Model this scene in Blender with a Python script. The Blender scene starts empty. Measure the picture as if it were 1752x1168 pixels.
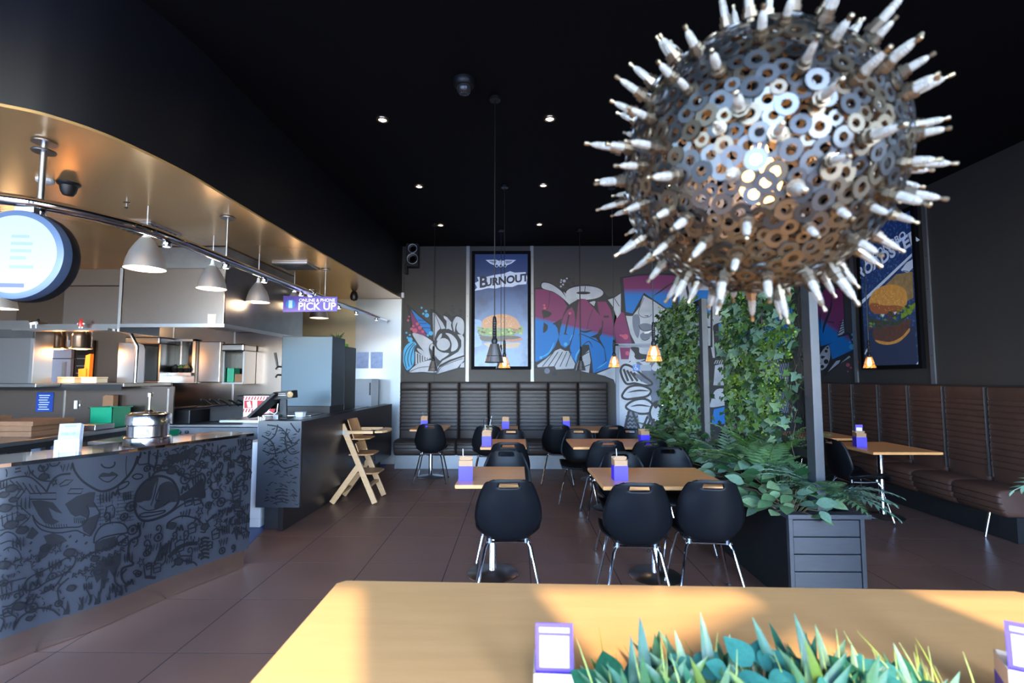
import bpy, bmesh, math, random
from mathutils import Vector, Matrix, geometry
random.seed(7)
SC = bpy.context.scene
COL = SC.collection
R = math.radians

# ------------------------------------------------------------------ camera
FPX, CXP, CYP, EYE = 850.0, 876.0, 584.0, 1.5
PITCH = math.atan(60 / FPX)
YAW = math.atan(9 / math.hypot(FPX, 60))
_cp, _sp, _cy, _sy = math.cos(PITCH), math.sin(PITCH), math.cos(YAW), math.sin(YAW)
FWD = Vector((-_sy * _cp, _cy * _cp, _sp)); RGT = Vector((_cy, _sy, 0)); UPV = Vector((_sy * _sp, -_cy * _sp, _cp))
cam_d = bpy.data.cameras.new('camera'); cam = bpy.data.objects.new('camera', cam_d); COL.objects.link(cam)
cam_d.sensor_width = 36.0; cam_d.lens = 36.0 * FPX / 1752.0; cam_d.clip_start = 0.05; cam_d.clip_end = 200
M3 = Matrix((RGT, UPV, -FWD)).transposed()
cam.matrix_world = Matrix.Translation((0, 0, EYE)) @ M3.to_4x4()
cam_d.dof.use_dof = True; cam_d.dof.focus_distance = 4.6; cam_d.dof.aperture_fstop = 2.8
SC.camera = cam

# ------------------------------------------------------------------ world, sun, windows' daylight, exposure
SC.view_settings.view_transform = 'Standard'
try: SC.view_settings.look = 'None'
except Exception: pass
SC.view_settings.gamma = 1.0
SC.view_settings.use_curve_mapping = False
SC.view_settings.exposure = 0.0
SC.cycles.use_denoising = True
SC.cycles.max_bounces = 8; SC.cycles.diffuse_bounces = 4; SC.cycles.glossy_bounces = 4
SC.cycles.transparent_max_bounces = 12
SC.cycles.sample_clamp_indirect = 6.0
SKY_STRENGTH = 3.7
SUN_STRENGTH = 9.0
W = bpy.data.worlds.new('world'); SC.world = W; W.use_nodes = True
wn = W.node_tree.nodes; wl = W.node_tree.links
bg = wn['Background']
sky = wn.new('ShaderNodeTexSky'); sky.sky_type = 'NISHITA'; sky.sun_disc = False
sky.sun_elevation = R(35); sky.sun_rotation = R(163); sky.altitude = 0; sky.air_density = 1.0; sky.dust_density = 0.6; sky.ozone_density = 3.0
tint = wn.new('ShaderNodeMix'); tint.data_type = 'RGBA'; tint.blend_type = 'MULTIPLY'; tint.inputs[0].default_value = 1.0; tint.inputs[7].default_value = (0.80, 0.96, 1.22, 1)
wl.new(sky.outputs[0], tint.inputs[6]); wl.new(tint.outputs[2], bg.inputs[0]); bg.inputs[1].default_value = SKY_STRENGTH
sun_d = bpy.data.lights.new('sun', 'SUN'); sun = bpy.data.objects.new('sun', sun_d); COL.objects.link(sun)
sun_d.energy = SUN_STRENGTH; sun_d.angle = R(1.2); sun_d.color = (1.0, 0.86, 0.66)
SUN_DIR = Vector((-0.30 * math.cos(R(35)), 0.954 * math.cos(R(35)), -math.sin(R(35))))
sun.rotation_euler = SUN_DIR.to_track_quat('-Z', 'Y').to_euler()
sun.location = (3, -8, 7)

# ------------------------------------------------------------------ measuring helpers (photo pixel -> point on a real surface)
def ray(x, y): return FWD + RGT * ((x - CXP) / FPX) - UPV * ((y - CYP) / FPX)
def atY(x, y, Y): r = ray(x, y); t = Y / r.y; return Vector((r.x * t, Y, EYE + r.z * t))
def atX(x, y, X): r = ray(x, y); t = X / r.x; return Vector((X, r.y * t, EYE + r.z * t))
def atZ(x, y, Z): r = ray(x, y); t = (Z - EYE) / r.z; return Vector((r.x * t, r.y * t, Z))

# ------------------------------------------------------------------ materials
def lin(c):
    def f(u):
        u = u / 255.0
        return u / 12.92 if u <= 0.04045 else ((u + 0.055) / 1.055) ** 2.4
    return (f(c[0]), f(c[1]), f(c[2]), 1.0)
MATS = {}
def mat(name, col, rough=0.5, metal=0.0, noise=None, emit=None, estr=0.0, alpha=None, spec=0.5, bump=None, trans=0.0, coat=0.0, stretch=None, aniso=0.0, sub=None, rvar=0.0):
    """col: linear rgb. noise=(scale, amount 0..1, second colour or None)"""
    if name in MATS: return MATS[name]
    m = bpy.data.materials.new(name); m.use_nodes = True
    nt = m.node_tree; p = nt.nodes['Principled BSDF']
    c = (col[0], col[1], col[2], 1.0)
    p.inputs['Base Color'].default_value = c
    p.inputs['Roughness'].default_value = rough; p.inputs['Metallic'].default_value = metal
    p.inputs['Specular IOR Level'].default_value = spec
    if trans: p.inputs['Transmission Weight'].default_value = trans
    if coat: p.inputs['Coat Weight'].default_value = coat; p.inputs['Coat Roughness'].default_value = 0.15
    if alpha is not None: p.inputs['Alpha'].default_value = alpha
    if emit: p.inputs['Emission Color'].default_value = (emit[0], emit[1], emit[2], 1); p.inputs['Emission Strength'].default_value = estr
    if noise or bump or rvar:
        tc = nt.nodes.new('ShaderNodeTexCoord'); mp = nt.nodes.new('ShaderNodeMapping')
        nt.links.new(tc.outputs['Object'], mp.inputs[0])
        if stretch: mp.inputs['Scale'].default_value = stretch
        nz = nt.nodes.new('ShaderNodeTexNoise'); nt.links.new(mp.outputs[0], nz.inputs['Vector'])
        nz.inputs['Detail'].default_value = 5; nz.inputs['Roughness'].default_value = 0.6
        nz.inputs['Scale'].default_value = noise[0] if noise else (bump[0] if bump else 6)
        if noise:
            a = noise[1]; c2 = noise[2] if len(noise) > 2 and noise[2] else tuple(v * (1 - a) for v in c[:3])
            c1 = c if len(noise) > 2 and noise[2] else tuple(min(1, v * (1 + a)) for v in c[:3])
            rp = nt.nodes.new('ShaderNodeValToRGB')
            rp.color_ramp.elements[0].position = 0.3; rp.color_ramp.elements[1].position = 0.7
            rp.color_ramp.elements[0].color = (c2[0], c2[1], c2[2], 1); rp.color_ramp.elements[1].color = (c1[0], c1[1], c1[2], 1)
            nt.links.new(nz.outputs['Fac'], rp.inputs[0]); nt.links.new(rp.outputs[0], p.inputs['Base Color'])
            if emit and emit == 'self': pass
        if rvar:
            mr = nt.nodes.new('ShaderNodeMapRange'); mr.inputs[1].default_value = 0.3; mr.inputs[2].default_value = 0.7
            mr.inputs[3].default_value = max(0.02, rough - rvar); mr.inputs[4].default_value = rough + rvar
            nt.links.new(nz.outputs['Fac'], mr.inputs[0]); nt.links.new(mr.outputs[0], p.inputs['Roughness'])
        if bump:
            nb = nt.nodes.new('ShaderNodeTexNoise'); nt.links.new(mp.outputs[0], nb.inputs['Vector'])
            nb.inputs['Scale'].default_value = bump[0]; nb.inputs['Detail'].default_value = 4
            bp = nt.nodes.new('ShaderNodeBump'); bp.inputs['Strength'].default_value = bump[1]; bp.inputs['Distance'].default_value = bump[2] if len(bump) > 2 else 0.002
            nt.links.new(nb.outputs['Fac'], bp.inputs['Height']); nt.links.new(bp.outputs[0], p.inputs['Normal'])
    MATS[name] = m
    return m
def fade_mat(name, ca, cb, axis, pos, width, slope=0.0, slope_axis=0, rough=0.5, estr=0.0, speck=None):
    """paint / print whose own colour runs from ca (above) to cb (below) across height pos"""
    m = bpy.data.materials.new(name); m.use_nodes = True
    nt = m.node_tree; p = nt.nodes['Principled BSDF']; p.inputs['Roughness'].default_value = rough
    g = nt.nodes.new('ShaderNodeNewGeometry'); s = nt.nodes.new('ShaderNodeSeparateXYZ'); nt.links.new(g.outputs['Position'], s.inputs[0])
    mul = nt.nodes.new('ShaderNodeMath'); mul.operation = 'MULTIPLY_ADD'
    nt.links.new(s.outputs[slope_axis], mul.inputs[0]); mul.inputs[1].default_value = slope; nt.links.new(s.outputs[axis], mul.inputs[2])
    mr = nt.nodes.new('ShaderNodeMapRange'); nt.links.new(mul.outputs[0], mr.inputs[0])
    mr.inputs[1].default_value = pos - width; mr.inputs[2].default_value = pos + width
    mx = nt.nodes.new('ShaderNodeMix'); mx.data_type = 'RGBA'; nt.links.new(mr.outputs[0], mx.inputs[0])
    mx.inputs[6].default_value = (*cb[:3], 1); mx.inputs[7].default_value = (*ca[:3], 1)
    out = mx.outputs[2]
    if speck:
        nz = nt.nodes.new('ShaderNodeTexNoise'); nz.inputs['Scale'].default_value = speck[0]; nz.inputs['Detail'].default_value = 6
        nt.links.new(g.outputs['Position'], nz.inputs['Vector'])
        rp = nt.nodes.new('ShaderNodeValToRGB'); rp.color_ramp.elements[0].position = speck[1]; rp.color_ramp.elements[1].position = speck[2]
        nt.links.new(nz.outputs['Fac'], rp.inputs[0])
        m2 = nt.nodes.new('ShaderNodeMix'); m2.data_type = 'RGBA'; nt.links.new(rp.outputs[0], m2.inputs[0])
        nt.links.new(out, m2.inputs[6]); m2.inputs[7].default_value = (*speck[3], 1); out = m2.outputs[2]
    nt.links.new(out, p.inputs['Base Color'])
    if estr:
        nt.links.new(out, p.inputs['Emission Color']); p.inputs['Emission Strength'].default_value = estr
    MATS[name] = m
    return m
def S(r, g, b): return lin((r, g, b))[:3]

m_wall = mat('taupe_wall_paint', (0.040, 0.035, 0.032), 0.6, noise=(3, 0.06), bump=(60, 0.05))
m_ceil = mat('black_ceiling_paint', (0.0035, 0.003, 0.0035), 0.75, spec=0.12, bump=(80, 0.05))
m_fascia = mat('black_bulkhead_paint', (0.010, 0.010, 0.012), 0.40, spec=0.4, bump=(50, 0.04))
m_soffit = mat('warm_lit_steel', (0.88, 0.55, 0.22), 0.24, 0.6)  # amber of warm kitchen reflections put into the steel's base colour
m_steel = mat('brushed_steel', (0.36, 0.355, 0.355), 0.28, 1.0)
m_steel_h = mat('brushed_steel_wall', (0.215, 0.175, 0.15), 0.26, 0.95, bump=(1.1, 0.05, 0.02))
m_steel_dk = mat('dull_dark_steel', (0.16, 0.16, 0.165), 0.38, 1.0, noise=(6, 0.15))
m_chrome = mat('polished_chrome', (0.75, 0.75, 0.77), 0.08, 1.0)
m_bell = mat('spun_aluminium_bell', (0.60, 0.60, 0.62), 0.32, 0.7)
m_alu = mat('satin_aluminium', (0.50, 0.50, 0.51), 0.30, 1.0)
m_strip = mat('dull_strip_aluminium', (0.26, 0.26, 0.27), 0.45, 0.8)
m_black = mat('black_plastic', (0.007, 0.007, 0.008), 0.42, spec=0.35)
m_shell = mat('black_moulded_shell', (0.004, 0.0045, 0.006), 0.42, bump=(220, 0.06, 0.001), spec=0.16)
m_blackmetal = mat('black_painted_metal', (0.012, 0.012, 0.013), 0.45, noise=(14, 0.2))
m_planter = mat('charcoal_painted_timber', (0.030, 0.033, 0.040), 0.5, noise=(7, 0.15), stretch=(1, 1, 8), bump=(40, 0.1))
m_post = mat('charcoal_steel_post', (0.045, 0.048, 0.056), 0.4, noise=(8, 0.1))
m_wood = mat('honey_beech_veneer', (0.86, 0.45, 0.165), 0.36, noise=(2.4, 0, (0.78, 0.39, 0.135)), stretch=(1, 7, 1), coat=0.15)
m_wood_tab = mat('warm_oak_laminate', (0.74, 0.345, 0.12), 0.36, noise=(3.0, 0, (0.66, 0.29, 0.095)), stretch=(1.2, 9, 1), coat=0.1)
m_woodedge = mat('pale_ply_edge', (0.46, 0.28, 0.13), 0.5, noise=(30, 0.2), stretch=(1, 1, 20))
m_beech = mat('pale_beech_wood', (0.52, 0.33, 0.17), 0.45, noise=(4, 0, (0.44, 0.26, 0.12)), stretch=(1, 1, 9))
m_beech2 = mat('caramel_plywood', (0.38, 0.19, 0.075), 0.42, noise=(5, 0, (0.31, 0.15, 0.055)), stretch=(9, 1, 1))
m_leather = mat('dark_brown_leather', (0.030, 0.022, 0.021), 0.50, noise=(12, 0.12))
m_leather_r = mat('brown_bench_leather', (0.070, 0.031, 0.020), 0.60, spec=0.35, noise=(10, 0.12), bump=(90, 0.12, 0.001))
m_tile = mat('brown_porcelain_tile', (0.160, 0.084, 0.060), 0.42, noise=(2.2, 0, (0.130, 0.068, 0.049)), rvar=0.07, bump=(25, 0.03))
m_grout = mat('dark_grout', (0.014, 0.010, 0.010), 0.9)
m_bluefloor = mat('blue_vinyl_floor', (0.010, 0.055, 0.26), 0.45, noise=(3, 0.1))
m_panel = mat('slate_satin_laminate', (0.028, 0.031, 0.040), 0.32, noise=(1.5, 0.05), spec=0.9)
m_ink = mat('black_line_art', (0.007, 0.007, 0.009), 0.6, spec=0.25)
m_ink2 = mat('charcoal_fill_art', (0.008, 0.008, 0.010), 0.5, spec=0.4)
m_purple = mat('violet_print', S(92, 66, 200), 0.45)
m_kraft = mat('kraft_card', S(166, 128, 94), 0.75, noise=(20, 0.08))
m_kraftpale = mat('pale_kraft_card', S(236, 206, 176), 0.7, noise=(14, 0.04))
m_white = mat('white_paper', (0.80, 0.80, 0.80), 0.6)
m_whiteplastic = mat('white_plastic', (0.72, 0.74, 0.76), 0.35)
m_rubber = mat('black_rubber', (0.01, 0.01, 0.01), 0.7)
m_green = mat('green_plastic_tub', (0.0, 0.20, 0.10), 0.4)
m_orange = mat('orange_card', (0.85, 0.22, 0.015), 0.6)
m_cream = mat('cream_wall_paint', S(176, 160, 128), 0.6, noise=(4, 0.05))
m_coolblue = mat('pale_blue_coolroom_panel', S(150, 168, 200), 0.4, noise=(2, 0.05))
m_cardboard = mat('brown_cardboard', S(118, 84, 58), 0.8, noise=(9, 0.12))
m_glass_dark = mat('dark_glass', (0.012, 0.015, 0.018), 0.08)
m_fridge = mat('blue_grey_steel_door', (0.055, 0.075, 0.09), 0.42, 0.75)

# ------------------------------------------------------------------ mesh builder
class MB:
    def __init__(s): s.v = []; s.f = []; s.m = []
    def add(s, vs, fs, m=0):
        b = len(s.v); s.v += [Vector(v) for v in vs]; s.f += [tuple(b + i for i in f) for f in fs]; s.m += [m] * len(fs); return s
    def box(s, x0, x1, y0, y1, z0, z1, m=0):
        return s.add([(x0, y0, z0), (x1, y0, z0), (x1, y1, z0), (x0, y1, z0), (x0, y0, z1), (x1, y0, z1), (x1, y1, z1), (x0, y1, z1)],
                     [(0, 3, 2, 1), (4, 5, 6, 7), (0, 1, 5, 4), (1, 2, 6, 5), (2, 3, 7, 6), (3, 0, 4, 7)], m)
    def bar(s, a, b, w, h, m=0, up=(0, 0, 1)):
        a = Vector(a); b = Vector(b); d = (b - a).normalized(); u = Vector(up)
        sx = d.cross(u)
        if sx.length < 1e-4: sx = d.cross(Vector((1, 0, 0)))
        sx.normalize(); u = sx.cross(d).normalized(); sx = sx * (w / 2); u = u * (h / 2)
        vs = [a - sx - u, a + sx - u, a + sx + u, a - sx + u, b - sx - u, b + sx - u, b + sx + u, b - sx + u]
        return s.add(vs, [(0, 1, 2, 3), (7, 6, 5, 4), (0, 4, 5, 1), (1, 5, 6, 2), (2, 6, 7, 3), (3, 7, 4, 0)], m)
    def tube(s, path, r, n=8, m=0, caps=True, closed=False):
        P = [Vector(p) for p in path]; k = len(P); rr = r if isinstance(r, (list, tuple)) else [r] * k
        vs = []; prev = None
        for i in range(k):
            if closed: d = (P[(i + 1) % k] - P[i - 1])
            else: d = (P[min(i + 1, k - 1)] - P[max(i - 1, 0)])
            d.normalize()
            if prev is None:
                a = d.orthogonal().normalized()
            else:
                a = prev - d * prev.dot(d)
                if a.length < 1e-6: a = d.orthogonal()
                a.normalize()
            prev = a; b = d.cross(a)
            for j in range(n):
                t = 2 * math.pi * j / n
                vs.append(P[i] + (a * math.cos(t) + b * math.sin(t)) * rr[i])
        fs = []
        for i in range(k if closed else k - 1):
            i2 = (i + 1) % k
            for j in range(n):
                j2 = (j + 1) % n
                fs.append((i * n + j, i * n + j2, i2 * n + j2, i2 * n + j))
        if caps and not closed:
            fs.append(tuple(range(n - 1, -1, -1))); fs.append(tuple((k - 1) * n + j for j in range(n)))
        return s.add(vs, fs, m)
    def cyl(s, a, b, r, n=12, m=0, r2=None): return s.tube([a, b], [r, r if r2 is None else r2], n, m)
    def lathe(s, prof, n=20, o=(0, 0, 0), m=0, axis=None, mm=None, caps=True):
        """prof: list of (r, h); axis: direction vector; mm: material per profile span"""
        o = Vector(o); ax = Vector(axis).normalized() if axis else Vector((0, 0, 1))
        a = ax.orthogonal().normalized() if axis else Vector((1, 0, 0)); b = ax.cross(a)
        vs = []
        for r, h in prof:
            for j in range(n):
                t = 2 * math.pi * j / n
                vs.append(o + ax * h + (a * math.cos(t) + b * math.sin(t)) * max(r, 1e-5))
        base = len(s.v); s.v += vs
        for i in range(len(prof) - 1):
            for j in range(n):
                j2 = (j + 1) % n
                s.f.append((base + i * n + j, base + i * n + j2, base + (i + 1) * n + j2, base + (i + 1) * n + j)); s.m.append(mm[i] if mm else m)
        if caps:
            if prof[0][0] > 1e-4: s.f.append(tuple(base + j for j in range(n - 1, -1, -1))); s.m.append(mm[0] if mm else m)
            if prof[-1][0] > 1e-4: s.f.append(tuple(base + (len(prof) - 1) * n + j for j in range(n))); s.m.append(mm[-1] if mm else m)
        return s
    def prism(s, pts, fn, d, m=0):
        """pts 2D outline; fn(u, v, depth) -> 3D; extruded by d"""
        n = len(pts); tri = geometry.tessellate_polygon([[Vector((p[0], p[1], 0)) for p in pts]])
        vs = [fn(p[0], p[1], 0) for p in pts] + [fn(p[0], p[1], d) for p in pts]
        fs = [tuple(t) for t in tri] + [tuple(n + i for i in reversed(t)) for t in tri]
        fs += [(i, (i + 1) % n, n + (i + 1) % n, n + i) for i in range(n)]
        return s.add(vs, fs, m)
    def xf(s, M):
        s.v = [M @ v for v in s.v]; return s
    def build(s, name, mats, parent=None, smooth=False, bevel=0.0, label=None, cat=None, group=None, kind=None, world=True, recalc=True):
        if not isinstance(mats, (list, tuple)): mats = [mats]
        vs = s.v; loc = Vector((0, 0, 0))
        if parent is not None and world:
            w = wloc(parent); vs = [v - w for v in vs]
        elif parent is None and world and vs:
            xs = [v.x for v in vs]; ys = [v.y for v in vs]; zs = [v.z for v in vs]
            loc = Vector(((min(xs) + max(xs)) / 2, (min(ys) + max(ys)) / 2, min(zs))); vs = [v - loc for v in vs]
        me = bpy.data.meshes.new(name); me.from_pydata([tuple(v) for v in vs], [], s.f)
        for mm in mats: me.materials.append(mm)
        if len(mats) > 1: me.polygons.foreach_set('material_index', s.m)
        if recalc:
            bm = bmesh.new(); bm.from_mesh(me); bmesh.ops.recalc_face_normals(bm, faces=bm.faces); bm.to_mesh(me); bm.free()
        if smooth:
            me.polygons.foreach_set('use_smooth', [True] * len(me.polygons))
            try: me.set_sharp_from_angle(angle=R(40))
            except Exception: pass
        me.update()
        o = bpy.data.objects.new(name, me); COL.objects.link(o); o.location = loc
        if parent is not None: o.parent = parent
        if bevel:
            b = o.modifiers.new('bevel', 'BEVEL'); b.width = bevel; b.segments = 2; b.limit_method = 'ANGLE'; b.angle_limit = R(50)
        tag(o, label, cat, group, kind)
        return o
def wloc(o):
    v = Vector((0, 0, 0))
    while o is not None: v += o.location; o = o.parent
    return v
def tag(o, label=None, cat=None, group=None, kind=None):
    if label: o['label'] = label
    if cat: o['category'] = cat
    if group: o['group'] = group
    if kind: o['kind'] = kind
    return o
def thing(name, loc, label, cat, group=None):
    o = bpy.data.objects.new(name, None); COL.objects.link(o); o.location = loc; o.empty_display_size = 0.1
    return tag(o, label, cat, group)
def place(src, loc, rz=0.0, label=None, group=None, first=False):
    """a thing, its parts and sub-parts; the first call moves the source itself"""
    if first:
        r = src
    else:
        r = src.copy(); COL.objects.link(r)
        for ch in src.children:
            c = ch.copy(); COL.objects.link(c); c.parent = r
            for g in ch.children:
                d = g.copy(); COL.objects.link(d); d.parent = c
    r.location = loc; r.rotation_euler = (0, 0, rz)
    return tag(r, label, None, group)
def inst(src, name, parent, M):
    """another object on the same mesh, placed by matrix"""
    o = bpy.data.objects.new(name, src); COL.objects.link(o); o.parent = parent; o.matrix_local = M; return o
def catmull(P, k=6, closed=False):
    P = [Vector(p) for p in P]; n = len(P); out = []
    for i in range(n if closed else n - 1):
        if closed: a, b, c, d = P[i - 1], P[i], P[(i + 1) % n], P[(i + 2) % n]
        else: a, b, c, d = P[max(i - 1, 0)], P[i], P[i + 1], P[min(i + 2, n - 1)]
        for j in range(k):
            t = j / k
            out.append(0.5 * ((2 * b) + (c - a) * t + (2 * a - 5 * b + 4 * c - d) * t * t + (3 * b - a - 3 * c + d) * t ** 3))
    if not closed: out.append(P[-1])
    return out
def offset_curve(P, d):
    """plan curve shifted sideways (positive = left of travel)"""
    out = []
    for i in range(len(P)):
        t = (P[min(i + 1, len(P) - 1)] - P[max(i - 1, 0)]); t.normalize()
        out.append(Vector((P[i].x - t.y * d, P[i].y + t.x * d)))
    return out

# ------------------------------------------------------------------ paint on surfaces (flat print, murals)
class Paint:
    """flat coloured shapes laid on a real surface; mapper(x, y, off) -> point"""
    def __init__(s, mapper, maxlen=None, crop=None): s.map = mapper; s.mb = MB(); s.mats = []; s.k = 0; s.maxlen = maxlen; s.c = crop or (0, 0, 1)
    def px(s, p): return (s.c[0] + p[0] * s.c[2], s.c[1] + p[1] * s.c[2])
    def _m(s, m):
        if m not in s.mats: s.mats.append(m)
        return s.mats.index(m)
    def _tri(s, t, m, off):
        if s.maxlen:
            e = [((t[0][0] - t[1][0]) ** 2 + (t[0][1] - t[1][1]) ** 2, 0), ((t[1][0] - t[2][0]) ** 2 + (t[1][1] - t[2][1]) ** 2, 1), ((t[2][0] - t[0][0]) ** 2 + (t[2][1] - t[0][1]) ** 2, 2)]
            L, i = max(e)
            if L > s.maxlen ** 2:
                a, b, c = t[i], t[(i + 1) % 3], t[(i + 2) % 3]; mid = ((a[0] + b[0]) / 2, (a[1] + b[1]) / 2)
                s._tri((a, mid, c), m, off); s._tri((mid, b, c), m, off); return
        q = [s.map(p[0], p[1], off) for p in t]
        if None not in q: s.mb.add(q, [(0, 1, 2)], m)
    def fill(s, pts, m, sm=False, lay=None):
        if sm: pts = [(p.x, p.y) for p in catmull([(p[0], p[1], 0) for p in pts], 5, True)]
        pts = [s.px(p) for p in pts]; s.k += 1
        off = 0.0012 + 0.000014 * s.k if lay is None else lay
        mi = s._m(m)
        for t in geometry.tessellate_polygon([[Vector((p[0], p[1], 0)) for p in pts]]):
            s._tri(tuple(pts[i] for i in t), mi, off)
        return s
    lw = 1.0
    def line(s, pts, w, m, sm=True, closed=False, taper=False):
        if sm and len(pts) > 2: pts = [(p.x, p.y) for p in catmull([(p[0], p[1], 0) for p in pts], 5, closed)]
        pts = [s.px(p) for p in pts]; w = w * s.c[2] * s.lw; s.k += 1; off = 0.0012 + 0.000014 * s.k; n = len(pts); mi = s._m(m); L = []
        for i in range(n):
            a = pts[i - 1] if closed else pts[max(i - 1, 0)]; b = pts[(i + 1) % n] if closed else pts[min(i + 1, n - 1)]
            dx, dy = b[0] - a[0], b[1] - a[1]; l = math.hypot(dx, dy) or 1
            ww = w / 2
            if taper: ww *= max(0.12, math.sin(math.pi * (i + 0.3) / n))
            L.append(((pts[i][0] - dy / l * ww, pts[i][1] + dx / l * ww), (pts[i][0] + dy / l * ww, pts[i][1] - dx / l * ww)))
        for i in range(n if closed else n - 1):
            q = L[i]; r = L[(i + 1) % n]
            Q = [s.map(*q[0], off), s.map(*q[1], off), s.map(*r[1], off), s.map(*r[0], off)]
            if None not in Q: s.mb.add(Q, [(0, 1, 2, 3)], mi)
        return s
    def dot(s, c, r, m, ry=None, n=14):
        return s.fill([(c[0] + r * math.cos(2 * math.pi * i / n), c[1] + (ry or r) * math.sin(2 * math.pi * i / n)) for i in range(n)], m)
    def build(s, name, parent, **k): return s.mb.build(name, s.mats, parent, recalc=False, **k)
def text_mesh(txt, size, bold=0.0, shear=0.0, extrude=0.0, align='CENTER', space=1.0):
    cu = bpy.data.curves.new('lettering', 'FONT'); cu.body = txt; cu.size = size; cu.offset = bold; cu.shear = shear; cu.extrude = extrude
    cu.align_x = align; cu.align_y = 'CENTER'; cu.space_character = space; cu.resolution_u = 3
    o = bpy.data.objects.new('lettering', cu); COL.objects.link(o)
    dg = bpy.context.evaluated_depsgraph_get(); dg.update()
    me = bpy.data.meshes.new_from_object(o.evaluated_get(dg)); bpy.data.objects.remove(o); bpy.data.curves.remove(cu)
    return me
def text_obj(name, txt, size, m, parent, loc, rot=(R(90), 0, 0), **k):
    me = text_mesh(txt, size, **k); me.materials.clear(); me.materials.append(m)
    o = bpy.data.objects.new(name, me); COL.objects.link(o)
    if parent is not None: o.parent = parent; loc = Vector(loc) - wloc(parent)
    o.location = loc; o.rotation_euler = rot
    return o

# ================================================================== the setting
YB, XR, ZC = 8.65, 4.95, 3.80
fl = MB().box(-7, 5, -1.5, 8.75, -0.12, -0.0005).build('floor', m_grout, kind='structure', label='large brown porcelain floor tiles with dark joints')
TS = 0.654
tb = MB().box(-TS / 2 + 0.0035, TS / 2 - 0.0035, -TS / 2 + 0.0035, TS / 2 - 0.0035, -0.004, 0)
tile_me = None
for i in range(-2, 11):
    for j in range(-6, 9):
        cx = -1.863 + (i + 0.5) * TS; cy = 2.80 + (j + 0.5) * TS
        if cy > 8.6 or cx > 4.9: continue
        if tile_me is None:
            o = tb.build('tile', m_tile, fl, world=False); tile_me = o.data
        else:
            o = bpy.data.objects.new('tile', tile_me); COL.objects.link(o); o.parent = fl
        o.location = Vector((cx, cy, 0)) - wloc(fl); o.rotation_euler = (0, 0, random.choice((0, R(90), R(180), R(270))))
kp = [(-6.9, 1.6), (-3.3, 2.3), (-2.62, 3.0), (-2.30, 4.06), (-2.50, 5.03), (-2.31, 5.1), (-2.22, 8.6), (-6.9, 8.6)]
MB().prism(kp, lambda u, v, d: Vector((u, v, d)), 0.004).build('floor_kitchen', m_bluefloor, kind='structure', label='blue vinyl kitchen floor behind the counter')
MB().box(-7, 5.1, -1.6, 8.8, ZC, ZC + 0.1).build('ceiling', m_ceil, kind='structure')
wb = MB().box(-2.02, 5.1, YB, YB + 0.12, 0, ZC).build('wall_back', m_wall, kind='structure')
MB().box(-7, -2.02, YB, YB + 0.12, 0, ZC).build('wall_back_kitchen', m_cream, kind='structure')
wr = MB().box(XR, XR + 0.12, -1.6, YB + 0.12, 0, ZC).build('wall_right', m_wall, kind='structure')
MB().box(-7.1, -6.98, -1.6, YB, 0, ZC).build('wall_left', mat('grey_kitchen_wall', (0.16, 0.15, 0.15), 0.5), kind='structure')
# shopfront wall behind the viewer: head, sill and piers round the open glazing
YW = -1.4
lites = [(-6.5, -4.4), (-4.3, -2.2), (-2.1, -0.05), (0.07, 0.49), (1.09, 1.845), (2.41, 2.9), (3.0, 4.7)]
w = MB().box(-7, 5, YW - 0.12, YW, 3.2, ZC).box(-7, 5, YW - 0.12, YW, 0, 0.12)
xs = [-7] + [v for l in lites for v in l] + [5]
for a, b in zip(xs[0::2], xs[1::2]): w.box(a, b, YW - 0.12, YW, 0.12, 3.2)
w.build('wall_front', m_blackmetal, kind='structure')
for a, b in lites:
    ld = bpy.data.lights.new('window_portal', 'AREA'); ld.shape = 'RECTANGLE'; ld.size = b - a; ld.size_y = 3.08
    ld.cycles.is_portal = True
    lo = bpy.data.objects.new('window_portal', ld); COL.objects.link(lo); lo.location = ((a + b) / 2, YW - 0.02, 1.66); lo.rotation_euler = (R(90), 0, 0)
MB().box(-7, 0.07, -3.1, YW - 0.13, 3.24, 3.32).build('sun_block_left', m_blackmetal, kind='structure'); MB().box(3.0, 5.2, -3.1, YW - 0.13, 3.24, 3.32).build('sun_block_right', m_blackmetal, kind='structure')  # unseen slabs added to hold the sun to the front table
MB().bar((0.9, YW - 0.2, 2.71), (2.0, YW - 0.2, 3.18), 0.09, 0.09).build('shadow_bar', m_blackmetal, kind='structure')  # unseen bar added to cast the diagonal shadow band on the table
MB().box(-30, 30, -45, YW - 0.12, -0.12, -0.02).build('pavement', mat('pale_concrete', (0.42, 0.40, 0.38), 0.8, noise=(1, 0.1)), kind='structure')

# ---- curved black bulkhead over the servery with a steel soffit under it, warm reflections in its colour
ZS = 2.87
EDGE = catmull([(-6.9, 1.45, 0), (-5.2, 1.62, 0), (-4.0, 1.86, 0), (-3.2, 2.10, 0), (-2.618, 2.398, 0), (-2.44, 2.545, 0), (-2.32, 2.79, 0), (-2.235, 3.282, 0), (-2.225, 3.794, 0), (-2.205, 4.777, 0), (-2.15, 6.311, 0), (-2.028, YB, 0)], 8)
mb = MB(); n = len(EDGE)
vs = [Vector((p.x, p.y, ZS)) for p in EDGE] + [Vector((p.x, p.y, ZC)) for p in EDGE]
mb.add(vs, [(i, i + 1, n + i + 1, n + i) for i in range(n - 1)])
inn = offset_curve(EDGE, 0.04); inn = [Vector((p.x, p.y)) for p in inn]
vs = [Vector((p.x, p.y, ZS)) for p in inn] + [Vector((p.x, p.y, ZC)) for p in inn]
mb.add(vs, [(i, n + i, n + i + 1, i + 1) for i in range(n - 1)])
mb.add([Vector((p.x, p.y, ZS)) for p in EDGE] + [Vector((p.x, p.y, ZS)) for p in inn], [(i, n + i, n + i + 1, i + 1) for i in range(n - 1)])
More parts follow.
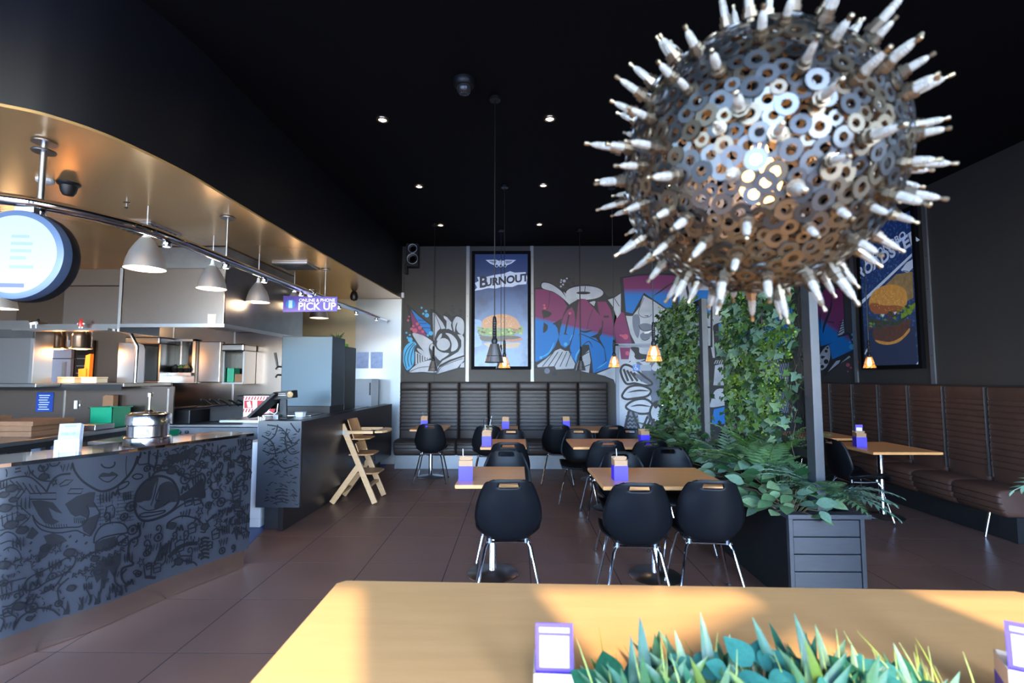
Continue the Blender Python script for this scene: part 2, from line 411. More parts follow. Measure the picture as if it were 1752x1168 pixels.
mb.build('wall_bulkhead', m_fascia, kind='structure', smooth=True, recalc=False, label='curved black bulkhead above the servery')
mb = MB()
vs = [Vector((p.x + 0.004, p.y, ZS - 0.006)) for p in EDGE] + [Vector((-6.98, p.y, ZS - 0.006)) for p in EDGE]
mb.add(vs, [(i, n + i, n + i + 1, i + 1) for i in range(n - 1)])
vs = [Vector((p.x + 0.004, p.y, ZS + 0.01)) for p in EDGE] + [Vector((-6.98, p.y, ZS + 0.01)) for p in EDGE]
mb.add(vs, [(i, i + 1, n + i + 1, n + i) for i in range(n - 1)])
mb.add([Vector((p.x + 0.004, p.y, ZS - 0.006)) for p in EDGE] + [Vector((p.x + 0.004, p.y, ZS + 0.01)) for p in EDGE], [(i, i + 1, n + i + 1, n + i) for i in range(n - 1)])
mb.build('ceiling_soffit', m_soffit, kind='structure', recalc=False, label='steel soffit over the kitchen, warm reflections in its colour')

# ---- steel strips on the walls
def strip(k, a, b, parent=None):
    o = MB().box(*a, *b).build('trim_%d' % k, m_alu, kind='structure', bevel=0.002)
    return o
def strip_back(k, xa, xb):
    a = atY(xa, 530, YB).x; b = atY(xb, 530, YB).x
    o = MB().box(a, b, YB - 0.02, YB - 0.001, 1.41, ZC).build('trim_%d' % k, m_strip, kind='structure')
    for z in (1.75, 2.15, 2.55, 2.95, 3.6): MB().lathe([(0.008, 0), (0.008, 0.003), (0.001, 0.005)], 8, ((a + b) / 2, YB - 0.02, z), axis=(0, -1, 0)).build('screw', m_steel_dk, o)
strip_back(1, 797.5, 803); strip_back(2, 907.5, 913)
def strip_right(k, ya, yb):
    o = MB().box(XR - 0.02, XR - 0.001, ya, yb, 1.41, ZC).build('trim_%d' % k, m_strip, kind='structure')
    for z in (1.75, 2.15, 2.55, 2.95, 3.6): MB().lathe([(0.008, 0), (0.008, 0.003), (0.001, 0.005)], 8, (XR - 0.02, (ya + yb) / 2, z), axis=(-1, 0, 0)).build('screw', m_steel_dk, o)
strip_right(3, 7.27, 7.33); strip_right(4, 5.93, 5.99)
MB().box(-2.022, -1.99, YB - 0.015, YB - 0.001, 1.0, ZC).build('trim_5', mat('dark_wall_edge', (0.02, 0.02, 0.02), 0.5), kind='structure')
for k, xp in ((6, 744), (7, 992)):
    a = atY(xp, 530, YB).x
    MB().box(a - 0.006, a + 0.006, YB - 0.003, YB - 0.0005, 1.41, ZC).build('trim_%d' % k, m_ink2, kind='structure')

# ---- banquette benches
m_kick = mat('blue_grey_kick_panel', (0.16, 0.18, 0.21), 0.4, 0.5, noise=(3, 0.1))
def panel_mesh(w, gr=0.184, rib0=0.60, rib1=1.27, nrib=11, top=1.40, bot=0.44):
    mb = MB(); zs = [bot, rib0]; ds = [0.19, 0.195]
    step = (rib1 - rib0) / nrib
    for k in range(nrib):
        z0 = rib0 + k * step
        for f, dd in ((0.06, gr), (0.16, 0.1975), (0.5, 0.200), (0.84, 0.1975), (0.94, gr)):
            zs.append(z0 + f * step); ds.append(dd)
    zs += [rib1 + 0.01, rib1 + 0.04, top - 0.03, top - 0.008, top, top]; ds += [0.19, 0.198, 0.197, 0.188, 0.17, 0.02]
    xs = [0.003, 0.006, 0.02, 0.045, w / 2, w - 0.045, w - 0.02, w - 0.006, w - 0.003]; fx = [0.0, 0.86, 0.965, 1, 1, 1, 0.965, 0.86, 0.0]
    V = []; nx = len(xs)
    for z, d in zip(zs, ds):
        for x, f in zip(xs, fx): V.append((x, -(0.02 + (d - 0.02) * f), z))
    F = [(i * nx + j, i * nx + j + 1, (i + 1) * nx + j + 1, (i + 1) * nx + j) for i in range(len(zs) - 1) for j in range(nx - 1)]
    return mb.add(V, F)
def cushion_mesh(w):
    prof = [(-0.19, 0.46), (-0.30, 0.475), (-0.50, 0.475), (-0.565, 0.465), (-0.595, 0.44), (-0.60, 0.415), (-0.588, 0.405), (-0.596, 0.39), (-0.594, 0.355), (-0.578, 0.345), (-0.584, 0.33), (-0.576, 0.295), (-0.556, 0.285), (-0.556, 0.27), (-0.53, 0.235), (-0.50, 0.225), (-0.19, 0.225)]
    xs = [0.002, 0.012, 0.03, w / 2, w - 0.03, w - 0.012, w - 0.002]; ins = [0.022, 0.006, 0, 0, 0, 0.006, 0.022]
    mb = MB(); nx = len(xs); V = []
    cy, cz = -0.38, 0.35
    for (y, z) in prof:
        for x, s in zip(xs, ins):
            dy, dz = y - cy, z - cz; l = math.hypot(dy, dz)
            V.append((x, y - dy / l * s, z - dz / l * s))
    F = [(i * nx + j, i * nx + j + 1, (i + 1) * nx + j + 1, (i + 1) * nx + j) for i in range(len(prof) - 1) for j in range(nx - 1)]
    mb.add(V, F)
    for e in (0, nx - 1): mb.f.append(tuple(i * nx + e for i in range(len(prof)))); mb.m.append(0)
    return mb
def bench(loc, rz, npan, w, m, label, bead=False):
    t = thing('banquette_bench', loc, label, 'bench'); t.rotation_euler = (0, 0, rz)
    pm = panel_mesh(w, 0.190 if bead else 0.172).build('back_panel', m, t, smooth=True, world=False)
    cm = cushion_mesh(w).build('seat_cushion', m, t, smooth=True, world=False)
    for k in range(1, npan):
        inst(pm.data, 'back_panel', t, Matrix.Translation((k * w, 0, 0))); inst(cm.data, 'seat_cushion', t, Matrix.Translation((k * w, 0, 0)))
    MB().box(0, npan * w, -0.45, -0.02, 0.003, 0.23).build('kick_base', m_kick if not bead else m_blackmetal, t, world=False)
    MB().box(0, npan * w, -0.018, -0.002, 0.23, 1.405).build('back_board', m_blackmetal, t, world=False)
    MB().tube([(0, -0.1, 1.402), (npan * w, -0.1, 1.402)], 0.012, 8).build('piping', m_leather, t, world=False)
    if bead:
        for k in range(0, npan): MB().box(k * w - 0.004, k * w + 0.004, -0.206, -0.02, 0.50, 1.39).build('joint_bead', m_alu, t, world=False)
        for x in (0.25, npan * w - 0.2): MB().cyl((x, -0.56, 0.003), (x, -0.50, 0.24), 0.011, 8).build('leg', m_chrome, t, world=False)
    return t
bench((-2.0, YB - 0.002, 0), 0, 7, 0.505, m_leather, 'long dark brown ribbed leather banquette along the mural wall')
bench((XR - 0.002, 8.16, 0), R(-90), 7, 0.505, m_leather_r, 'brown ribbed leather banquette along the plain right wall', bead=True)

# ---- low black servery wall running back to the mural wall
P = [Vector((-2.11, 4.92)), Vector((-2.07, 6.2)), Vector((-2.02, 8.04))]
mb = MB()
for a, b in zip(P[:-1], P[1:]):
    for o0, o1, za, zb in ((0.0, -0.12, 0.24, 1.06), (-0.17, -0.22, 0.003, 0.24)):
        q = [a + Vector((o0, 0)), b + Vector((o0, 0)), b + Vector((o1, 0)), a + Vector((o1, 0))]
        mb.prism([(p.x, p.y) for p in q], lambda u, v, d: Vector((u, v, za + d)), zb - za)
mb.build('wall_servery', mat('black_satin_laminate', (0.012, 0.010, 0.011), 0.35, noise=(3, 0.2)), kind='structure', label='low black servery wall')

# ---- painted washroom door
dr = thing('door_1', (2.17, YB - 0.02, 0), 'grey mural painted washroom door', 'door'); del dr['category']; dr['kind'] = 'structure'
m_doorgrey = mat('pale_grey_mural_paint', S(150, 156, 170), 0.5, noise=(2.5, 0, S(120, 126, 142)))
MB().box(1.76, 2.58, YB - 0.035, YB - 0.002, 0.005, 2.03).build('door_leaf', m_doorgrey, dr)
MB().box(1.70, 1.755, YB - 0.045, YB - 0.002, 0.003, 2.06).box(2.585, 2.64, YB - 0.045, YB - 0.002, 0.003, 2.06).box(1.70, 2.64, YB - 0.045, YB - 0.002, 2.035, 2.07).build('door_frame', mat('pale_grey_frame', S(140, 148, 165), 0.5), dr)
h = MB().lathe([(0.025, 0), (0.025, 0.01), (0.01, 0.012), (0.01, 0.04)], 12, (2.50, YB - 0.035, 1.0), axis=(0, -1, 0)); h.tube([(2.50, YB - 0.075, 1.0), (2.40, YB - 0.075, 1.0)], 0.009, 8)
h.build('handle', m_chrome, dr, smooth=True)

# ================================================================== dining furniture
# ---- moulded shell chair
def shell_mesh():
    ctrl = [(0.235, 0.425, 0.185), (0.215, 0.447, 0.205), (0.12, 0.448, 0.218), (0.0, 0.436, 0.222), (-0.09, 0.424, 0.205), (-0.155, 0.424, 0.165), (-0.198, 0.452, 0.160), (-0.218, 0.505, 0.196), (-0.232, 0.57, 0.218), (-0.246, 0.65, 0.212), (-0.258, 0.72, 0.192), (-0.267, 0.775, 0.170), (-0.271, 0.810, 0.152), (-0.272, 0.830, 0.130), (-0.270, 0.842, 0.098)]
    C = catmull(ctrl, 3); nu = 21; V = []; idx = {}
    L = len(C)
    for i, c in enumerate(C):
        f = i / (L - 1)
        for j in range(nu):
            u = -1 + 2 * j / (nu - 1); x = u * c.z; a = abs(u)
            seat = max(0, min(1, (0.55 - f) / 0.25)); back = 1 - seat
            zz = c.y + seat * 0.060 * a ** 3 * (1 - max(0, (0.12 - f) / 0.12)); yy = c.x + back * 0.075 * a ** 2.4 * min(1, (1 - f) * 3 + 0.25)
            if f > 0.9: zz -= 0.010 * a ** 6
            V.append(Vector((x, yy, zz)))
    F = []
    for i in range(L - 1):
        zc = (C[i].y + C[i + 1].y) / 2
        for j in range(nu - 1):
            x = (V[i * nu + j].x + V[i * nu + j + 1].x) / 2
            if C[i].x < -0.24 and 0.792 < zc < 0.818 and abs(x) < 0.068: continue
            F.append((i * nu + j, i * nu + j + 1, (i + 1) * nu + j + 1, (i + 1) * nu + j))
    return MB().add(V, F)
def make_chair():
    t = thing('dining_chair', (0, 0, 0), 'chair', 'chair', 'black shell chairs')
    s = shell_mesh().build('seat_shell', m_shell, t, smooth=True, world=False)
    so = s.modifiers.new('thickness', 'SOLIDIFY'); so.thickness = 0.011; so.offset = 0
    fr = MB()
    for sx in (-1, 1): fr.tube([(sx * 0.13, 0.15, 0.405), (sx * 0.14, 0.0, 0.402), (sx * 0.13, -0.13, 0.405)], 0.009, 6)
    fr.tube([(-0.15, 0.14, 0.405), (0.15, 0.14, 0.405)], 0.009, 6); fr.tube([(-0.15, -0.12, 0.405), (0.15, -0.12, 0.405)], 0.009, 6)
    for sx in (-1, 1):
        for sy in (0.14, -0.12): fr.cyl((sx * 0.12, sy, 0.40), (sx * 0.12, sy, 0.432), 0.016, 8)
    fr.build('under_frame', m_chrome, t, smooth=True, world=False)
    for sx in (-1, 1):
        for sy in (1, -1):
            a = Vector((sx * 0.13, 0.14 if sy > 0 else -0.12, 0.405)); b = Vector((sx * 0.225, 0.225 if sy > 0 else -0.235, 0.012))
            lg = MB().tube([a, a.lerp(b, 0.08) + Vector((sx * 0.012, sy * 0.012, -0.004)), b], 0.0088, 8).build('leg', m_chrome, t, smooth=True, world=False)
            MB().lathe([(0.012, 0), (0.013, 0.004), (0.010, 0.018)], 8, (b.x, b.y, 0.002)).build('foot_glide', m_rubber, lg, world=False)
    return t
chair = make_chair()
CH = [  # x, y, facing (0 = away from the viewer), label
    (-0.065, 3.51, 2, 'black shell chair with back to viewer at nearest small left table'),
    (0.775, 3.42, -3, 'left one of two nearest black shell chairs at the wide front right table'),
    (1.275, 3.50, -6, 'nearest black shell chair standing right against the planter box'),
    (-0.10, 4.29, 180, 'black shell chair facing viewer behind nearest small left table'),
    (0.885, 4.17, 176, 'left black shell chair facing viewer across wide front right table'),
    (1.42, 4.46, 183, 'right black shell chair facing viewer across wide front right table, beside planter ferns'),
    (-0.09, 5.32, 0, 'black shell chair with back to viewer at second small left table'),
    (0.94, 5.50, 2, 'left black shell chair with back to viewer at second wide table'),
    (1.41, 5.48, -4, 'right black shell chair with back to viewer at second wide table, by planter'),
    (-0.08, 6.03, 180, 'black shell chair facing viewer behind second small left table'),
    (0.74, 6.12, 172, 'left black shell chair facing viewer behind second wide table, legs showing in aisle'),
    (1.44, 6.12, 183, 'right black shell chair facing viewer behind second wide table'),
    (-0.40, 7.03, 0, 'black shell chair at third small left table with condiment caddy'),
    (0.58, 7.20, -6, 'left black shell chair at far wide table, standing at the aisle'),
    (1.29, 7.09, 3, 'right black shell chair at far wide table near the painted door'),
    (-1.24, 7.27, 3, 'lone black shell chair at far left table before the mural banquette'),
    (2.95, 7.15, 10, 'black shell chair glimpsed behind the planter through the screen gap'),
    (3.60, 5.42, -90, 'black shell chair seen side on at right banquette table'),
]
for i, (x, y, a, lab) in enumerate(CH): place(chair, (x, y, 0), R(a), lab, 'black shell chairs', first=(i == 0))

# ---- pedestal tables
def make_table(w, d):
    t = thing('pedestal_table', (0, 0, 0), 'table', 'table', 'pedestal dining tables')
    MB().box(-w / 2, w / 2, -d / 2, d / 2, 0.714, 0.742).build('table_top', m_wood_tab, t, bevel=0.006, world=False)
    MB().box(-w * 0.3, w * 0.3, -0.03, 0.03, 0.70, 0.7135).box(-0.03, 0.03, -d * 0.3, d * 0.3, 0.70, 0.7135).build('spider_bracket', m_blackmetal, t, world=False)
    MB().lathe([(0.035, 0.012), (0.03, 0.02), (0.03, 0.69), (0.05, 0.70)], 20, (0, 0, 0)).build('pole', m_chrome, t, smooth=True, world=False)
    MB().lathe([(0.195, 0.001), (0.197, 0.006), (0.19, 0.012), (0.06, 0.022), (0.04, 0.03), (0.03, 0.034)], 32).build('base_disc', m_steel, t, smooth=True, world=False)
    return t
tS = make_table(0.50, 0.72); tW = make_table(0.90, 0.72); tR = make_table(0.70, 0.80)
for i, (x, y, a, lab) in enumerate([
    (-0.19, 3.905, 0, 'nearest small oak topped pedestal table in the left row'),
    (-0.15, 5.76, 0, 'second small oak topped pedestal table in the left row'),
    (-0.24, 7.38, 0, 'third small oak table in left row, at the banquette with the caddy'),
    (-1.30, 7.55, 0, 'far left oak topped pedestal table near the kitchen end of the banquette')]):
    place(tS, (x, y, 0), R(a), lab, 'pedestal dining tables', first=(i == 0))
for i, (x, y, a, lab) in enumerate([
    (1.04, 3.87, 0.6, 'nearest wide oak topped pedestal table in the right row'),
    (1.05, 5.80, 0.6, 'second wide oak topped pedestal table in the right row'),
    (1.12, 7.40, 0, 'farthest wide oak topped pedestal table at the mural banquette')]):
    place(tW, (x, y, 0), R(a), lab, 'pedestal dining tables', first=(i == 0))
for i, (x, y, a, lab) in enumerate([
    (3.93, 5.50, 0, 'nearest oak topped table at the right hand banquette'),
    (3.93, 6.62, 0, 'farther oak topped table at right banquette, half behind the planter post')]):
    place(tR, (x, y, 0), R(a), lab, 'pedestal dining tables', first=(i == 0))

# ---- violet and kraft napkin caddies
m_caddyblue = mat('violet_blue_sleeve', S(62, 44, 205), 0.45)
def make_caddy(stick=True, napk=True, card=False):
    t = thing('napkin_caddy', (0, 0, 0), 'caddy', 'caddy', 'violet and kraft table caddies')
    w, d = 0.05, 0.042
    b = MB()
    b.box(-w, w, -d, -d + 0.003, 0.0, 0.145).box(-w, w, d - 0.003, d, 0, 0.165).box(-w, -w + 0.003, -d, d, 0, 0.15).box(w - 0.003, w, -d, d, 0, 0.15).box(-w, w, -d, d, 0, 0.004)
    b.build('kraft_box', m_kraft, t, world=False)
    b = MB(); e = 0.0015
    b.box(-w - e, w + e, -d - e, -d, 0.0, 0.105).box(-w - e, w + e, d, d + e, 0.0, 0.105).box(-w - e, -w, -d, d, 0.0, 0.105).box(w, w + e, -d, d, 0.0, 0.105)
    b.build('violet_sleeve', m_caddyblue, t, world=False)
    if napk:
        for k in range(5):
            q = MB().box(-0.042, 0.042, -0.001, 0.001, 0.006, 0.16 + 0.005 * (k % 3)).xf(Matrix.Translation((0, -0.025 + k * 0.011, 0)) @ Matrix.Rotation(R(-4 + 3 * k), 4, 'X') @ Matrix.Rotation(R((k % 3 - 1) * 3), 4, 'Y'))
            q.build('napkin', m_kraft, t, world=False)
    if stick:
        MB().tube([(-0.015, 0.0, 0.01), (-0.022, 0.0, 0.225)], 0.0045, 8).build('spoon_stick', m_alu, t, world=False)
    if card:
        c = MB().box(-0.036, 0.036, -0.0015, 0.0015, 0.13, 0.235).build('table_card', m_purple, t, world=False)
        MB().box(-0.028, 0.028, -0.0025, -0.0016, 0.145, 0.205).build('card_panel', m_white, c, world=False)
    return t
ca = make_caddy(); cb = make_caddy(stick=False); cc = make_caddy(stick=False, card=True)
def cpos(x, y, Y): p = atY(x, y, Y); return (p.x, Y, 0.7425)
for i, (x, Y, a, lab) in enumerate([
    (797, 3.72, 4, 'violet kraft napkin caddy on nearest small left table'),
    (833, 5.55, -3, 'violet kraft napkin caddy on second small left table'),
    (1060, 3.74, 3, 'violet kraft napkin caddy on nearest wide right table'),
    (725, 7.50, 8, 'violet kraft napkin caddy on far left table by the banquette')]):
    place(ca, cpos(x, 800, Y), R(a), lab, 'violet and kraft table caddies', first=(i == 0))
for i, (x, Y, a, lab) in enumerate([
    (865, 7.35, 0, 'violet kraft caddy without stick on third small left table'),
    (1103, 5.68, 5, 'violet kraft caddy without stick on second wide table by the planter'),
    (953, 7.45, 0, 'violet kraft caddy without stick on farthest wide table at the banquette')]):
    place(cb, cpos(x, 800, Y) if i < 2 else (0.72, 7.42, 0.7425), R(a), lab, 'violet and kraft table caddies', first=(i == 0))
for i, (x, Y, a, lab) in enumerate([
    (1473, 5.50, -8, 'violet kraft caddy with white card on nearest right banquette table'),
    (1392, 6.50, -4, 'violet kraft caddy beside planter post on farther right banquette table')]):
    place(cc, cpos(x, 800, Y), R(a), lab, 'violet and kraft table caddies', first=(i == 0))
# wire condiment caddy with bowls on the third small table
t = thing('condiment_caddy', (-0.42, 7.18, 0.7425), 'white condiment caddy with cream sauce cups on third small left table', 'caddy')
MB().box(-0.07, 0.07, -0.05, 0.05, 0.0, 0.012).build('tray', m_whiteplastic, t, world=False, bevel=0.004)
for k, (x, y) in enumerate(((-0.035, 0.0), (0.035, 0.005))):
    MB().lathe([(0.022, 0.012), (0.032, 0.06), (0.03, 0.061), (0.02, 0.02)], 14, (x, y, 0)).build('sauce_cup', mat('cream_ceramic', S(205, 190, 150), 0.4), t, smooth=True, world=False)
h = MB().tube([(-0.06, 0, 0.012), (-0.06, 0, 0.13), (-0.03, 0, 0.165), (0.03, 0, 0.165), (0.06, 0, 0.13), (0.06, 0, 0.012)], 0.004, 6)
h.build('handle', m_chrome, t, world=False)
MB().tube([(0.02, 0.02, 0.03), (0.05, 0.03, 0.19)], 0.004, 6).build('spoon', m_alu, t, world=False)

# ---- wooden high chair (sideways on, tray to the right)
hc = thing('high_chair', (-1.93, 6.16, 0), 'pale wooden high chair with tray beside the low black wall', 'high chair')
def hb(name, a, b, w, h, m=m_beech, up=(0, 1, 0)):
    return MB().bar(Vector(a), Vector(b), w, h, up=up).build(name, m, hc, bevel=0.004, world=False)
for y in (-0.20, 0.20):
    o = hb('back_leg', (-0.19 + 0.03, y, 0.93), (0.25, y, 0.012), 0.066, 0.026)
    MB().cyl((-0.12, y - 0.013, 0.86), (-0.12, y + 0.013, 0.86), 0.008, 8).build('bolt', m_steel, o, world=False)
    hb('front_leg', (0.06, y + 0.001, 0.46), (-0.26, y + 0.001, 0.012), 0.066, 0.025)
    hb('arm_rail', (-0.24, y, 0.83), (0.08, y, 0.835), 0.03, 0.022)
    MB().box(-0.17, -0.06, y - 0.014, y + 0.014, 0.81, 0.86).build('metal_bracket', m_steel, hc, world=False)
hb('cross_rail', (0.16, -0.19, 0.20), (0.16, 0.19, 0.20), 0.03, 0.05); hb('cross_rail', (-0.18, -0.19, 0.12), (-0.18, 0.19, 0.12), 0.03, 0.05)
def slab(name, pts, z, th, m):
    return MB().prism(pts, lambda u, v, d: Vector((u, v, z + d)), th).build(name, m, hc, bevel=0.004, world=False)
slab('seat_board', [(-0.08, -0.18), (0.14, -0.18), (0.20, -0.12), (0.20, 0.12), (0.14, 0.18), (-0.08, 0.18)], 0.56, 0.018, m_beech2)
slab('foot_board', [(-0.02, -0.18), (0.20, -0.18), (0.27, -0.12), (0.27, 0.12), (0.20, 0.18), (-0.02, 0.18)], 0.34, 0.018, m_beech2)
# tray is a rounded loop of wood round an open middle
out = [(-0.08, -0.235), (0.24, -0.235), (0.32, -0.20), (0.36, -0.12), (0.37, 0.0), (0.36, 0.12), (0.32, 0.20), (0.24, 0.235), (-0.08, 0.235)]
hb('tray_rail', (-0.10, -0.22, 0.84), (0.22, -0.22, 0.84), 0.035, 0.03); hb('tray_rail', (-0.10, 0.22, 0.84), (0.22, 0.22, 0.84), 0.035, 0.03)
slab('tray_board', out[1:-1], 0.83, 0.026, m_beech)
slab('tray_shelf', [(-0.05, -0.17), (0.10, -0.17), (0.15, -0.10), (0.15, 0.10), (0.10, 0.17), (-0.05, 0.17)], 0.745, 0.016, m_beech2)
def backb(z0, z1, y0, y1):
    a = -0.21 + (0.93 - z0) * 0.36
    mb = MB(); V = []; F = []
    for i, z in enumerate((z0, (z0 + z1) / 2, z1)):
        for j in range(9):
            y = y0 + (y1 - y0) * j / 8; c = -0.035 * (1 - ((j - 4) / 4) ** 2)
            x = -0.10 + (0.95 - z) * 0.36 + c; V += [(x, y, z), (x + 0.014, y, z)]
    for i in range(2):
        for j in range(8):
            p = (i * 9 + j) * 2; q = p + 2; r = ((i + 1) * 9 + j) * 2; s_ = r + 2
            F += [(p, q, s_, r), (p + 1, r + 1, s_ + 1, q + 1)]
    for j in range(8):
        F += [(j * 2, j * 2 + 1, j * 2 + 3, j * 2 + 2), (36 + j * 2, 36 + j * 2 + 2, 36 + j * 2 + 3, 36 + j * 2 + 1)]
    F += [(0, 18, 19, 1), (18, 36, 37, 19), (16, 17, 35, 34), (34, 35, 53, 52)]
    return mb.add(V, F).build('back_board', m_beech2, hc, world=False)
backb(0.76, 0.98, -0.17, 0.17); backb(0.60, 0.70, -0.17, 0.17)
MB().tube([(0.02, -0.16, 0.58), (0.10, -0.15, 0.52), (0.09, -0.15, 0.44)], 0.008, 6).build('strap', m_black, hc, world=False)
MB().tube([(0.16, 0.05, 0.56), (0.17, 0.05, 0.46)], 0.008, 6).build('strap', m_black, hc, world=False)

# ================================================================== front table, its cards and planting
ft = thing('front_table', (0.55, 1.0, 0), 'big honey coloured beech table in the sunlit foreground', 'table')
pts = [(-0.667, 0.12), (1.82, 0.12), (1.82, 1.80), (1.765, 1.845), (-0.64, 1.912), (-0.668, 1.885)]
MB().prism(pts, lambda u, v, d: Vector((u, v, 0.70 + d)), 0.04).build('table_top', m_wood, ft, bevel=0.004)
for x, y in ((-0.5, 0.3), (1.6, 0.3), (-0.5, 1.7), (1.6, 1.6)):
    MB().box(x - 0.035, x + 0.035, y - 0.035, y + 0.035, 0.002, 0.70).build('leg', m_blackmetal, ft)
MB().box(-0.5, 1.6, 0.28, 0.32, 0.62, 0.70).box(-0.5, 1.6, 1.58, 1.62, 0.62, 0.70).build('apron', m_blackmetal, ft)
def card_box(x, y, rz, label, tilt):
    t = thing('card_holder', (x, y, 0.7405), label, 'card holder', 'kraft card holders on the front table'); t.rotation_euler = (0, 0, rz)
    b = MB(); w, d, hh = 0.047, 0.05, 0.102
    b.box(-w, w, -d, -d + 0.003, 0, hh).box(-w, w, d - 0.003, d, 0, hh).box(-w, -w + 0.003, -d, d, 0, hh).box(w - 0.003, w, -d, d, 0, hh).box(-w, w, -d, d, 0, 0.003)
    b.box(-w, w, -d + 0.012, d, hh - 0.012, hh - 0.009)
    b.build('kraft_box', m_kraftpale, t, world=False)
    MB().box(-w - 0.001, w + 0.001, -d - 0.001, -d, 0.0, 0.055).box(-w - 0.001, -w, -d, d, 0, 0.055).box(w, w + 0.001, -d, d, 0, 0.055).build('violet_sleeve', m_purple, t, world=False)
    T = Matrix.Translation((0, -d + 0.008, 0)) @ Matrix.Rotation(tilt, 4, 'X')
    c = MB().box(-0.042, 0.042, -0.0012, 0.0012, 0.03, 0.200).xf(T).build('table_card', mat('lilac_card', S(98, 66, 190), 0.4), t, world=False)
    MB().box(-0.033, 0.033, -0.0022, -0.0013, 0.108, 0.174).xf(T).build('card_panel', mat('bright_card_white', (0.6, 0.6, 0.62), 0.5), c, world=False, bevel=0.0006)
    MB().box(-0.034, 0.034, -0.0022, -0.0013, 0.181, 0.191).xf(T).build('header_strip', MATS['bright_card_white'], c, world=False)
    return t
card_box(0.085, 1.20, R(-3), 'pale kraft card holder with violet framed card, left on front table', R(-5))
card_box(1.17, 1.20, R(-30), 'angled kraft card holder with violet framed card, right on front table', R(-5))

# ================================================================== servery counters
ZT = 1.05
CC = catmull([(-4.6, 1.60, 0), (-3.8, 1.84, 0), (-3.25, 2.11, 0), (-2.95, 2.34, 0), (-2.685, 2.58, 0), (-2.575, 2.80, 0), (-2.44, 3.05, 0), (-2.34, 3.41, 0), (-2.11, 3.985, 0)], 6)
CC2 = [Vector((p.x, p.y)) for p in CC]
def strip_mesh(o0, o1, z0, z1, m=0, curve=CC):
    """solid band following the counter curve, between two sideways offsets"""
    A = offset_curve(curve, o0); B = offset_curve(curve, o1); n = len(A); mb = MB()
    V = [Vector((p.x, p.y, z0)) for p in A] + [Vector((p.x, p.y, z1)) for p in A] + [Vector((p.x, p.y, z0)) for p in B] + [Vector((p.x, p.y, z1)) for p in B]
    F = []
    for i in range(n - 1):
        F += [(i, i + 1, n + i + 1, n + i), (2 * n + i, 3 * n + i, 3 * n + i + 1, 2 * n + i + 1), (n + i, n + i + 1, 3 * n + i + 1, 3 * n + i), (i, 2 * n + i, 2 * n + i + 1, i + 1)]
    F += [(0, n, 3 * n, 2 * n), (n - 1, 3 * n - 1, 4 * n - 1, 2 * n - 1)]
    return mb.add(V, F, m)
sc = thing('servery_counter', (-2.6, 3.0, 0), 'curved slate servery counter with dark line art and steel top', 'counter')
strip_mesh(0.0, 0.02, 0.155, 1.03).build('art_panel', m_panel, sc, smooth=True)
strip_mesh(0.05, 0.065, 0.004, 0.16).build('kick_plate', mat('scuffed_steel_kick', (0.80, 0.77, 0.72), 0.20, 1.0), sc, smooth=True)
strip_mesh(0.022, 0.36, 0.16, 1.028).build('carcass', m_steel_dk, sc)
mtop = mat('mirror_steel_top', (0.62, 0.61, 0.60), 0.07, 1.0, noise=(3, 0.05))
strip_mesh(-0.012, 0.40, 1.03, ZT).build('counter_top', mtop, sc, bevel=0.004)

def on_counter(x, y, off):
    r = ray(x, y); best = None
    for a, b in zip(CC2[:-1], CC2[1:]):
        d = b - a; den = r.x * d.y - r.y * d.x
        if abs(den) < 1e-9: continue
        t = (a.x * d.y - a.y * d.x) / den; s = (a.x * r.y - a.y * r.x) / den
        if -0.02 <= s <= 1.02 and t > 0 and (best is None or t < best[0]): best = (t, d)
    if best is None or not 0.165 < EYE + r.z * best[0] < 1.025: return None
    t, d = best; nrm = Vector((d.y, -d.x)).normalized()
    return Vector((r.x * t + nrm.x * off, r.y * t + nrm.y * off, EYE + r.z * t))
# ---- line art on the counter panel
pa = Paint(on_counter, maxlen=14, crop=(0, 640, 0.274)); pa.lw = 1.2
I, G = m_ink, m_ink2
# face: jaw, nose, lips, collar
pa.line([(450, 555), (470, 610), (520, 670), (600, 720), (650, 730), (720, 705), (780, 655), (830, 590), (860, 510)], 12, I)
pa.line([(630, 560), (650, 580), (690, 583), (715, 565), (715, 545)], 8, I)
pa.fill([(615, 640), (640, 615), (680, 618), (700, 608), (735, 628), (700, 636), (660, 640)], G, True)
pa.line([(615, 640), (640, 662), (675, 672), (705, 655), (735, 628)], 6, I)
pa.line([(790, 510), (785, 580), (790, 640)], 4, I); pa.line([(880, 500), (850, 560), (800, 640)], 6, I)
pa.line([(175, 570), (190, 610), (250, 660), (330, 668)], 8, I); pa.line([(250, 560), (280, 620), (310, 650)], 8, I); pa.line([(330, 545), (335, 610)], 8, I); pa.line([(385, 540), (395, 610)], 8, I)
pa.line([(0, 575), (40, 600), (40, 640)], 7, I)
# stripy horn at left
pa.line([(0, 670), (90, 645), (180, 640), (250, 690), (290, 735)], 8, I); pa.line([(0, 720), (60, 700), (130, 720)], 7, I)
for k in range(5): pa.line([(60 + k * 40, 660 + k * 8), (90 + k * 36, 690 + k * 8), (120 + k * 34, 735 + k * 4)], 8, G)
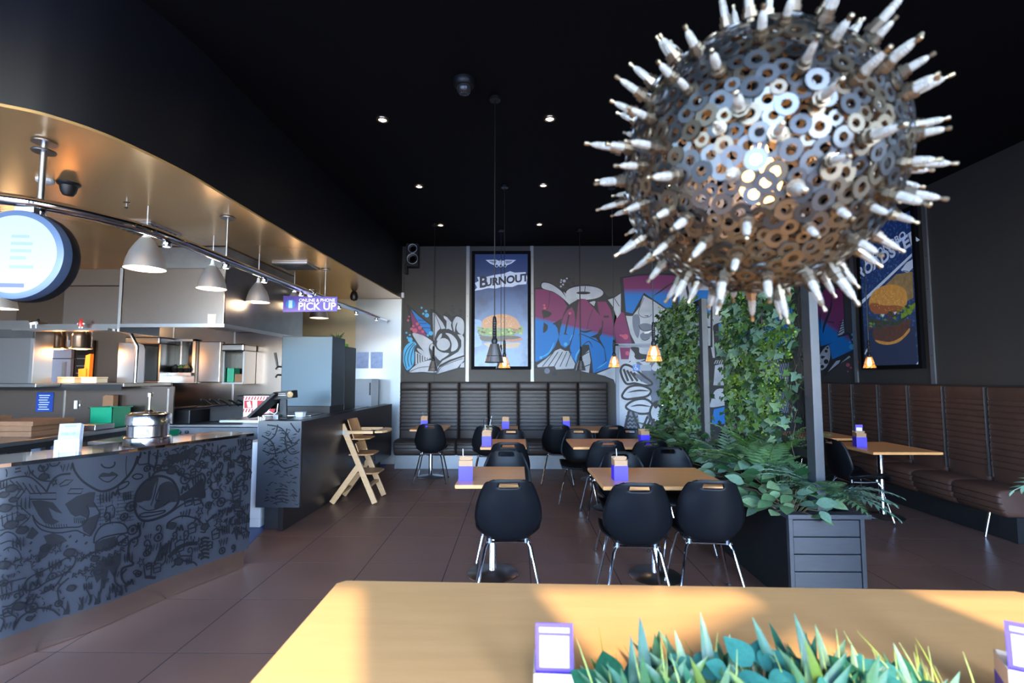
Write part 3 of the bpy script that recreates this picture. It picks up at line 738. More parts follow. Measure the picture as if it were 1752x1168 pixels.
# skull with horns and fangs
pa.line([(290, 735), (320, 670), (370, 630), (440, 620)], 10, I)
pa.line([(370, 690), (410, 660), (455, 660), (420, 690), (375, 700)], 6, I, closed=True, sm=False)
pa.line([(420, 745), (440, 715), (520, 715), (505, 745)], 6, I, closed=True, sm=False)
pa.line([(185, 745), (350, 740), (350, 780), (185, 780)], 6, I, closed=True, sm=False)
pa.line([(90, 770), (130, 720), (165, 710), (120, 770), (95, 790)], 6, I, closed=True, sm=False)
pa.fill([(405, 810), (480, 760), (560, 735), (595, 735), (585, 800), (610, 830), (555, 830), (545, 900), (500, 880), (470, 890), (440, 870)], G)
pa.fill([(195, 790), (250, 785), (330, 800), (390, 870), (350, 860), (300, 830), (330, 900), (370, 920), (330, 940), (280, 930), (240, 880)], G)
pa.fill([(545, 900), (620, 870), (600, 960), (570, 1010), (520, 980), (505, 920)], G)
pa.line([(200, 880), (240, 930), (320, 960), (430, 955), (500, 950), (540, 910), (555, 860), (540, 820)], 7, I)
pa.line([(205, 880), (215, 920), (260, 970), (360, 990), (470, 975), (500, 985)], 7, I)
for k in range(9): pa.line([(285 + k * 16, 935), (292 + k * 16, 960)], 4, I, sm=False)
for k in range(6): pa.line([(462 + k * 12, 895), (466 + k * 12, 930)], 4, I, sm=False)
pa.fill([(270, 1010), (330, 990), (390, 1010), (420, 1040), (330, 1080), (285, 1140), (230, 1168), (240, 1110), (290, 1050)], G)
pa.fill([(160, 1020), (200, 950), (240, 990), (200, 1030)], G)
pa.line([(500, 985), (560, 1010), (590, 960), (625, 870), (585, 800)], 7, I, sm=False)
# box of fries with banner
pa.line([(0, 830), (60, 825), (120, 820), (190, 880), (170, 910), (120, 950), (40, 965), (0, 975)], 6, I, sm=False)
pa.line([(0, 900), (110, 860), (180, 905)], 5, I, sm=False)
for k in range(4): pa.line([(10 + k * 32, 880 - k * 9), (16 + k * 32, 950 - k * 7)], 6, I, sm=False)
pa.line([(75, 875), (75, 940), (100, 935), (100, 905)], 6, I, sm=False)
# doughnut, arm
pa.line([(0, 1010), (40, 985), (90, 1000), (120, 1050), (130, 1100)], 7, I); pa.line([(0, 1060), (60, 1040), (120, 1060)], 6, I); pa.line([(20, 1100), (60, 1080), (110, 1100), (130, 1150), (80, 1168)], 6, I)
for (a, b) in ((150, 960), (185, 1060), (180, 1110), (375, 1060), (430, 1020), (470, 1050), (520, 1010), (530, 1060), (410, 1080)): pa.line([(a, b), (a + 14, b - 14)], 9, I, sm=False)
# brick wall behind the face
for r in range(9):
    y = 750 + r * 22; pa.line([(600 + r * 2, y + 10), (760, y - 8), (835, y - 18)], 3, I, sm=False)
    for k in range(3):
        x = 625 + k * 75 + (r % 2) * 35
        if x < 830: pa.line([(x, y + 6 - (x - 600) * 0.12), (x, y + 26 - (x - 600) * 0.12)], 3, I, sm=False)
pa.line([(650, 890), (665, 830), (700, 815), (715, 840), (710, 890), (690, 900), (685, 860), (680, 900), (660, 905)], 7, I, sm=False, closed=True)
pa.line([(685, 900), (688, 935)], 7, I, sm=False)
# pill shapes by the jaw
pa.line([(735, 715), (745, 690), (790, 670), (803, 680), (780, 705), (745, 720)], 7, I, closed=True)
pa.line([(825, 640), (850, 622), (885, 628), (885, 645), (850, 655)], 7, I, closed=True)
# burger
pa.line([(585, 1055), (590, 1010), (630, 950), (700, 925), (770, 935), (795, 985), (720, 1000), (640, 1020), (590, 1055)], 8, I)
pa.fill([(590, 1060), (640, 1030), (700, 1015), (720, 1010), (725, 1050), (690, 1100), (590, 1110)], G)
pa.line([(500, 1168), (560, 1120), (660, 1090), (730, 1060), (800, 1010)], 10, I); pa.line([(730, 1020), (770, 1000), (800, 1040), (780, 1070), (740, 1060)], 6, I, closed=True)
# helmeted head on the right
pa.fill([(840, 790), (860, 720), (920, 660), (985, 645), (960, 700), (940, 780), (900, 790), (870, 800)], G, True)
pa.fill([(985, 760), (1000, 690), (1060, 670), (1105, 720), (1110, 790), (1060, 800), (1010, 830), (960, 835)], G, True)
pa.line([(838, 830), (850, 740), (910, 665), (990, 635), (1070, 660), (1110, 730), (1110, 800), (1060, 860), (980, 900), (900, 915), (860, 890)], 13, I, closed=True)
pa.line([(865, 820), (920, 850), (1000, 830), (1080, 770)], 5, I); pa.line([(870, 880), (900, 890), (1000, 870), (1030, 850), (960, 860), (900, 865)], 7, I, closed=True)
pa.line([(985, 650), (960, 760), (940, 820)], 5, I); pa.line([(1000, 690), (970, 780), (1000, 790)], 5, I)
pa.fill([(1110, 770), (1180, 720), (1260, 650), (1270, 690), (1280, 770), (1200, 770), (1140, 790)], I, True)
pa.line([(930, 610), (935, 660), (960, 620), (1000, 600), (1090, 605), (1170, 650), (1220, 640), (1260, 620), (1280, 660), (1250, 740)], 11, I)
for k in range(7): pa.line([(990 + k * 27, 590 - k * 9), (1040 + k * 27, 540 - k * 9), (1060 + k * 27, 510 - k * 9)], 13, I, sm=False)
pa.line([(930, 480), (925, 560), (960, 580)], 11, I, sm=False); pa.line([(985, 470), (975, 550), (960, 600)], 11, I, sm=False)
pa.line([(1280, 420), (1240, 540), (1200, 600)], 7, I); pa.line([(1060, 550), (1160, 480), (1280, 420), (1340, 400)], 6, I)
pa.line([(880, 480), (860, 560), (930, 560), (935, 600)], 7, I)
# lower right figures, ribs, letters, flames in the second crop frame
pa.c = (200, 740, 0.274)
pa.line([(130, 560), (140, 640), (80, 680), (70, 780), (100, 820), (30, 850), (30, 920)], 12, I)
pa.line([(310, 600), (320, 560), (400, 520), (500, 540), (560, 600)], 8, I); pa.line([(330, 500), (420, 440), (510, 420), (540, 460)], 8, I)
for k in range(7): pa.line([(350 + k * 22, 640 + k * 1), (352 + k * 22, 680 - k * 3)], 6, I, sm=False)
pa.line([(320, 780), (380, 720), (440, 695), (500, 690)], 20, I); pa.line([(350, 800), (400, 770), (470, 770)], 9, I); pa.line([(340, 840), (400, 800), (480, 810), (500, 840)], 9, I)
for k in range(6): pa.line([(520, 670 + k * 24), (545, 655 + k * 24), (575, 660 + k * 24)], 12, I)
for k in range(5): pa.line([(230 + k * 24, 820 - k * 18), (270 + k * 18, 720 - k * 16)], 10, I, sm=False)
pa.line([(165, 830), (200, 815), (215, 820), (210, 890), (175, 900)], 8, I, sm=False, closed=True)
pa.line([(100, 870), (120, 858), (145, 868), (140, 882), (110, 884)], 6, I, closed=True)
pa.line([(175, 735), (190, 705), (210, 720), (205, 755), (185, 765)], 6, I, closed=True)
pa.line([(190, 970), (240, 930), (240, 905), (170, 900)], 16, I, sm=False)
rr = random.Random(3)
for k in range(90):
    x = rr.uniform(545, 850); y = rr.uniform(90, 690 - (x - 560) * 0.3)
    a = rr.uniform(0, 6.28); L = rr.uniform(18, 46); q = rr.uniform(-0.9, 0.9)
    pa.line([(x, y), (x + L * math.cos(a), y + L * math.sin(a)), (x + 1.7 * L * math.cos(a + q), y + 1.7 * L * math.sin(a + q))], rr.uniform(5, 13), I, taper=True)
for k in range(30):
    x = rr.uniform(270, 540); y = rr.uniform(100, 240)
    pa.line([(x, y), (x + 25, y + rr.uniform(-30, 20)), (x + 50, y + rr.uniform(-40, 20))], rr.uniform(5, 10), I, taper=True)
pa.c = (0, 760, 0.308)
def flame(x, y, s, m=I):
    pa.fill([(x, y), (x + 8 * s, y - 45 * s), (x - 8 * s, y - 80 * s), (x + 20 * s, y - 50 * s), (x + 30 * s, y - 105 * s), (x + 42 * s, y - 40 * s), (x + 30 * s, y)], m, True)
flame(345, 960, 0.9); flame(430, 925, 0.7, G); flame(520, 895, 0.8); flame(585, 880, 0.6); flame(650, 850, 0.7, G)
pa.fill([(510, 700), (560, 640), (670, 600), (665, 660), (630, 740), (600, 690), (575, 800), (555, 800), (560, 740), (535, 770)], G)
for p in ([(640, 690), (635, 760), (670, 800), (665, 860)], [(470, 790), (500, 850), (490, 890)], [(620, 770), (640, 830), (630, 870)], [(690, 780), (700, 830), (690, 860)], [(560, 800), (545, 850), (560, 890)], [(700, 690), (670, 730), (690, 770), (714, 780)]): pa.line(p, 8, I)
pa.line([(130, 790), (160, 740), (260, 690), (390, 620), (418, 640), (380, 700), (260, 760), (200, 800), (150, 810)], 7, I, closed=True)
pa.line([(200, 690), (210, 760), (190, 800)], 6, I); pa.line([(250, 760), (300, 680), (340, 650)], 6, I)
pa.line([(0, 780), (60, 760), (140, 740)], 6, I, sm=False); pa.line([(0, 840), (70, 820), (130, 800)], 6, I, sm=False)
pa.line([(35, 825), (30, 780), (62, 812), (58, 765)], 8, I, sm=False)
pa.line([(10, 830), (6, 790)], 7, I, sm=False)
pa.line([(0, 950), (40, 930), (90, 960), (70, 1020)], 7, I, sm=False); pa.line([(70, 1030), (110, 960), (200, 910), (280, 915), (330, 950)], 8, I)
pa.line([(120, 915), (160, 850), (200, 830), (170, 890), (140, 915), (150, 850)], 8, I, sm=False)
pa.line([(0, 1040), (20, 980), (0, 960)], 7, I); pa.line([(10, 900), (60, 890), (130, 830)], 6, I); pa.line([(220, 830), (300, 790), (350, 720)], 7, I); pa.line([(330, 880), (320, 800), (380, 740)], 7, I)
# lettering on the burger ribbon
for k in range(9):
    x = 400 + k * 33; y = 740 - k * 18
    pa.line([(x, y), (x + 6, y - 26), (x + 22, y - 20), (x + 8, y - 12), (x + 26, y - 2)], 8, I, sm=False)
for k in range(7):
    x = 455 + k * 36; y = 640 - k * 14
    pa.line([(x, y), (x + 8, y - 30), (x + 26, y - 24), (x + 6, y - 14), (x + 28, y - 8)], 7, I, sm=False)
for k in range(40):
    x = rr.uniform(5, 400); y = rr.uniform(560, 1000 - x * 0.25)
    a = rr.uniform(0, 6.28); L = rr.uniform(8, 22)
    pa.line([(x, y), (x + L * math.cos(a), y + L * math.sin(a)), (x + 1.6 * L * math.cos(a + .6), y + 1.6 * L * math.sin(a + .6))], rr.uniform(4, 8), I, taper=True)
# small doodles between the big figures
pa.c = (0, 0, 1); rd = random.Random(8); spots = []
keep = ((120, 770, 240, 842), (226, 810, 310, 895), (48, 832, 175, 925), (152, 888, 222, 948))
def doodle(x, y, z_, kind, sx):
    def P(u, v): return (x + u * z_ * sx, y + v * z_ - u * z_ * 0.22)
    if kind == 0:
        pa.line([P(math.cos(a), 0.7 * math.sin(a)) for a in [k_ * 0.7 for k_ in range(9)]], 2.2, I, closed=True); pa.fill([P(0.4 * math.cos(a), 0.4 * math.sin(a)) for a in [k_ * 0.9 for k_ in range(7)]], I)
    elif kind == 1: pa.line([P(-1 + 0.33 * k_, 0.5 if k_ % 2 else -0.5) for k_ in range(7)], 2.4, I, sm=False)
    elif kind == 2: pa.line([P(math.cos(a) * (1 if k_ % 2 else 0.42), math.sin(a) * (1 if k_ % 2 else 0.42)) for k_, a in enumerate([q * math.pi / 5 for q in range(10)])], 2, I, sm=False, closed=True)
    elif kind == 3:
        for k_ in range(4): pa.line([P(-0.9 + 0.6 * k_, -0.9), P(-0.95 + 0.6 * k_, 0.2 * k_), P(-0.8 + 0.6 * k_, 0.9)], 2.4, I, taper=True)
    elif kind == 4: pa.line([P(0.1 * k_ * math.cos(k_ * 0.8), 0.1 * k_ * math.sin(k_ * 0.8)) for k_ in range(11)], 2, I)
    elif kind == 5: pa.fill([P(-1, 0), P(-0.3, -0.7), P(1, -0.2), P(0.3, 0.5)], G, True); pa.line([P(-1, 0), P(-0.3, -0.7), P(1, -0.2), P(0.3, 0.5)], 2, I, closed=True)
    elif kind == 6:
        pa.line([P(-1, -0.6), P(0, -0.9), P(1, -0.6), P(0.8, 0.8), P(-0.8, 0.8)], 2.2, I, sm=False, closed=True); pa.line([P(-0.7, 0), P(0.7, 0)], 2, I, sm=False)
    else: pa.line([P(-1, 0.6), P(-0.6, -0.6), P(0, 0.2), P(0.5, -0.8), P(1, 0.5)], 2.6, I)
for _ in range(900):
    x = rd.uniform(3, 428); y = rd.uniform(800 - x * 0.12, 1075 - x * 0.34); z_ = rd.uniform(6, 12)
    if any(a - 3 < x < c_ + 3 and b_ - 3 < y < d_ + 3 for a, b_, c_, d_ in keep) or any((x - u) ** 2 + (y - v) ** 2 < (17 if x < 230 else 13) ** 2 for u, v in spots): continue
    spots.append((x, y)); doodle(x, y, z_, rd.randrange(8), 1.0 - 0.4 * x / 430)
pa.build('line_art', sc)

# ---- flyer holder on the counter
t = thing('flyer_holder', (-2.70, 2.99, ZT + 0.001), 'white flyers in a clear stand on the steel counter top', 'flyer stand'); t.rotation_euler = (0, 0, R(30))
m_fly = fade_mat('printed_flyer', S(225, 230, 245), S(120, 130, 215), 2, 1.11, 0.012, rough=0.45)
for k in range(4):
    f = MB().box(-0.05 + 0.004 * k, 0.05 + 0.004 * k, -0.001, 0.001, 0.006, 0.168 - 0.003 * k).xf(Matrix.Translation((0, 0.004 + 0.006 * k, 0)) @ Matrix.Rotation(R(-12), 4, 'X')).build('flyer', mat('flyer_paper', (0.28, 0.29, 0.32), 0.6), t, world=False)
    if k == 0:
        T = Matrix.Translation((0, 0.0025, 0)) @ Matrix.Rotation(R(-12), 4, 'X')
        MB().box(-0.03, 0.035, -0.0006, 0, 0.028, 0.072).xf(T).build('photo_print', mat('violet_photo_print', S(96, 104, 196), 0.4, noise=(60, 0, S(196, 150, 150))), f, world=False)
        MB().box(-0.025, 0.03, -0.0006, 0, 0.148, 0.156).xf(T).box(-0.035, 0.0, -0.0006, 0, 0.10, 0.104).box(-0.035, 0.0, -0.0006, 0, 0.108, 0.112).build('print_lines', mat('slate_print', S(96, 120, 170), 0.5), f, world=False)
        MB().lathe([(0.010, 0), (0.010, 0.0006)], 14, (0.032, -0.025, 0.108), axis=(0, -1, 0)).build('roundel', MATS['slate_print'], f, world=False)
m_clear = mat('clear_acrylic', (0.85, 0.88, 0.92), 0.08, alpha=0.28)
MB().box(-0.055, 0.06, -0.030, -0.027, 0.0, 0.075).box(-0.055, 0.06, -0.03, 0.05, 0.0, 0.003).box(-0.055, -0.052, -0.03, 0.05, 0, 0.05).box(0.057, 0.06, -0.03, 0.05, 0, 0.05).build('acrylic_stand', m_clear, t, world=False)
MB().tube([(-0.035, -0.031, 0.0), (-0.033, -0.031, 0.06), (-0.02, -0.031, 0.07), (0.03, -0.031, 0.07), (0.042, -0.031, 0.06), (0.045, -0.031, 0)], 0.004, 6).build('front_lip', m_whiteplastic, t, world=False)

# ---- stacked steel sauce dispenser
t = thing('sauce_dispenser', (-2.46, 3.32, ZT + 0.001), 'stacked chrome dispenser drum with plunger rod on the counter', 'dispenser')
MB().lathe([(0.130, 0), (0.133, 0.004), (0.133, 0.05), (0.126, 0.056), (0.118, 0.058)], 40).build('base_drum', mat('satin_drum_steel', (0.78, 0.78, 0.79), 0.16, 1.0), t, smooth=True, world=False)
MB().lathe([(0.116, 0.058), (0.116, 0.125), (0.110, 0.13)], 40).build('middle_drum', mat('satin_drum_steel', (0.78, 0.78, 0.79), 0.16, 1.0), t, smooth=True, world=False)
MB().lathe([(0.118, 0.132), (0.127, 0.136), (0.127, 0.192), (0.122, 0.20), (0.10, 0.206), (0.095, 0.212), (0.03, 0.216), (0.018, 0.228)], 40).build('top_drum', mat('satin_drum_steel', (0.78, 0.78, 0.79), 0.16, 1.0), t, smooth=True, world=False)
rod = MB().lathe([(0.008, 0.216), (0.008, 0.31), (0.016, 0.315), (0.016, 0.338), (0.012, 0.342)], 14).build('plunger_rod', mat('satin_drum_steel', (0.78, 0.78, 0.79), 0.16, 1.0), t, smooth=True, world=False)
pl = MB(); n = 8
for i in range(n + 1):
    a = R(-86 + i * 5)
    pl.v += [Vector((0.1175 * math.cos(a), 0.1175 * math.sin(a), 0.066)), Vector((0.1175 * math.cos(a), 0.1175 * math.sin(a), 0.105))]
for i in range(n): pl.f.append((2 * i, 2 * i + 2, 2 * i + 3, 2 * i + 1)); pl.m.append(0)
pl.build('paper_label', mat('blue_white_label', S(205, 208, 235), 0.5, noise=(40, 0, S(70, 70, 190))), t, world=False)

# ---- pick-up counter: art panel on a pedestal
pc = thing('pickup_counter', (-2.31, 5.2, 0), 'slate pick up counter with line art end panel on pedestal', 'counter')
MB().box(-2.535, -2.11, 4.88, 4.90, 0.238, 1.065).build('art_panel', m_panel, pc)
MB().box(-2.50, -2.285, 4.99, 5.16, 0.005, 0.238).build('pedestal', m_steel_dk, pc)
MB().box(-2.53, -2.235, 4.902, 7.5, 0.24, 1.03).build('carcass', m_blackmetal, pc)
MB().box(-3.05, -2.235, 5.10, 7.5, 1.032, 1.055).build('worktop', m_steel, pc)
MB().box(-2.54, -2.235, 4.89, 5.095, 1.04, 1.062).build('black_top', m_black, pc)
pa = Paint(lambda x, y, o: atY(x, y, 4.88 - o), crop=(420, 560, 280 / 908.))
rr = random.Random(11)
for P_ in ([(120, 540), (200, 560), (260, 640), (300, 620)], [(90, 600), (150, 640), (170, 720)], [(230, 560), (220, 640), (250, 700), (300, 690)], [(95, 680), (140, 700), (200, 690), (290, 640)], [(100, 760), (160, 730), (210, 780), (295, 760)], [(180, 540), (160, 600), (100, 650)], [(250, 530), (290, 580), (300, 560)]): pa.line(P_, 7, I)
pa.lw = 0.9
for k in range(120):
    x = rr.uniform(95, 270); y = rr.uniform(560, 980); a = rr.uniform(-0.5, 0.5); L = rr.uniform(8, 20)
    pa.line([(x, y), (x + L, y + L * a), (x + 1.8 * L, y + L * rr.uniform(-1, 1))], rr.uniform(4, 8), I, taper=True)
for k in range(5): pa.line([(165, 900 + k * 18), (200, 894 + k * 18), (235, 902 + k * 18)], 7, I)
pa.build('line_art', pc)
MB().box(-2.76, -2.56, 5.02, 5.5, 0.09, 0.84).box(-2.76, -2.56, 5.03, 5.5, 0.005, 0.09).build('waste_cabinet', m_whiteplastic, label='white waste cabinet between the two counters', cat='cabinet', bevel=0.006)
t = thing('straw_cup', (-2.615, 5.10, 0.8405), 'blue and white cup of white straws beside the pick up counter', 'cup')
MB().lathe([(0.03, 0), (0.036, 0.15), (0.033, 0.15), (0.028, 0.01)], 16).build('cup', mat('blue_white_cup', S(226, 228, 240), 0.5, noise=(9, 0, S(40, 40, 200)), stretch=(0.3, 0.3, 2.4)), t, smooth=True, world=False)
for k in range(9):
    a = k * 0.7; MB().tube([(0.012 * math.cos(a), 0.012 * math.sin(a), 0.02), (0.032 * math.cos(a), 0.032 * math.sin(a), 0.235 + 0.01 * (k % 3))], 0.006, 6).build('straw', m_white, t, world=False)

# ---- point of sale terminal
t = thing('order_terminal', (-2.50, 5.30, 1.056), 'black order terminal with tilted screen on the pick up counter', 'terminal')
MB().box(-0.05, 0.08, -0.06, 0.10, 0, 0.016).bar((0.015, 0.0, 0.01), (0.0, 0.02, 0.20), 0.07, 0.03, up=(0, 1, 0)).build('stand', m_black, t, world=False, bevel=0.003)
MB().bar((-0.30, 0.0, 0.02), (-0.03, 0.0, 0.27), 0.26, 0.03, up=(0.7, 0, 0.7)).build('screen', m_black, t, world=False, bevel=0.004)
hd = MB().box(-0.045, 0.15, -0.06, 0.08, 0.205, 0.285).xf(Matrix.Rotation(R(-6), 4, 'Y')).build('customer_display', m_black, t, world=False, bevel=0.004)
MB().lathe([(0.032, 0), (0.032, 0.002)], 18, (0.105, -0.061, 0.255), axis=(0, -1, 0)).build('burger_print', mat('burger_print', S(200, 170, 110), 0.5, noise=(40, 0, S(90, 50, 25))), hd, world=False)
MB().box(-0.02, 0.055, -0.0625, -0.0605, 0.262, 0.267).box(-0.02, 0.06, -0.0625, -0.0605, 0.244, 0.252).build('print_lines', mat('grey_print', S(170, 165, 160), 0.5), hd, world=False)
MB().tube([(-0.14, -0.02, 0.08), (-0.06, -0.05, 0.05), (-0.03, -0.06, 0.07), (-0.02, -0.06, 0.16)], 0.005, 6).build('cable', m_whiteplastic, t, world=False)
MB().box(-0.055, 0.0, -0.09, -0.03, 0.0, 0.045).build('power_block', m_steel_dk, t, world=False)

# ---- drinks machine, black oven, things on the worktop
t = thing('drinks_machine', (-2.55, 6.2, 1.056), 'blue grey steel drinks machine standing on the pick up counter', 'machine')
MB().box(-2.86, -2.245, 6.0, 6.45, 1.14, 1.99).build('body', m_fridge, t, bevel=0.008)
MB().box(-2.84, -2.265, 6.02, 6.45, 1.057, 1.14).build('plinth', m_black, t)
MB().box(-2.87, -2.86, 6.03, 6.3, 1.30, 1.88).build('side_panel', m_black, t)
for k, z in enumerate((1.52, 1.62)):
    o = MB().tube([(-2.865, 6.05, z), (-2.93, 6.05, z), (-2.95, 6.05, z - 0.03)], 0.012, 8).build('tap', m_black, t)
    if k: MB().tube([(-2.93, 6.05, z + 0.01), (-2.965, 6.05, z + 0.17)], [0.012, 0.017], 8).build('tap_handle', m_black, o)
t = thing('black_oven', (-2.38, 6.8, 1.056), 'tall black ventilated oven behind the drinks machine', 'oven')
MB().box(-2.54, -2.28, 6.56, 7.0, 1.057, 1.90).build('body', m_black, t, bevel=0.006)
for k in range(5): MB().box(-2.46, -2.33, 6.552, 6.56, 1.80 - k * 0.018, 1.808 - k * 0.018).build('vent_slot', m_steel_dk, t)
for x in (-2.50, -2.32):
    for z in (1.10, 1.45): MB().lathe([(0.008, 0), (0.008, 0.004)], 8, (x, 6.559, z), axis=(0, -1, 0)).build('screw', m_chrome, t)
MB().box(-2.90, -2.30, 5.55, 5.85, 1.056, 1.075).build('drip_tray', m_steel, label='flat steel tray in front of the drinks machine', cat='tray', bevel=0.006)
t = thing('plastic_tub', (-2.37, 5.45, 1.056), 'clear dark plastic tub at the end of the pick up counter', 'tub')
MB().lathe([(0.05, 0), (0.065, 0.06), (0.062, 0.06), (0.047, 0.004)], 4, (0, 0, 0)).xf(Matrix.Rotation(R(45), 4, 'Z')).build('tub', m_clear, t, world=False)
MB().box(-0.05, 0.05, -0.05, 0.05, 0.06, 0.066).build('lid', m_glass_dark, t, world=False, bevel=0.003)
t = thing('potted_plant', (-2.46, 6.75, 1.902), 'small green plant in white pot on top of the black oven', 'plant')
MB().lathe([(0.045, 0), (0.06, 0.11), (0.055, 0.11), (0.05, 0.09)], 14).build('pot', mat('white_ceramic_pot', S(190, 195, 180), 0.5), t, smooth=True, world=False)
for k in range(12):
    a = k * 0.52; r = 0.05 + 0.05 * (k % 3)
    MB().add([(0, 0, 0.09), (0.5 * r * math.cos(a - 0.25), 0.5 * r * math.sin(a - 0.25), 0.15), (r * math.cos(a), r * math.sin(a), 0.17 + 0.03 * (k % 2)), (0.5 * r * math.cos(a + 0.25), 0.5 * r * math.sin(a + 0.25), 0.15)], [(0, 1, 2, 3)]).build('leaf', mat('dull_green_leaf', (0.06, 0.13, 0.05), 0.5), t, world=False)
MB().box(-2.34, -2.285, 6.6, 6.7, 1.902, 1.94).build('green_packet', mat('lime_packet', S(110, 190, 40), 0.5), label='lime green packet lying on the black oven', cat='packet', bevel=0.004)

# ================================================================== kitchen behind the counter
def rect(x0, y0, x1, y1, Y):
    a = atY(x0, y1, Y); b = atY(x1, y0, Y); return a.x, b.x, a.z, b.z
YK = 6.8
kw = MB().box(-6.97, -3.22, YK, YK + 0.1, 0, ZS - 0.01).build('wall_kitchen', m_steel_h, kind='structure')
for x in (-5.9, -4.75, -3.9): MB().box(x - 0.01, x + 0.01, YK - 0.006, YK, 0.9, 2.85).build('cover_strip', m_alu, kw)
sp = MB().box(-2.83, -2.03, YB - 0.02, YB - 0.002, 0.005, ZS - 0.01).build('wall_kitchen_panel', mat('cool_steel_sheet', (0.33, 0.365, 0.41), 0.36, 0.9), kind='structure')
for i, (xa, xb, lab) in enumerate(((609, 631, 'left pale blue notice taped to the steel end wall'), (634, 655, 'right pale blue notice taped to the steel end wall'))):
    x0, x1, z0, z1 = rect(xa, 602, xb, 630, YB - 0.022)
    o = MB().box(x0, x1, YB - 0.024, YB - 0.021, z0, z1).build('notice', mat('pale_blue_notice', S(170, 190, 230), 0.5, noise=(14, 0, S(120, 150, 210))), label=lab, cat='notice', group='notices on the end wall')
t = thing('stockroom_post', (-2.6, 7.9, 0.0), 'pale grey upright unit against steel end wall', 'cabinet')
x0, x1, z0, z1 = rect(606, 648, 636, 705, 8.1)
MB().box(x0, x1, 8.1, 8.5, 0.005, z1).build('body', mat('pale_grey_door', S(150, 158, 170), 0.45), t); MB().tube([(x1 - 0.02, 8.08, 1.2), (x1 - 0.02, 8.08, 1.4)], 0.01, 8).build('handle', m_black, t)

# extraction hood and the flush panel to its left
hd = thing('extraction_hood', (-3.5, 5.9, 2.02), 'big steel extraction hood above the cook line', 'hood')
MB().box(-4.0, -2.96, 4.95, 4.97, 2.02, 2.60).build('front_panel', m_steel_h, hd, bevel=0.006)
MB().box(-2.98, -2.96, 4.972, 6.79, 2.02, 2.60).build('side_panel', m_steel_dk, hd)
MB().box(-4.0, -2.98, 4.972, 6.79, 2.12, 2.60).build('inner_box', m_steel_dk, hd)
MB().box(-4.0, -2.94, 4.93, 4.95, 1.995, 2.03).box(-2.96, -2.94, 4.95, 6.79, 1.995, 2.03).build('gutter', m_steel, hd)
MB().box(-3.9, -3.05, 5.1, 6.7, 2.60, 2.855).build('duct', m_steel_dk, hd)
for k in range(5):
    MB().box(-3.92 + k * 0.19, -3.75 + k * 0.19, 5.05, 6.7, 2.105, 2.12).build('grease_filter', m_steel, hd)
pl_ = rect(355, 537, 370, 556, 4.95)
MB().box(pl_[0], pl_[1], 4.946, 4.95, pl_[2], pl_[3]).build('rating_label', mat('greyed_label', (0.3, 0.3, 0.3), 0.6), hd)
t = thing('overhead_cabinet', (-4.3, 5.1, 2.0), 'flush steel overhead cabinet left of the hood', 'cabinet')
MB().box(-4.62, -4.03, 4.97, 5.5, 2.02, 2.42).build('door', m_steel_h, t, bevel=0.004); MB().box(-4.62, -4.03, 4.97, 5.5, 2.425, 2.60).build('top_panel', m_steel_h, t, bevel=0.004)
MB().box(-4.03, -4.005, 4.94, 5.5, 1.95, 2.60).build('corner_post', m_alu, t)
t = thing('ceiling_cassette', (-3.4, 4.5, 2.84), 'square white ceiling vent in the steel soffit near the pendants', 'vent')
MB().box(-3.62, -3.22, 4.25, 4.65, 2.845, 2.862).build('frame', m_alu, t)
for k in range(6): MB().box(-3.60, -3.24, 4.28 + k * 0.06, 4.31 + k * 0.06, 2.838, 2.845).build('slat', m_steel_dk, t)
t = thing('ceiling_cassette', (-3.3, 6.0, 2.84), 'square ceiling vent in the soffit above the far pendants', 'vent')
MB().box(-2.92, -2.5, 5.8, 6.2, 2.845, 2.862).build('frame', m_alu, t)
for k in range(6): MB().box(-2.90, -2.52, 5.83 + k * 0.06, 5.86 + k * 0.06, 2.838, 2.845).build('slat', m_steel_dk, t)

# pass shelf with heat lamps
YP = 5.6
ps = thing('pass_shelf', (-5.0, 5.8, 1.36), 'steel pass shelf with lamp rail below the overhead cabinet', 'shelf')
MB().box(-6.9, -4.44, YP - 0.02, 6.35, 1.385, 1.425).build('shelf_board', m_steel, ps, bevel=0.004); MB().box(-6.9, -5.15, 5.28, YP - 0.031, 1.385, 1.425).build('shelf_board', m_steel, ps, bevel=0.004)
MB().box(-6.9, -4.46, YP - 0.03, YP - 0.021, 1.345, 1.415).build('shelf_edge', m_blackmetal, ps)
MB().box(-6.9, -4.02, 5.80, 5.82, 0.95, 1.384).build('splash_panel', m_steel_h, ps)
for xp in (110, 287): q = atY(xp, 690, 5.8).x; MB().box(q - 0.006, q + 0.006, 5.793, 5.80, 0.96, 1.36).build('cover_strip', m_alu, ps)
x0, x1, _, _ = rect(157, 590, 209, 655, YP)
pts = [(x0, 1.426), (x1, 1.426), (x1, 1.83), (x1 - 0.02, 1.88), (x1 - 0.07, 1.90), (x0, 1.91)]
MB().prism(pts, lambda u, v, d: Vector((u, YP + 0.35 + d, v)), 0.012).build('end_screen', m_steel, ps)
MB().tube([(-5.62, YP + 0.1, 2.09), (-4.72, YP + 0.1, 2.06), (-4.50, YP + 0.12, 2.0), (-4.45, YP + 0.16, 1.85), (-4.45, YP + 0.16, 1.43)], 0.02, 10).build('lamp_rail', m_steel, ps, smooth=True)
m_warmglow = mat('heat_lamp_glow', (1, 0.6, 0.25), 0.4, emit=(1.0, 0.50, 0.16), estr=16)
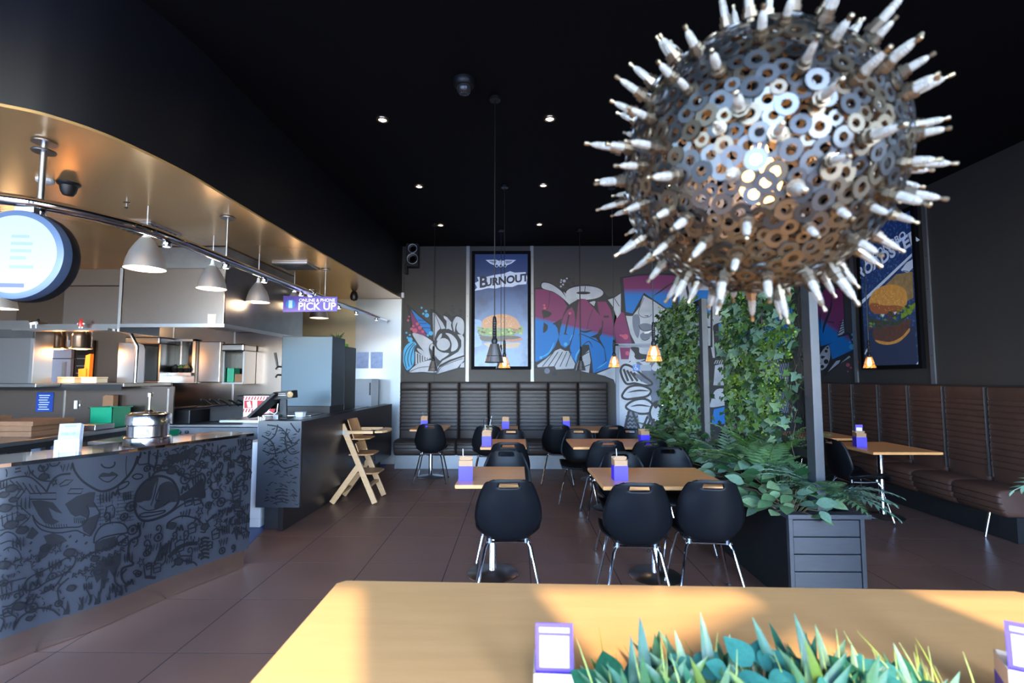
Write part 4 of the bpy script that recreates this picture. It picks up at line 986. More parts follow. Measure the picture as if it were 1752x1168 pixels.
def heat_lamp(x, lab):
    t = thing('heat_lamp', (x, YP + 0.1, 1.82), lab, 'heat lamp', 'dome heat lamps over the pass')
    MB().lathe([(0.105, 0.0), (0.108, 0.01), (0.098, 0.03), (0.098, 0.14), (0.085, 0.19), (0.05, 0.215), (0.02, 0.22), (0.012, 0.25)], 24, caps=False).build('dome', mat('copper_tinted_steel', (0.60, 0.47, 0.38), 0.25, 1.0), t, smooth=True, world=False)
    MB().lathe([(0.0, -0.012), (0.05, -0.008), (0.085, 0.004), (0.09, 0.02)], 20).build('bulb', m_warmglow, t, smooth=True, world=False)
    ld = bpy.data.lights.new('heat_lamp_light', 'POINT'); ld.energy = 6; ld.color = (1, 0.42, 0.12); ld.shadow_soft_size = 0.05
    lo = bpy.data.objects.new('heat_lamp_light', ld); COL.objects.link(lo); lo.location = (x, YP + 0.1, 1.775)
for xp, lab in ((62, 'leftmost copper dome heat lamp, half hidden by warmer box'), (98, 'middle copper dome heat lamp over the pass'), (140, 'rightmost copper dome heat lamp over the pass')): heat_lamp(atY(xp, 575, YP + 0.1).x, lab)
# food warmer box at far left
t = thing('food_warmer', (-5.6, 5.42, 1.426), 'rounded steel food warmer box at far left of the pass', 'warmer')
x0, x1, z0, z1 = rect(-70, 548, 62, 655, 5.32)
pts = [(x0, 1.427), (x1, 1.427), (x1, z1 - 0.10), (x1 - 0.03, z1 - 0.03), (x1 - 0.10, z1), (x0, z1)]
MB().prism(pts, lambda u, v, d: Vector((u, 5.32 + d, v)), 0.22).build('body', m_steel, t)
MB().box(x0, x1 - 0.004, 5.30, 5.32, z1 - 0.19, z1 - 0.10).build('head_band', m_steel_dk, t); MB().box(x1 - 0.03, x1 + 0.004, 5.305, 5.32, 1.43, z1 - 0.2).build('edge_post', m_alu, t)
# takeaway boxes and orange bag on the pass
for xp, w_, y0, lab in ((113, 0.20, 5.72, 'left white takeaway box under the heat lamps'), (152, 0.18, 5.72, 'right white takeaway box under the heat lamps')):
    c = atY(xp, 645, y0).x
    t = thing('takeaway_box', (c, y0 + 0.08, 1.426), lab, 'box', 'takeaway boxes on the pass')
    MB().box(c - w_ / 2, c + w_ / 2, y0, y0 + 0.16, 1.427, 1.475).build('tray', mat('cream_card', S(226, 206, 170), 0.6), t, bevel=0.004); MB().box(c - w_ / 2 - 0.003, c + w_ / 2 + 0.003, y0 - 0.003, y0 + 0.163, 1.476, 1.496).build('lid', MATS['cream_card'], t, bevel=0.003)
x0, x1, z0, z1 = rect(136, 605, 154, 648, 5.98)
t = thing('fries_sleeve', ((x0 + x1) / 2, 6.0, 1.426), 'bright orange card sleeve standing on the pass', 'sleeve')
MB().prism([(x0, 1.427), (x1, 1.427), (x1 + 0.005, z1), (x1 - 0.05, z1 - 0.02), (x1 - 0.06, 1.60), (x0 - 0.01, 1.59)], lambda u, v, d: Vector((u, 5.98 + d, v)), 0.05).build('sleeve', m_orange, t)
MB().prism([(x0, 1.427), (x0 + 0.09, 1.427), (x0 + 0.085, 1.60), (x0 - 0.008, 1.59)], lambda u, v, d: Vector((u, 5.965 + d, v)), 0.01).build('front_flap', m_orange, t)
# figurines on the rail cabinet
t = thing('toy_dog', (atY(58, 548, 4.9).x, 4.9, 1.9765), 'tiny black and white toy dog above the pass', 'figurine')
MB().tube([(-0.03, 0, 0.05), (0.03, 0, 0.06)], [0.014, 0.016], 8).build('body', m_white, t, world=False); MB().lathe([(0.0, -0.018), (0.017, 0), (0.0, 0.018)], 8, (0.045, 0, 0.085)).build('head', m_black, t, world=False)
for x in (-0.025, 0.025): MB().tube([(x, 0, 0.05), (x, 0, 0.0)], 0.006, 6).build('leg', m_white, t, world=False)
t = thing('toy_figure', (atY(139, 548, 4.9).x, 4.9, 1.9765), 'tiny red and white toy figure above the pass', 'figurine')
MB().lathe([(0.02, 0.02), (0.024, 0.05), (0.012, 0.075)], 8).build('body', mat('toy_red', (0.5, 0.03, 0.02), 0.4), t, smooth=True, world=False); MB().lathe([(0.0, 0.07), (0.018, 0.085), (0.0, 0.105)], 8).build('head', MATS['toy_red'], t, world=False)
MB().tube([(-0.035, 0, 0.05), (0.035, 0, 0.05)], 0.007, 6).tube([(-0.012, 0, 0.02), (-0.014, 0, 0)], 0.008, 6).tube([(0.012, 0, 0.02), (0.014, 0, 0)], 0.008, 6).build('limbs', m_white, t, world=False)
MB().box(-5.0, -4.04, 4.84, 4.965, 1.955, 1.976).box(-5.0, -4.04, 4.955, 4.968, 1.976, 2.03).build('figurine_ledge', m_steel, label='narrow steel ledge carrying the tiny toys', cat='shelf')
# cool room door and dark window seen through the pass
x0, x1, z0, z1 = rect(60, 555, 125, 660, 6.74)
t = thing('cool_room_door', ((x0 + x1) / 2, 6.76, 0.005), 'pale blue cool room door behind the pass', 'door')
MB().box(x0, x1, 6.74, 6.79, 0.005, 1.74).build('lower_leaf', m_coolblue, t, bevel=0.005); MB().box(x0, x1, 6.74, 6.79, 1.75, 2.0).build('upper_leaf', m_coolblue, t, bevel=0.005); MB().box(x1 - 0.09, x1 - 0.05, 6.71, 6.74, 1.0, 1.70).build('handle', m_alu, t)
x0, x1, z0, z1 = rect(128, 600, 157, 650, 6.75)
t = thing('glass_front_cooler', ((x0 + x1) / 2, 6.78, 1.0), 'dark glass fronted cooler behind the pass', 'cooler')
MB().box(x0, x1, 6.75, 6.79, 1.0, 2.0).build('frame', m_black, t); MB().box(x0 + 0.02, x1 - 0.02, 6.742, 6.75, 1.05, z1 - 0.06).build('pane', m_glass_dark, t)
for k in range(4): MB().box(x0 + 0.02, x1 - 0.02, 6.738, 6.742, 1.44 + k * 0.1, 1.452 + k * 0.1).build('shelf_rail', m_steel, t)

# blue notice under the pass
x0, x1, z0, z1 = rect(61, 671, 92, 704, 5.795)
t = thing('blue_notice', ((x0 + x1) / 2, 5.795, z0), 'dark blue printed notice on the steel panel under the pass', 'notice')
MB().box(x0, x1, 5.792, 5.797, z0, z1).build('sheet', mat('navy_notice', S(16, 52, 130), 0.4), t)
for k in range(7): MB().box(x0 + 0.03 + 0.01 * (k % 2), x1 - 0.04 - 0.012 * (k % 3), 5.790, 5.7915, z1 - 0.04 - k * 0.027, z1 - 0.03 - k * 0.027).build('print_line', mat('pale_print', S(170, 180, 220), 0.5), t)
# recessed shelves on the wall right of the pass
def niche(x0p, x1p, y0p, y1p, name, lab, hoodm=True):
    x0, x1, z0, z1 = rect(x0p, y0p, x1p, y1p, 6.5)
    t = thing(name, ((x0 + x1) / 2, 6.6, z0), lab, 'cabinet')
    MB().box(x0, x0 + 0.02, 6.5, 6.79, z0, z1).build('side_panel', m_steel, t); MB().box(x1 - 0.02, x1, 6.5, 6.79, z0, z1).build('side_panel', m_steel, t)
    MB().box(x0, x1, 6.48, 6.79, z0 - 0.02, z0).build('bottom_shelf', m_steel, t); MB().box(x0 - 0.01, x1 + 0.01, 6.46, 6.79, z1 - 0.10, z1).build('top_panel', m_steel, t, bevel=0.02)
    MB().box(x0 + 0.02, x1 - 0.02, 6.77, 6.79, z0, z1 - 0.1).build('back_panel', m_glass_dark, t)  # dark backing stands in for the shade inside the open cabinet
    return x0, x1, z0, z1
niche(214, 276, 576, 652, 'open_wall_cabinet', 'open steel wall cabinet right beside the pass screen')
x0, x1, z0, z1 = niche(380, 419, 588, 654, 'open_wall_cabinet', 'small open steel wall cabinet holding the green container')
MB().box(x0 + 0.03, x0 + 0.12, 6.55, 6.7, z0 + 0.001, z0 + 0.19).build('green_container', m_green, label='upright green container in the small wall cabinet', cat='container', bevel=0.004)
MB().box(x0 + 0.13, x0 + 0.26, 6.56, 6.72, z0 + 0.001, z0 + 0.11).build('brown_carton', m_cardboard, label='brown carton in the small wall cabinet', cat='carton')
x0, x1, z0, z1 = rect(278, 580, 336, 655, 6.74)
t = thing('kitchen_hatch', ((x0 + x1) / 2, 6.76, z0), 'framed kitchen hatch window with bowls behind it', 'hatch')
MB().box(x0, x1, 6.73, 6.79, z0, z0 + 0.14).box(x0, x0 + 0.03, 6.73, 6.79, z0 + 0.14, z1).box(x1 - 0.04, x1, 6.73, 6.79, z0 + 0.14, z1).box(x0, x1, 6.73, 6.79, z1 - 0.03, z1).build('frame', m_alu, t)
MB().box(x0 + 0.03, x1 - 0.04, 6.775, 6.79, z0 + 0.14, z1 - 0.03).build('pane', m_glass_dark, t); MB().box((x0 + x1) / 2 + 0.01, (x0 + x1) / 2 + 0.03, 6.735, 6.775, z0 + 0.14, z1 - 0.03).build('mullion', m_alu, t)
for k, (f, c) in enumerate(((0.62, S(60, 90, 40)), (0.80, S(120, 90, 40)), (0.45, S(30, 30, 30)))):
    t = thing('ingredient_bowl', (x0 + (x1 - x0) * f, 6.70, z0 + 0.1405), ['bowl of green leaves on the hatch sill', 'bowl of amber topping at the right of the hatch sill', 'dark bowl on the hatch sill'][k], 'bowl', 'bowls on the hatch sill')
    MB().lathe([(0.025, 0), (0.05, 0.06), (0.046, 0.06), (0.02, 0.01)], 14).build('bowl', m_black, t, smooth=True, world=False); MB().lathe([(0.045, 0.05), (0.035, 0.085), (0.012, 0.11), (0.0, 0.112)], 9).build('contents', mat('bowl_fill_%d' % k, c, 0.7, noise=(60, 0.5)), t, world=False)
MB().box(x0, x1, 6.66, 6.73, z0 + 0.10, z0 + 0.14).build('hatch_sill', m_steel, label='steel sill of the kitchen hatch', cat='shelf')
x0, x1, z0, z1 = rect(338, 584, 378, 654, 6.72)
MB().box(x0, x1, 6.72, 6.79, z0, z1).build('steel_wall_box', m_steel, label='closed steel wall box between hatch and small open cabinet', cat='cabinet', bevel=0.01)

# prep bench on the left with its load
pb = thing('prep_bench', (-5.0, 4.7, 0), 'dark edged steel prep bench running along behind the counter', 'bench')
MB().box(-6.2, -4.33, 3.3, 5.79, 0.90, 0.94).build('bench_top', m_steel, pb, bevel=0.004); MB().box(-6.2, -4.325, 3.3, 5.78, 0.855, 0.899).build('edge_rail', m_blackmetal, pb)
for y in (3.6, 4.7, 5.6): MB().box(-4.50, -4.45, y, y + 0.05, 0.005, 0.855).build('leg', m_steel, pb)
MB().box(-6.2, -4.75, 3.4, 5.7, 0.25, 0.29).build('under_shelf', m_steel_dk, pb); MB().box(-6.2, -5.0, 3.5, 4.35, 0.30, 0.80).build('under_crate', mat('grey_undercounter', (0.2, 0.2, 0.2), 0.5), pb)
for k, (x0, x1, y0, y1, z0, z1, lab) in enumerate(((-5.6, -5.05, 4.55, 5.0, 0.941, 1.06, 'flat cardboard box at far left of the prep bench'), (-5.02, -4.50, 4.60, 5.05, 0.941, 0.99, 'lowest flat cardboard box right on the prep bench'), (-5.03, -4.52, 4.62, 5.06, 0.991, 1.04, 'middle flat cardboard box of the prep bench stack'), (-5.01, -4.49, 4.60, 5.04, 1.041, 1.085, 'top flat cardboard box of the prep bench stack'), (-5.65, -5.10, 4.55, 5.0, 1.061, 1.11, 'thin cardboard box on top of the far left box'))):
    MB().box(x0, x1, y0, y1, z0, z1).build('cardboard_box', m_cardboard, label=lab, cat='box', group='flat cardboard boxes on the prep bench', bevel=0.003)
x0, x1, z0, z1 = rect(155, 697, 198, 731, 5.45)
t = thing('green_tub', ((x0 + x1) / 2, 5.55, 0.941), 'bright green rectangular plastic tub on the prep bench', 'tub')
xc = (x0 + x1) / 2; hw = (x1 - x0) / 2 - 0.01
for nm, bxs in (('tub_wall', (-hw, hw, -0.13, -0.125)), ('tub_wall', (-hw, hw, 0.125, 0.13)), ('tub_wall', (-hw, -hw + 0.005, -0.13, 0.13)), ('tub_wall', (hw - 0.005, hw, -0.13, 0.13))): MB().box(*bxs, 0, 0.22).build(nm, m_green, t, world=False)
MB().box(-hw, hw, -0.13, 0.13, 0.0, 0.005).build('tub_floor', m_green, t, world=False); MB().box(-hw - 0.012, hw + 0.012, -0.142, -0.128, 0.212, 0.224).box(-hw - 0.012, -hw + 0.002, -0.142, 0.142, 0.212, 0.224).box(hw - 0.002, hw + 0.012, -0.142, 0.142, 0.212, 0.224).build('rim', m_green, t, world=False)
x0, x1, z0, z1 = rect(180, 676, 199, 697, 5.74)
MB().prism([(x0, 0.941), (x1, 0.941), (x1, z1), (x0 + 0.03, z1 + 0.005), (x0, z1 - 0.01)], lambda u, v, d: Vector((u, 5.70 + d, v)), 0.07).build('kraft_bag', m_cardboard, label='upright kraft paper bag behind the green tub', cat='bag')
x0, x1, z0, z1 = rect(135, 714, 171, 731, 5.2)
MB().box(x0, x1, 5.15, 5.40, 0.941, 1.0).build('steel_tray', m_steel, label='shallow steel tray left of the green tub', cat='tray', bevel=0.008)
for xp, lab in ((198, 'left small steel shaker beside the green tub'), (216, 'right small steel shaker beside the green tub')):
    q = atY(xp, 720, 5.66); t = thing('steel_shaker', (q.x - 0.02, 5.66, 0.941), lab, 'shaker', 'steel shakers on the prep bench')
    MB().lathe([(0.036, 0), (0.036, 0.10), (0.032, 0.105)], 18).build('can', m_chrome, t, smooth=True, world=False); MB().lathe([(0.038, 0.106), (0.038, 0.13), (0.02, 0.136)], 18).build('cap', m_steel_dk, t, smooth=True, world=False)
x0, x1, z0, z1 = rect(128, 685, 133, 699, 5.79)
MB().box(x0, x1, 5.775, 5.792, z0, z1).box(x1 + 0.02, x1 + 0.035, 5.785, 5.792, z0 + 0.03, z0 + 0.055).build('soap_dispenser', m_whiteplastic, label='slim white wall dispenser on the steel panel', cat='dispenser')

# cook line under the hood
cl = thing('cook_line', (-3.6, 6.3, 0), 'steel grill and fryer bench under the extraction hood', 'cooker')
MB().box(-4.7, -2.98, 5.95, 6.75, 0.15, 0.90).build('body', m_steel_dk, cl, bevel=0.01); MB().box(-4.72, -2.96, 5.93, 6.77, 0.901, 0.93).build('worktop', m_steel, cl, bevel=0.004)
MB().box(-4.35, -3.95, 6.0, 6.7, 0.931, 1.10).build('grill_unit', m_black, cl, bevel=0.01)
for k in range(6): MB().box(-4.34 + k * 0.065, -4.31 + k * 0.065, 6.02, 6.68, 1.101, 1.112).build('grill_bar', m_steel_dk, cl)
MB().box(-3.9, -3.35, 6.3, 6.7, 0.931, 1.14).build('fryer_unit', m_black, cl, bevel=0.01)
for k in range(5):
    x = -3.86 + k * 0.11
    o = MB().tube([(x, 6.30, 1.13), (x - 0.01, 6.16, 1.20), (x - 0.015, 6.08, 1.22)], [0.008, 0.012, 0.014], 8).build('basket_handle', m_black, cl)
MB().tube([(-4.62, 6.3, 0.93), (-4.68, 6.28, 1.38)], 0.012, 8).build('scraper_pole', m_whiteplastic, cl)
MB().tube([(-4.2, 5.98, 1.10), (-3.5, 5.98, 1.16)], 0.012, 8).build('front_rail', m_chrome, cl)
MB().box(-3.62, -3.25, 6.4, 6.7, 1.14, 1.26).build('control_hood', m_black, cl, bevel=0.015)
for k in range(5): MB().lathe([(0.02, 0), (0.02, 0.02), (0.012, 0.022)], 12, (-4.3 + k * 0.09, 5.95, 0.84), axis=(0, -1, 0)).build('knob', m_black, cl, smooth=True)
mb2 = thing('assembly_bench', (-3.4, 5.1, 0), 'steel assembly bench in front of the cook line', 'bench')
MB().box(-4.1, -2.95, 4.75, 5.35, 0.85, 0.88).build('bench_top', m_steel, mb2, bevel=0.004)
for x in (-4.05, -3.55, -3.0): MB().box(x, x + 0.04, 4.78, 4.82, 0.005, 0.85).build('leg', m_steel, mb2); 
MB().box(-3.9, -3.6, 4.8, 5.3, 0.30, 0.848).build('drawer_unit', m_steel, mb2); MB().box(-4.08, -2.98, 4.8, 5.3, 0.15, 0.18).build('under_shelf', m_steel_dk, mb2); MB().box(-3.5, -3.05, 4.85, 5.3, 0.2, 0.8).build('back_panel', m_steel_dk, mb2)
MB().box(-2.62 - 0.75, -2.62 - 0.60, 4.5, 4.65, 0.85, 0.95).xf(Matrix.Translation((-0.15, 0.32, 0.031))).build('green_tray', m_green, label='low green tray on the assembly bench behind the dispenser', cat='tray', bevel=0.004)
# striped promo board
x0, x1, z0, z1 = rect(416, 677, 462, 706, 6.1)
t = thing('striped_board', ((x0 + x1) / 2, 5.9, 0.931), 'red and white striped board at the end of the cook line', 'board')
mst = mat('red_stripe_print', S(170, 30, 36), 0.5)
MB().box(x0, x1, 6.10, 6.12, 0.935, z1).build('board', m_white, t)
pa = Paint(lambda x, y, o: atY(x, y, 6.10 - o))
for k in range(12): 
    xk = 414 + k * 5; 
    pa.fill([(max(416, xk), 684), (min(461, xk + 2.5), 684), (min(461, xk + 5), 678), (max(416, xk + 2.5), 678)], mst)
    pa.fill([(max(416, xk), 705), (min(461, xk + 2.5), 705), (min(461, xk + 5), 699), (max(416, xk + 2.5), 699)], mst)
pa.fill([(418, 685), (432, 685), (432, 698), (418, 698)], mst); pa.fill([(440, 685), (458, 685), (456, 698), (440, 698)], mst); pa.fill([(422, 688), (428, 686), (430, 697), (424, 697)], m_white)
pa.build('stripes', t)

# ================================================================== servery rail, its spots, pendants and signs
ZR = 2.49
RAIL = catmull([(-4.2, 2.25, ZR), (-3.4, 2.42, ZR), (-2.88, 2.67, ZR), (-2.73, 2.79, ZR), (-2.585, 3.03, ZR), (-2.495, 3.36, ZR), (-2.48, 4.28, ZR), (-2.47, 5.4, ZR), (-2.40, 7.1, ZR), (-2.27, 8.50, ZR - 0.02)], 8)
t = thing('lighting_rail', (-2.6, 3.0, ZR - 0.04), 'long curved polished steel lighting rail hanging from the soffit', 'rail')
MB().tube(RAIL, 0.034, 14).build('tube', m_chrome, t, smooth=True)
def rail_at(xp):
    best = min(RAIL, key=lambda p: abs((CXP + FPX * (p - Vector((0, 0, EYE))).dot(RGT) / (p - Vector((0, 0, EYE))).dot(FWD)) - xp)); return best
for xp in (72, 386, 560):
    p = rail_at(xp); big = xp < 100
    o = MB().tube([(p.x, p.y, ZR + 0.03), (p.x, p.y, ZS - 0.008)], 0.016 if big else 0.006, 10).build('drop_rod', m_alu, t, smooth=True)
    MB().lathe([(0.06, 0), (0.06, 0.008), (0.02, 0.012)], 24, (p.x, p.y, ZS - 0.02)).build('ceiling_rose', m_steel, o, smooth=True)
    if big: MB().lathe([(0.055, 0), (0.058, 0.006), (0.055, 0.012)], 24, (p.x, p.y, ZS - 0.075)).build('cover_disc', m_steel_dk, o, smooth=True)
m_spot = mat('spot_lens_glow', (1, 0.95, 0.9), 0.3, emit=(0.95, 0.95, 1.0), estr=3.5)
ords = ['first', 'second', 'third', 'fourth', 'fifth', 'sixth', 'seventh', 'eighth']
for k, xp in enumerate((70, 282, 386, 457, 510, 585, 612, 645)):
    p = rail_at(xp)
    s_ = thing('rail_spot', (p.x, p.y, ZR - 0.072), 'small round chrome spotlight under the rail, %s from the left' % ords[k], 'spotlight', 'spots under the lighting rail')
    MB().lathe([(0.028, 0), (0.032, 0.006), (0.030, 0.036), (0.012, 0.04)], 16).build('housing', m_chrome, s_, smooth=True, world=False)
    MB().lathe([(0.022, -0.001), (0.022, 0.001)], 16).build('lens', m_spot, s_, world=False)
# round double sided sign hanging from the rail
p = rail_at(62)
t = thing('round_sign', (p.x - 0.005, p.y - 0.04, 1.92), 'round white hanging sign with grey rim under the rail', 'sign'); t.rotation_euler = (0, 0, R(6))
c = Vector((0, 0, 0.25))
MB().lathe([(0.228, -0.06), (0.247, -0.055), (0.250, 0.0), (0.247, 0.055), (0.228, 0.06)], 64, c, axis=(0, -1, 0)).build('rim', mat('slate_sign_rim', S(74, 92, 122), 0.35), t, smooth=True, world=False)
MB().lathe([(0.252, -0.062), (0.256, -0.03), (0.252, 0.0)], 64, c, axis=(0, -1, 0), caps=False).build('back_rim', m_black, t, smooth=True, world=False)
face = MB().lathe([(0.216, 0.0602), (0.216, 0.0612)], 64, c, axis=(0, -1, 0)).build('face', mat('lit_sign_face', S(120, 132, 160), 0.3, emit=S(205, 222, 255), estr=0.30), t, world=False)
MB().prism([(-0.205 + 0.10 * math.sin(math.pi * i / 12), 0.25 + 0.16 - 0.32 * i / 12) for i in range(13)][::-1] + [(-0.204 * math.cos(a), 0.25 + 0.204 * math.sin(a)) for a in [R(-48 + 8 * i) for i in range(13)]], lambda u, v, d: Vector((u, -0.0616 - d, v)), 0.0006).build('blue_print', mat('blue_sign_print', S(30, 50, 110), 0.4, emit=S(62, 92, 178), estr=0.3), face, world=False)
for k, (w_, z) in enumerate(((0.07, 0.34), (0.09, 0.30), (0.085, 0.26), (0.06, 0.22), (0.10, 0.17))):
    MB().box(-0.02, w_, -0.0622, -0.0616, z, z + 0.018).build('faint_print', mat('faint_sign_print', S(96, 110, 140), 0.4, emit=S(190, 208, 240), estr=0.28), face, world=False)
MB().box(-0.06, 0.06, -0.0626, -0.0616, 0.065, 0.088).build('violet_print', mat('violet_sign_print', S(60, 60, 120), 0.4, emit=S(120, 120, 200), estr=0.4), face, world=False)
MB().box(-0.05, 0.05, -0.02, 0.02, 0.50, 0.53).build('hanger', m_alu, t, world=False)
# online and phone pick up sign
x0, x1, z0, z1 = rect(484, 507, 577, 533, 5.85)
t = thing('pickup_sign', ((x0 + x1) / 2, 5.85, z0), 'violet hanging sign reading ONLINE & PHONE PICK UP', 'sign')
m_sign = mat('violet_sign_board', S(88, 74, 168), 0.4, emit=S(88, 74, 168), estr=0.10)
sg = MB().prism([(x0, z0 - 0.005), (x1, z0 + 0.005), (x1, z1 - 0.005), (x0, z1 + 0.008)], lambda u, v, d: Vector((u, 5.85 + d, v)), 0.012).build('board', m_sign, t)
mtx = mat('white_lettering', (0.75, 0.75, 0.8), 0.5, emit=(0.8, 0.8, 0.9), estr=0.12)
text_obj('small_lettering', 'ONLINE & PHONE', 0.053, mtx, sg, (x0 + 0.405, 5.848, z0 + 0.135), bold=0.0012)
text_obj('large_lettering', 'PICK UP', 0.125, mtx, sg, (x0 + 0.405, 5.848, z0 + 0.06), bold=0.003)
MB().lathe([(0.056, 0), (0.056, 0.001)], 24, (x0 + 0.09, 5.849, z0 + 0.09), axis=(0, -1, 0)).build('phone_roundel', mat('cyan_roundel', S(40, 130, 200), 0.4), sg)
MB().box(x0 + 0.068, x0 + 0.112, 5.845, 5.8475, z0 + 0.045, z0 + 0.135).build('phone_icon', mat('pale_icon', S(170, 205, 240), 0.4), sg)
p = rail_at(532)
MB().tube([(p.x + 0.05 * math.cos(a), 5.856, ZR + 0.05 * math.sin(a)) for a in [2 * math.pi * i / 20 for i in range(20)]], 0.006, 6, closed=True).build('hanging_ring', m_chrome, t)
MB().box((x0 + x1) / 2 - 0.025, (x0 + x1) / 2 + 0.025, 5.846, 5.866, z1 - 0.01, z1 + 0.03).build('clip', m_alu, t)

# kitchen pendants with bell shades
m_shadein = mat('white_enamel', (0.75, 0.76, 0.80), 0.5)
m_kbulb = mat('kitchen_bulb_glow', (1, 0.9, 0.8), 0.4, emit=(1.0, 0.86, 0.70), estr=6)
def kitchen_pendant(x, y, zb, s, lab, pw=18):
    t = thing('bell_pendant', (x, y, zb), lab, 'pendant', 'brushed steel bell pendants')
    h = 0.26 * s
    prof = [(0.143, 0), (0.140, 0.012), (0.128, 0.07), (0.105, 0.14), (0.072, 0.20), (0.045, 0.24), (0.030, 0.255)]
    MB().lathe([(r * s, z * s) for r, z in prof], 32, caps=False).build('shade', m_bell, t, smooth=True, world=False)
    MB().lathe([(r * s * 0.975, z * s + 0.001) for r, z in prof], 32, caps=False).build('shade_lining', m_shadein, t, smooth=True, world=False)
    MB().lathe([(0.032 * s, h - 0.006), (0.020 * s, h + 0.012), (0.014, h + 0.045), (0.006, h + 0.05)], 14).build('cap', m_whiteplastic, t, smooth=True, world=False)
    MB().tube([(0, 0, h + 0.045), (0, 0, ZS - 0.01 - zb)], 0.004, 6).build('cord', m_whiteplastic, t, world=False)
    MB().lathe([(0.0, 0.07), (0.03, 0.085), (0.035, 0.115), (0.02, 0.16)], 12).build('bulb', m_kbulb, t, smooth=True, world=False)
    ld = bpy.data.lights.new('pendant_light', 'POINT'); ld.energy = pw; ld.color = (1, 0.70, 0.40); ld.shadow_soft_size = 0.06
    lo = bpy.data.objects.new('pendant_light', ld); COL.objects.link(lo); lo.location = (x, y, zb - 0.02)
for xp, yb, Y, s, lab in ((248, 460, 3.85, 1.0, 'largest bell pendant in front of the overhead cabinet'), (362, 494, 4.68, 0.9, 'second bell pendant in front of the hood'), (441, 517, 5.40, 0.86, 'third bell pendant beside the hood end'), (546, 544, 7.7, 1.0, 'far bell pendant peeping under the pick up sign'), (503, 519, 6.35, 0.6, 'small far bell pendant left of the pick up sign'), (3, 528, 5.6, 1.0, 'bell pendant cut by the left edge beneath the round sign')):
    q = atY(xp, yb, Y); kitchen_pendant(q.x, Y, q.z, s, lab, 11 if Y < 5.3 else (6 if Y < 5.7 else 1.5))
# things on the soffit
p_ = atZ(118, 312, ZS)
t = thing('dome_camera', (p_.x, p_.y, ZS - 0.12), 'black dome camera on the steel soffit', 'camera')
MB().lathe([(0.0, 0.02), (0.03, 0.025), (0.045, 0.05), (0.052, 0.09), (0.066, 0.10), (0.07, 0.112)], 24).build('dome', m_black, t, smooth=True, world=False)
p_ = atZ(78, 300, ZS)
MB().lathe([(0.03, 0), (0.05, 0.01), (0.052, 0.03)], 20, (p_.x - 0.05, p_.y + 0.05, ZS - 0.037)).build('smoke_detector', m_whiteplastic, label='small white smoke detector on the soffit behind the rail rod', cat='detector', smooth=True)
p_ = atZ(217, 345, ZS)
MB().lathe([(0.006, 0), (0.018, 0.006), (0.006, 0.012), (0.006, 0.04), (0.025, 0.046)], 14, (p_.x, p_.y, ZS - 0.053)).build('sprinkler', m_chrome, label='small sprinkler head on the soffit near largest pendant', cat='sprinkler', smooth=True)
p_ = atZ(606, 497, ZS)
MB().lathe([(0.0, 0.0), (0.05, 0.02), (0.065, 0.07), (0.05, 0.13), (0.03, 0.16)], 14, (p_.x, p_.y, ZS - 0.17)).build('soffit_speaker', m_black, label='small black speaker under the far end of the soffit', cat='speaker', smooth=True)

# ================================================================== ceiling over the dining room
m_down = mat('downlight_glow', (1, 0.8, 0.6), 0.3, emit=(1.0, 0.74, 0.46), estr=14)
m_ring = mat('brushed_bronze_ring', (0.35, 0.26, 0.18), 0.3, 1.0)
for k, (x, y, lab) in enumerate(((-1.206, 4.29, 'nearest recessed downlight in the left ceiling row'), (-1.187, 5.86, 'middle recessed downlight in the left ceiling row'), (-1.163, 7.40, 'farthest recessed downlight in the left ceiling row'), (0.292, 4.29, 'nearest recessed downlight in the right ceiling row'), (0.316, 5.84, 'middle recessed downlight in the right ceiling row'), (0.336, 7.38, 'farthest recessed downlight in the right ceiling row'), (1.82, 5.84, 'recessed downlight half seen at the sphere edge'), (3.3, 5.0, 'recessed downlight above the right banquette aisle'))):
    t = thing('downlight', (x, y, ZC - 0.012), lab, 'downlight', 'recessed ceiling downlights')
    MB().lathe([(0.055, 0.010), (0.052, 0.002), (0.036, 0.0), (0.034, 0.004)], 24, caps=False).build('trim_ring', m_ring, t, smooth=True, world=False)
    MB().lathe([(0.030, 0.003), (0.034, 0.006)], 20).build('lens', m_down, t, world=False)
    ld = bpy.data.lights.new('downlight_beam', 'SPOT'); ld.energy = 14; ld.color = (1, 0.78, 0.52); ld.spot_size = R(70); ld.spot_blend = 0.7; ld.shadow_soft_size = 0.03
    lo = bpy.data.objects.new('downlight_beam', ld); COL.objects.link(lo); lo.location = (x, y, ZC - 0.02)
t = thing('security_camera', (-0.41, 3.70, ZC - 0.13), 'black dome security camera on the dark ceiling', 'camera')
MB().lathe([(0.055, 0.128), (0.085, 0.125), (0.085, 0.095), (0.07, 0.07), (0.06, 0.065)], 24).build('mount', m_black, t, smooth=True, world=False)
MB().lathe([(0.0, 0.0), (0.03, 0.006), (0.055, 0.03), (0.06, 0.065)], 20).build('dome', mat('dark_dome', (0.03, 0.03, 0.03), 0.12), t, smooth=True, world=False)
ring = MB()
for k in range(12):
    a = k * math.pi / 6; d = Vector((0.5 * math.cos(a), 0.5 * math.sin(a), -0.8)).normalized()
    ring.lathe([(0.005, 0), (0.0, 0.004)], 6, Vector((0, 0, 0.06)) + Vector((d.x, d.y, d.z)) * 0.058, axis=d)
ring.build('infrared_ring', m_white, t, world=False)

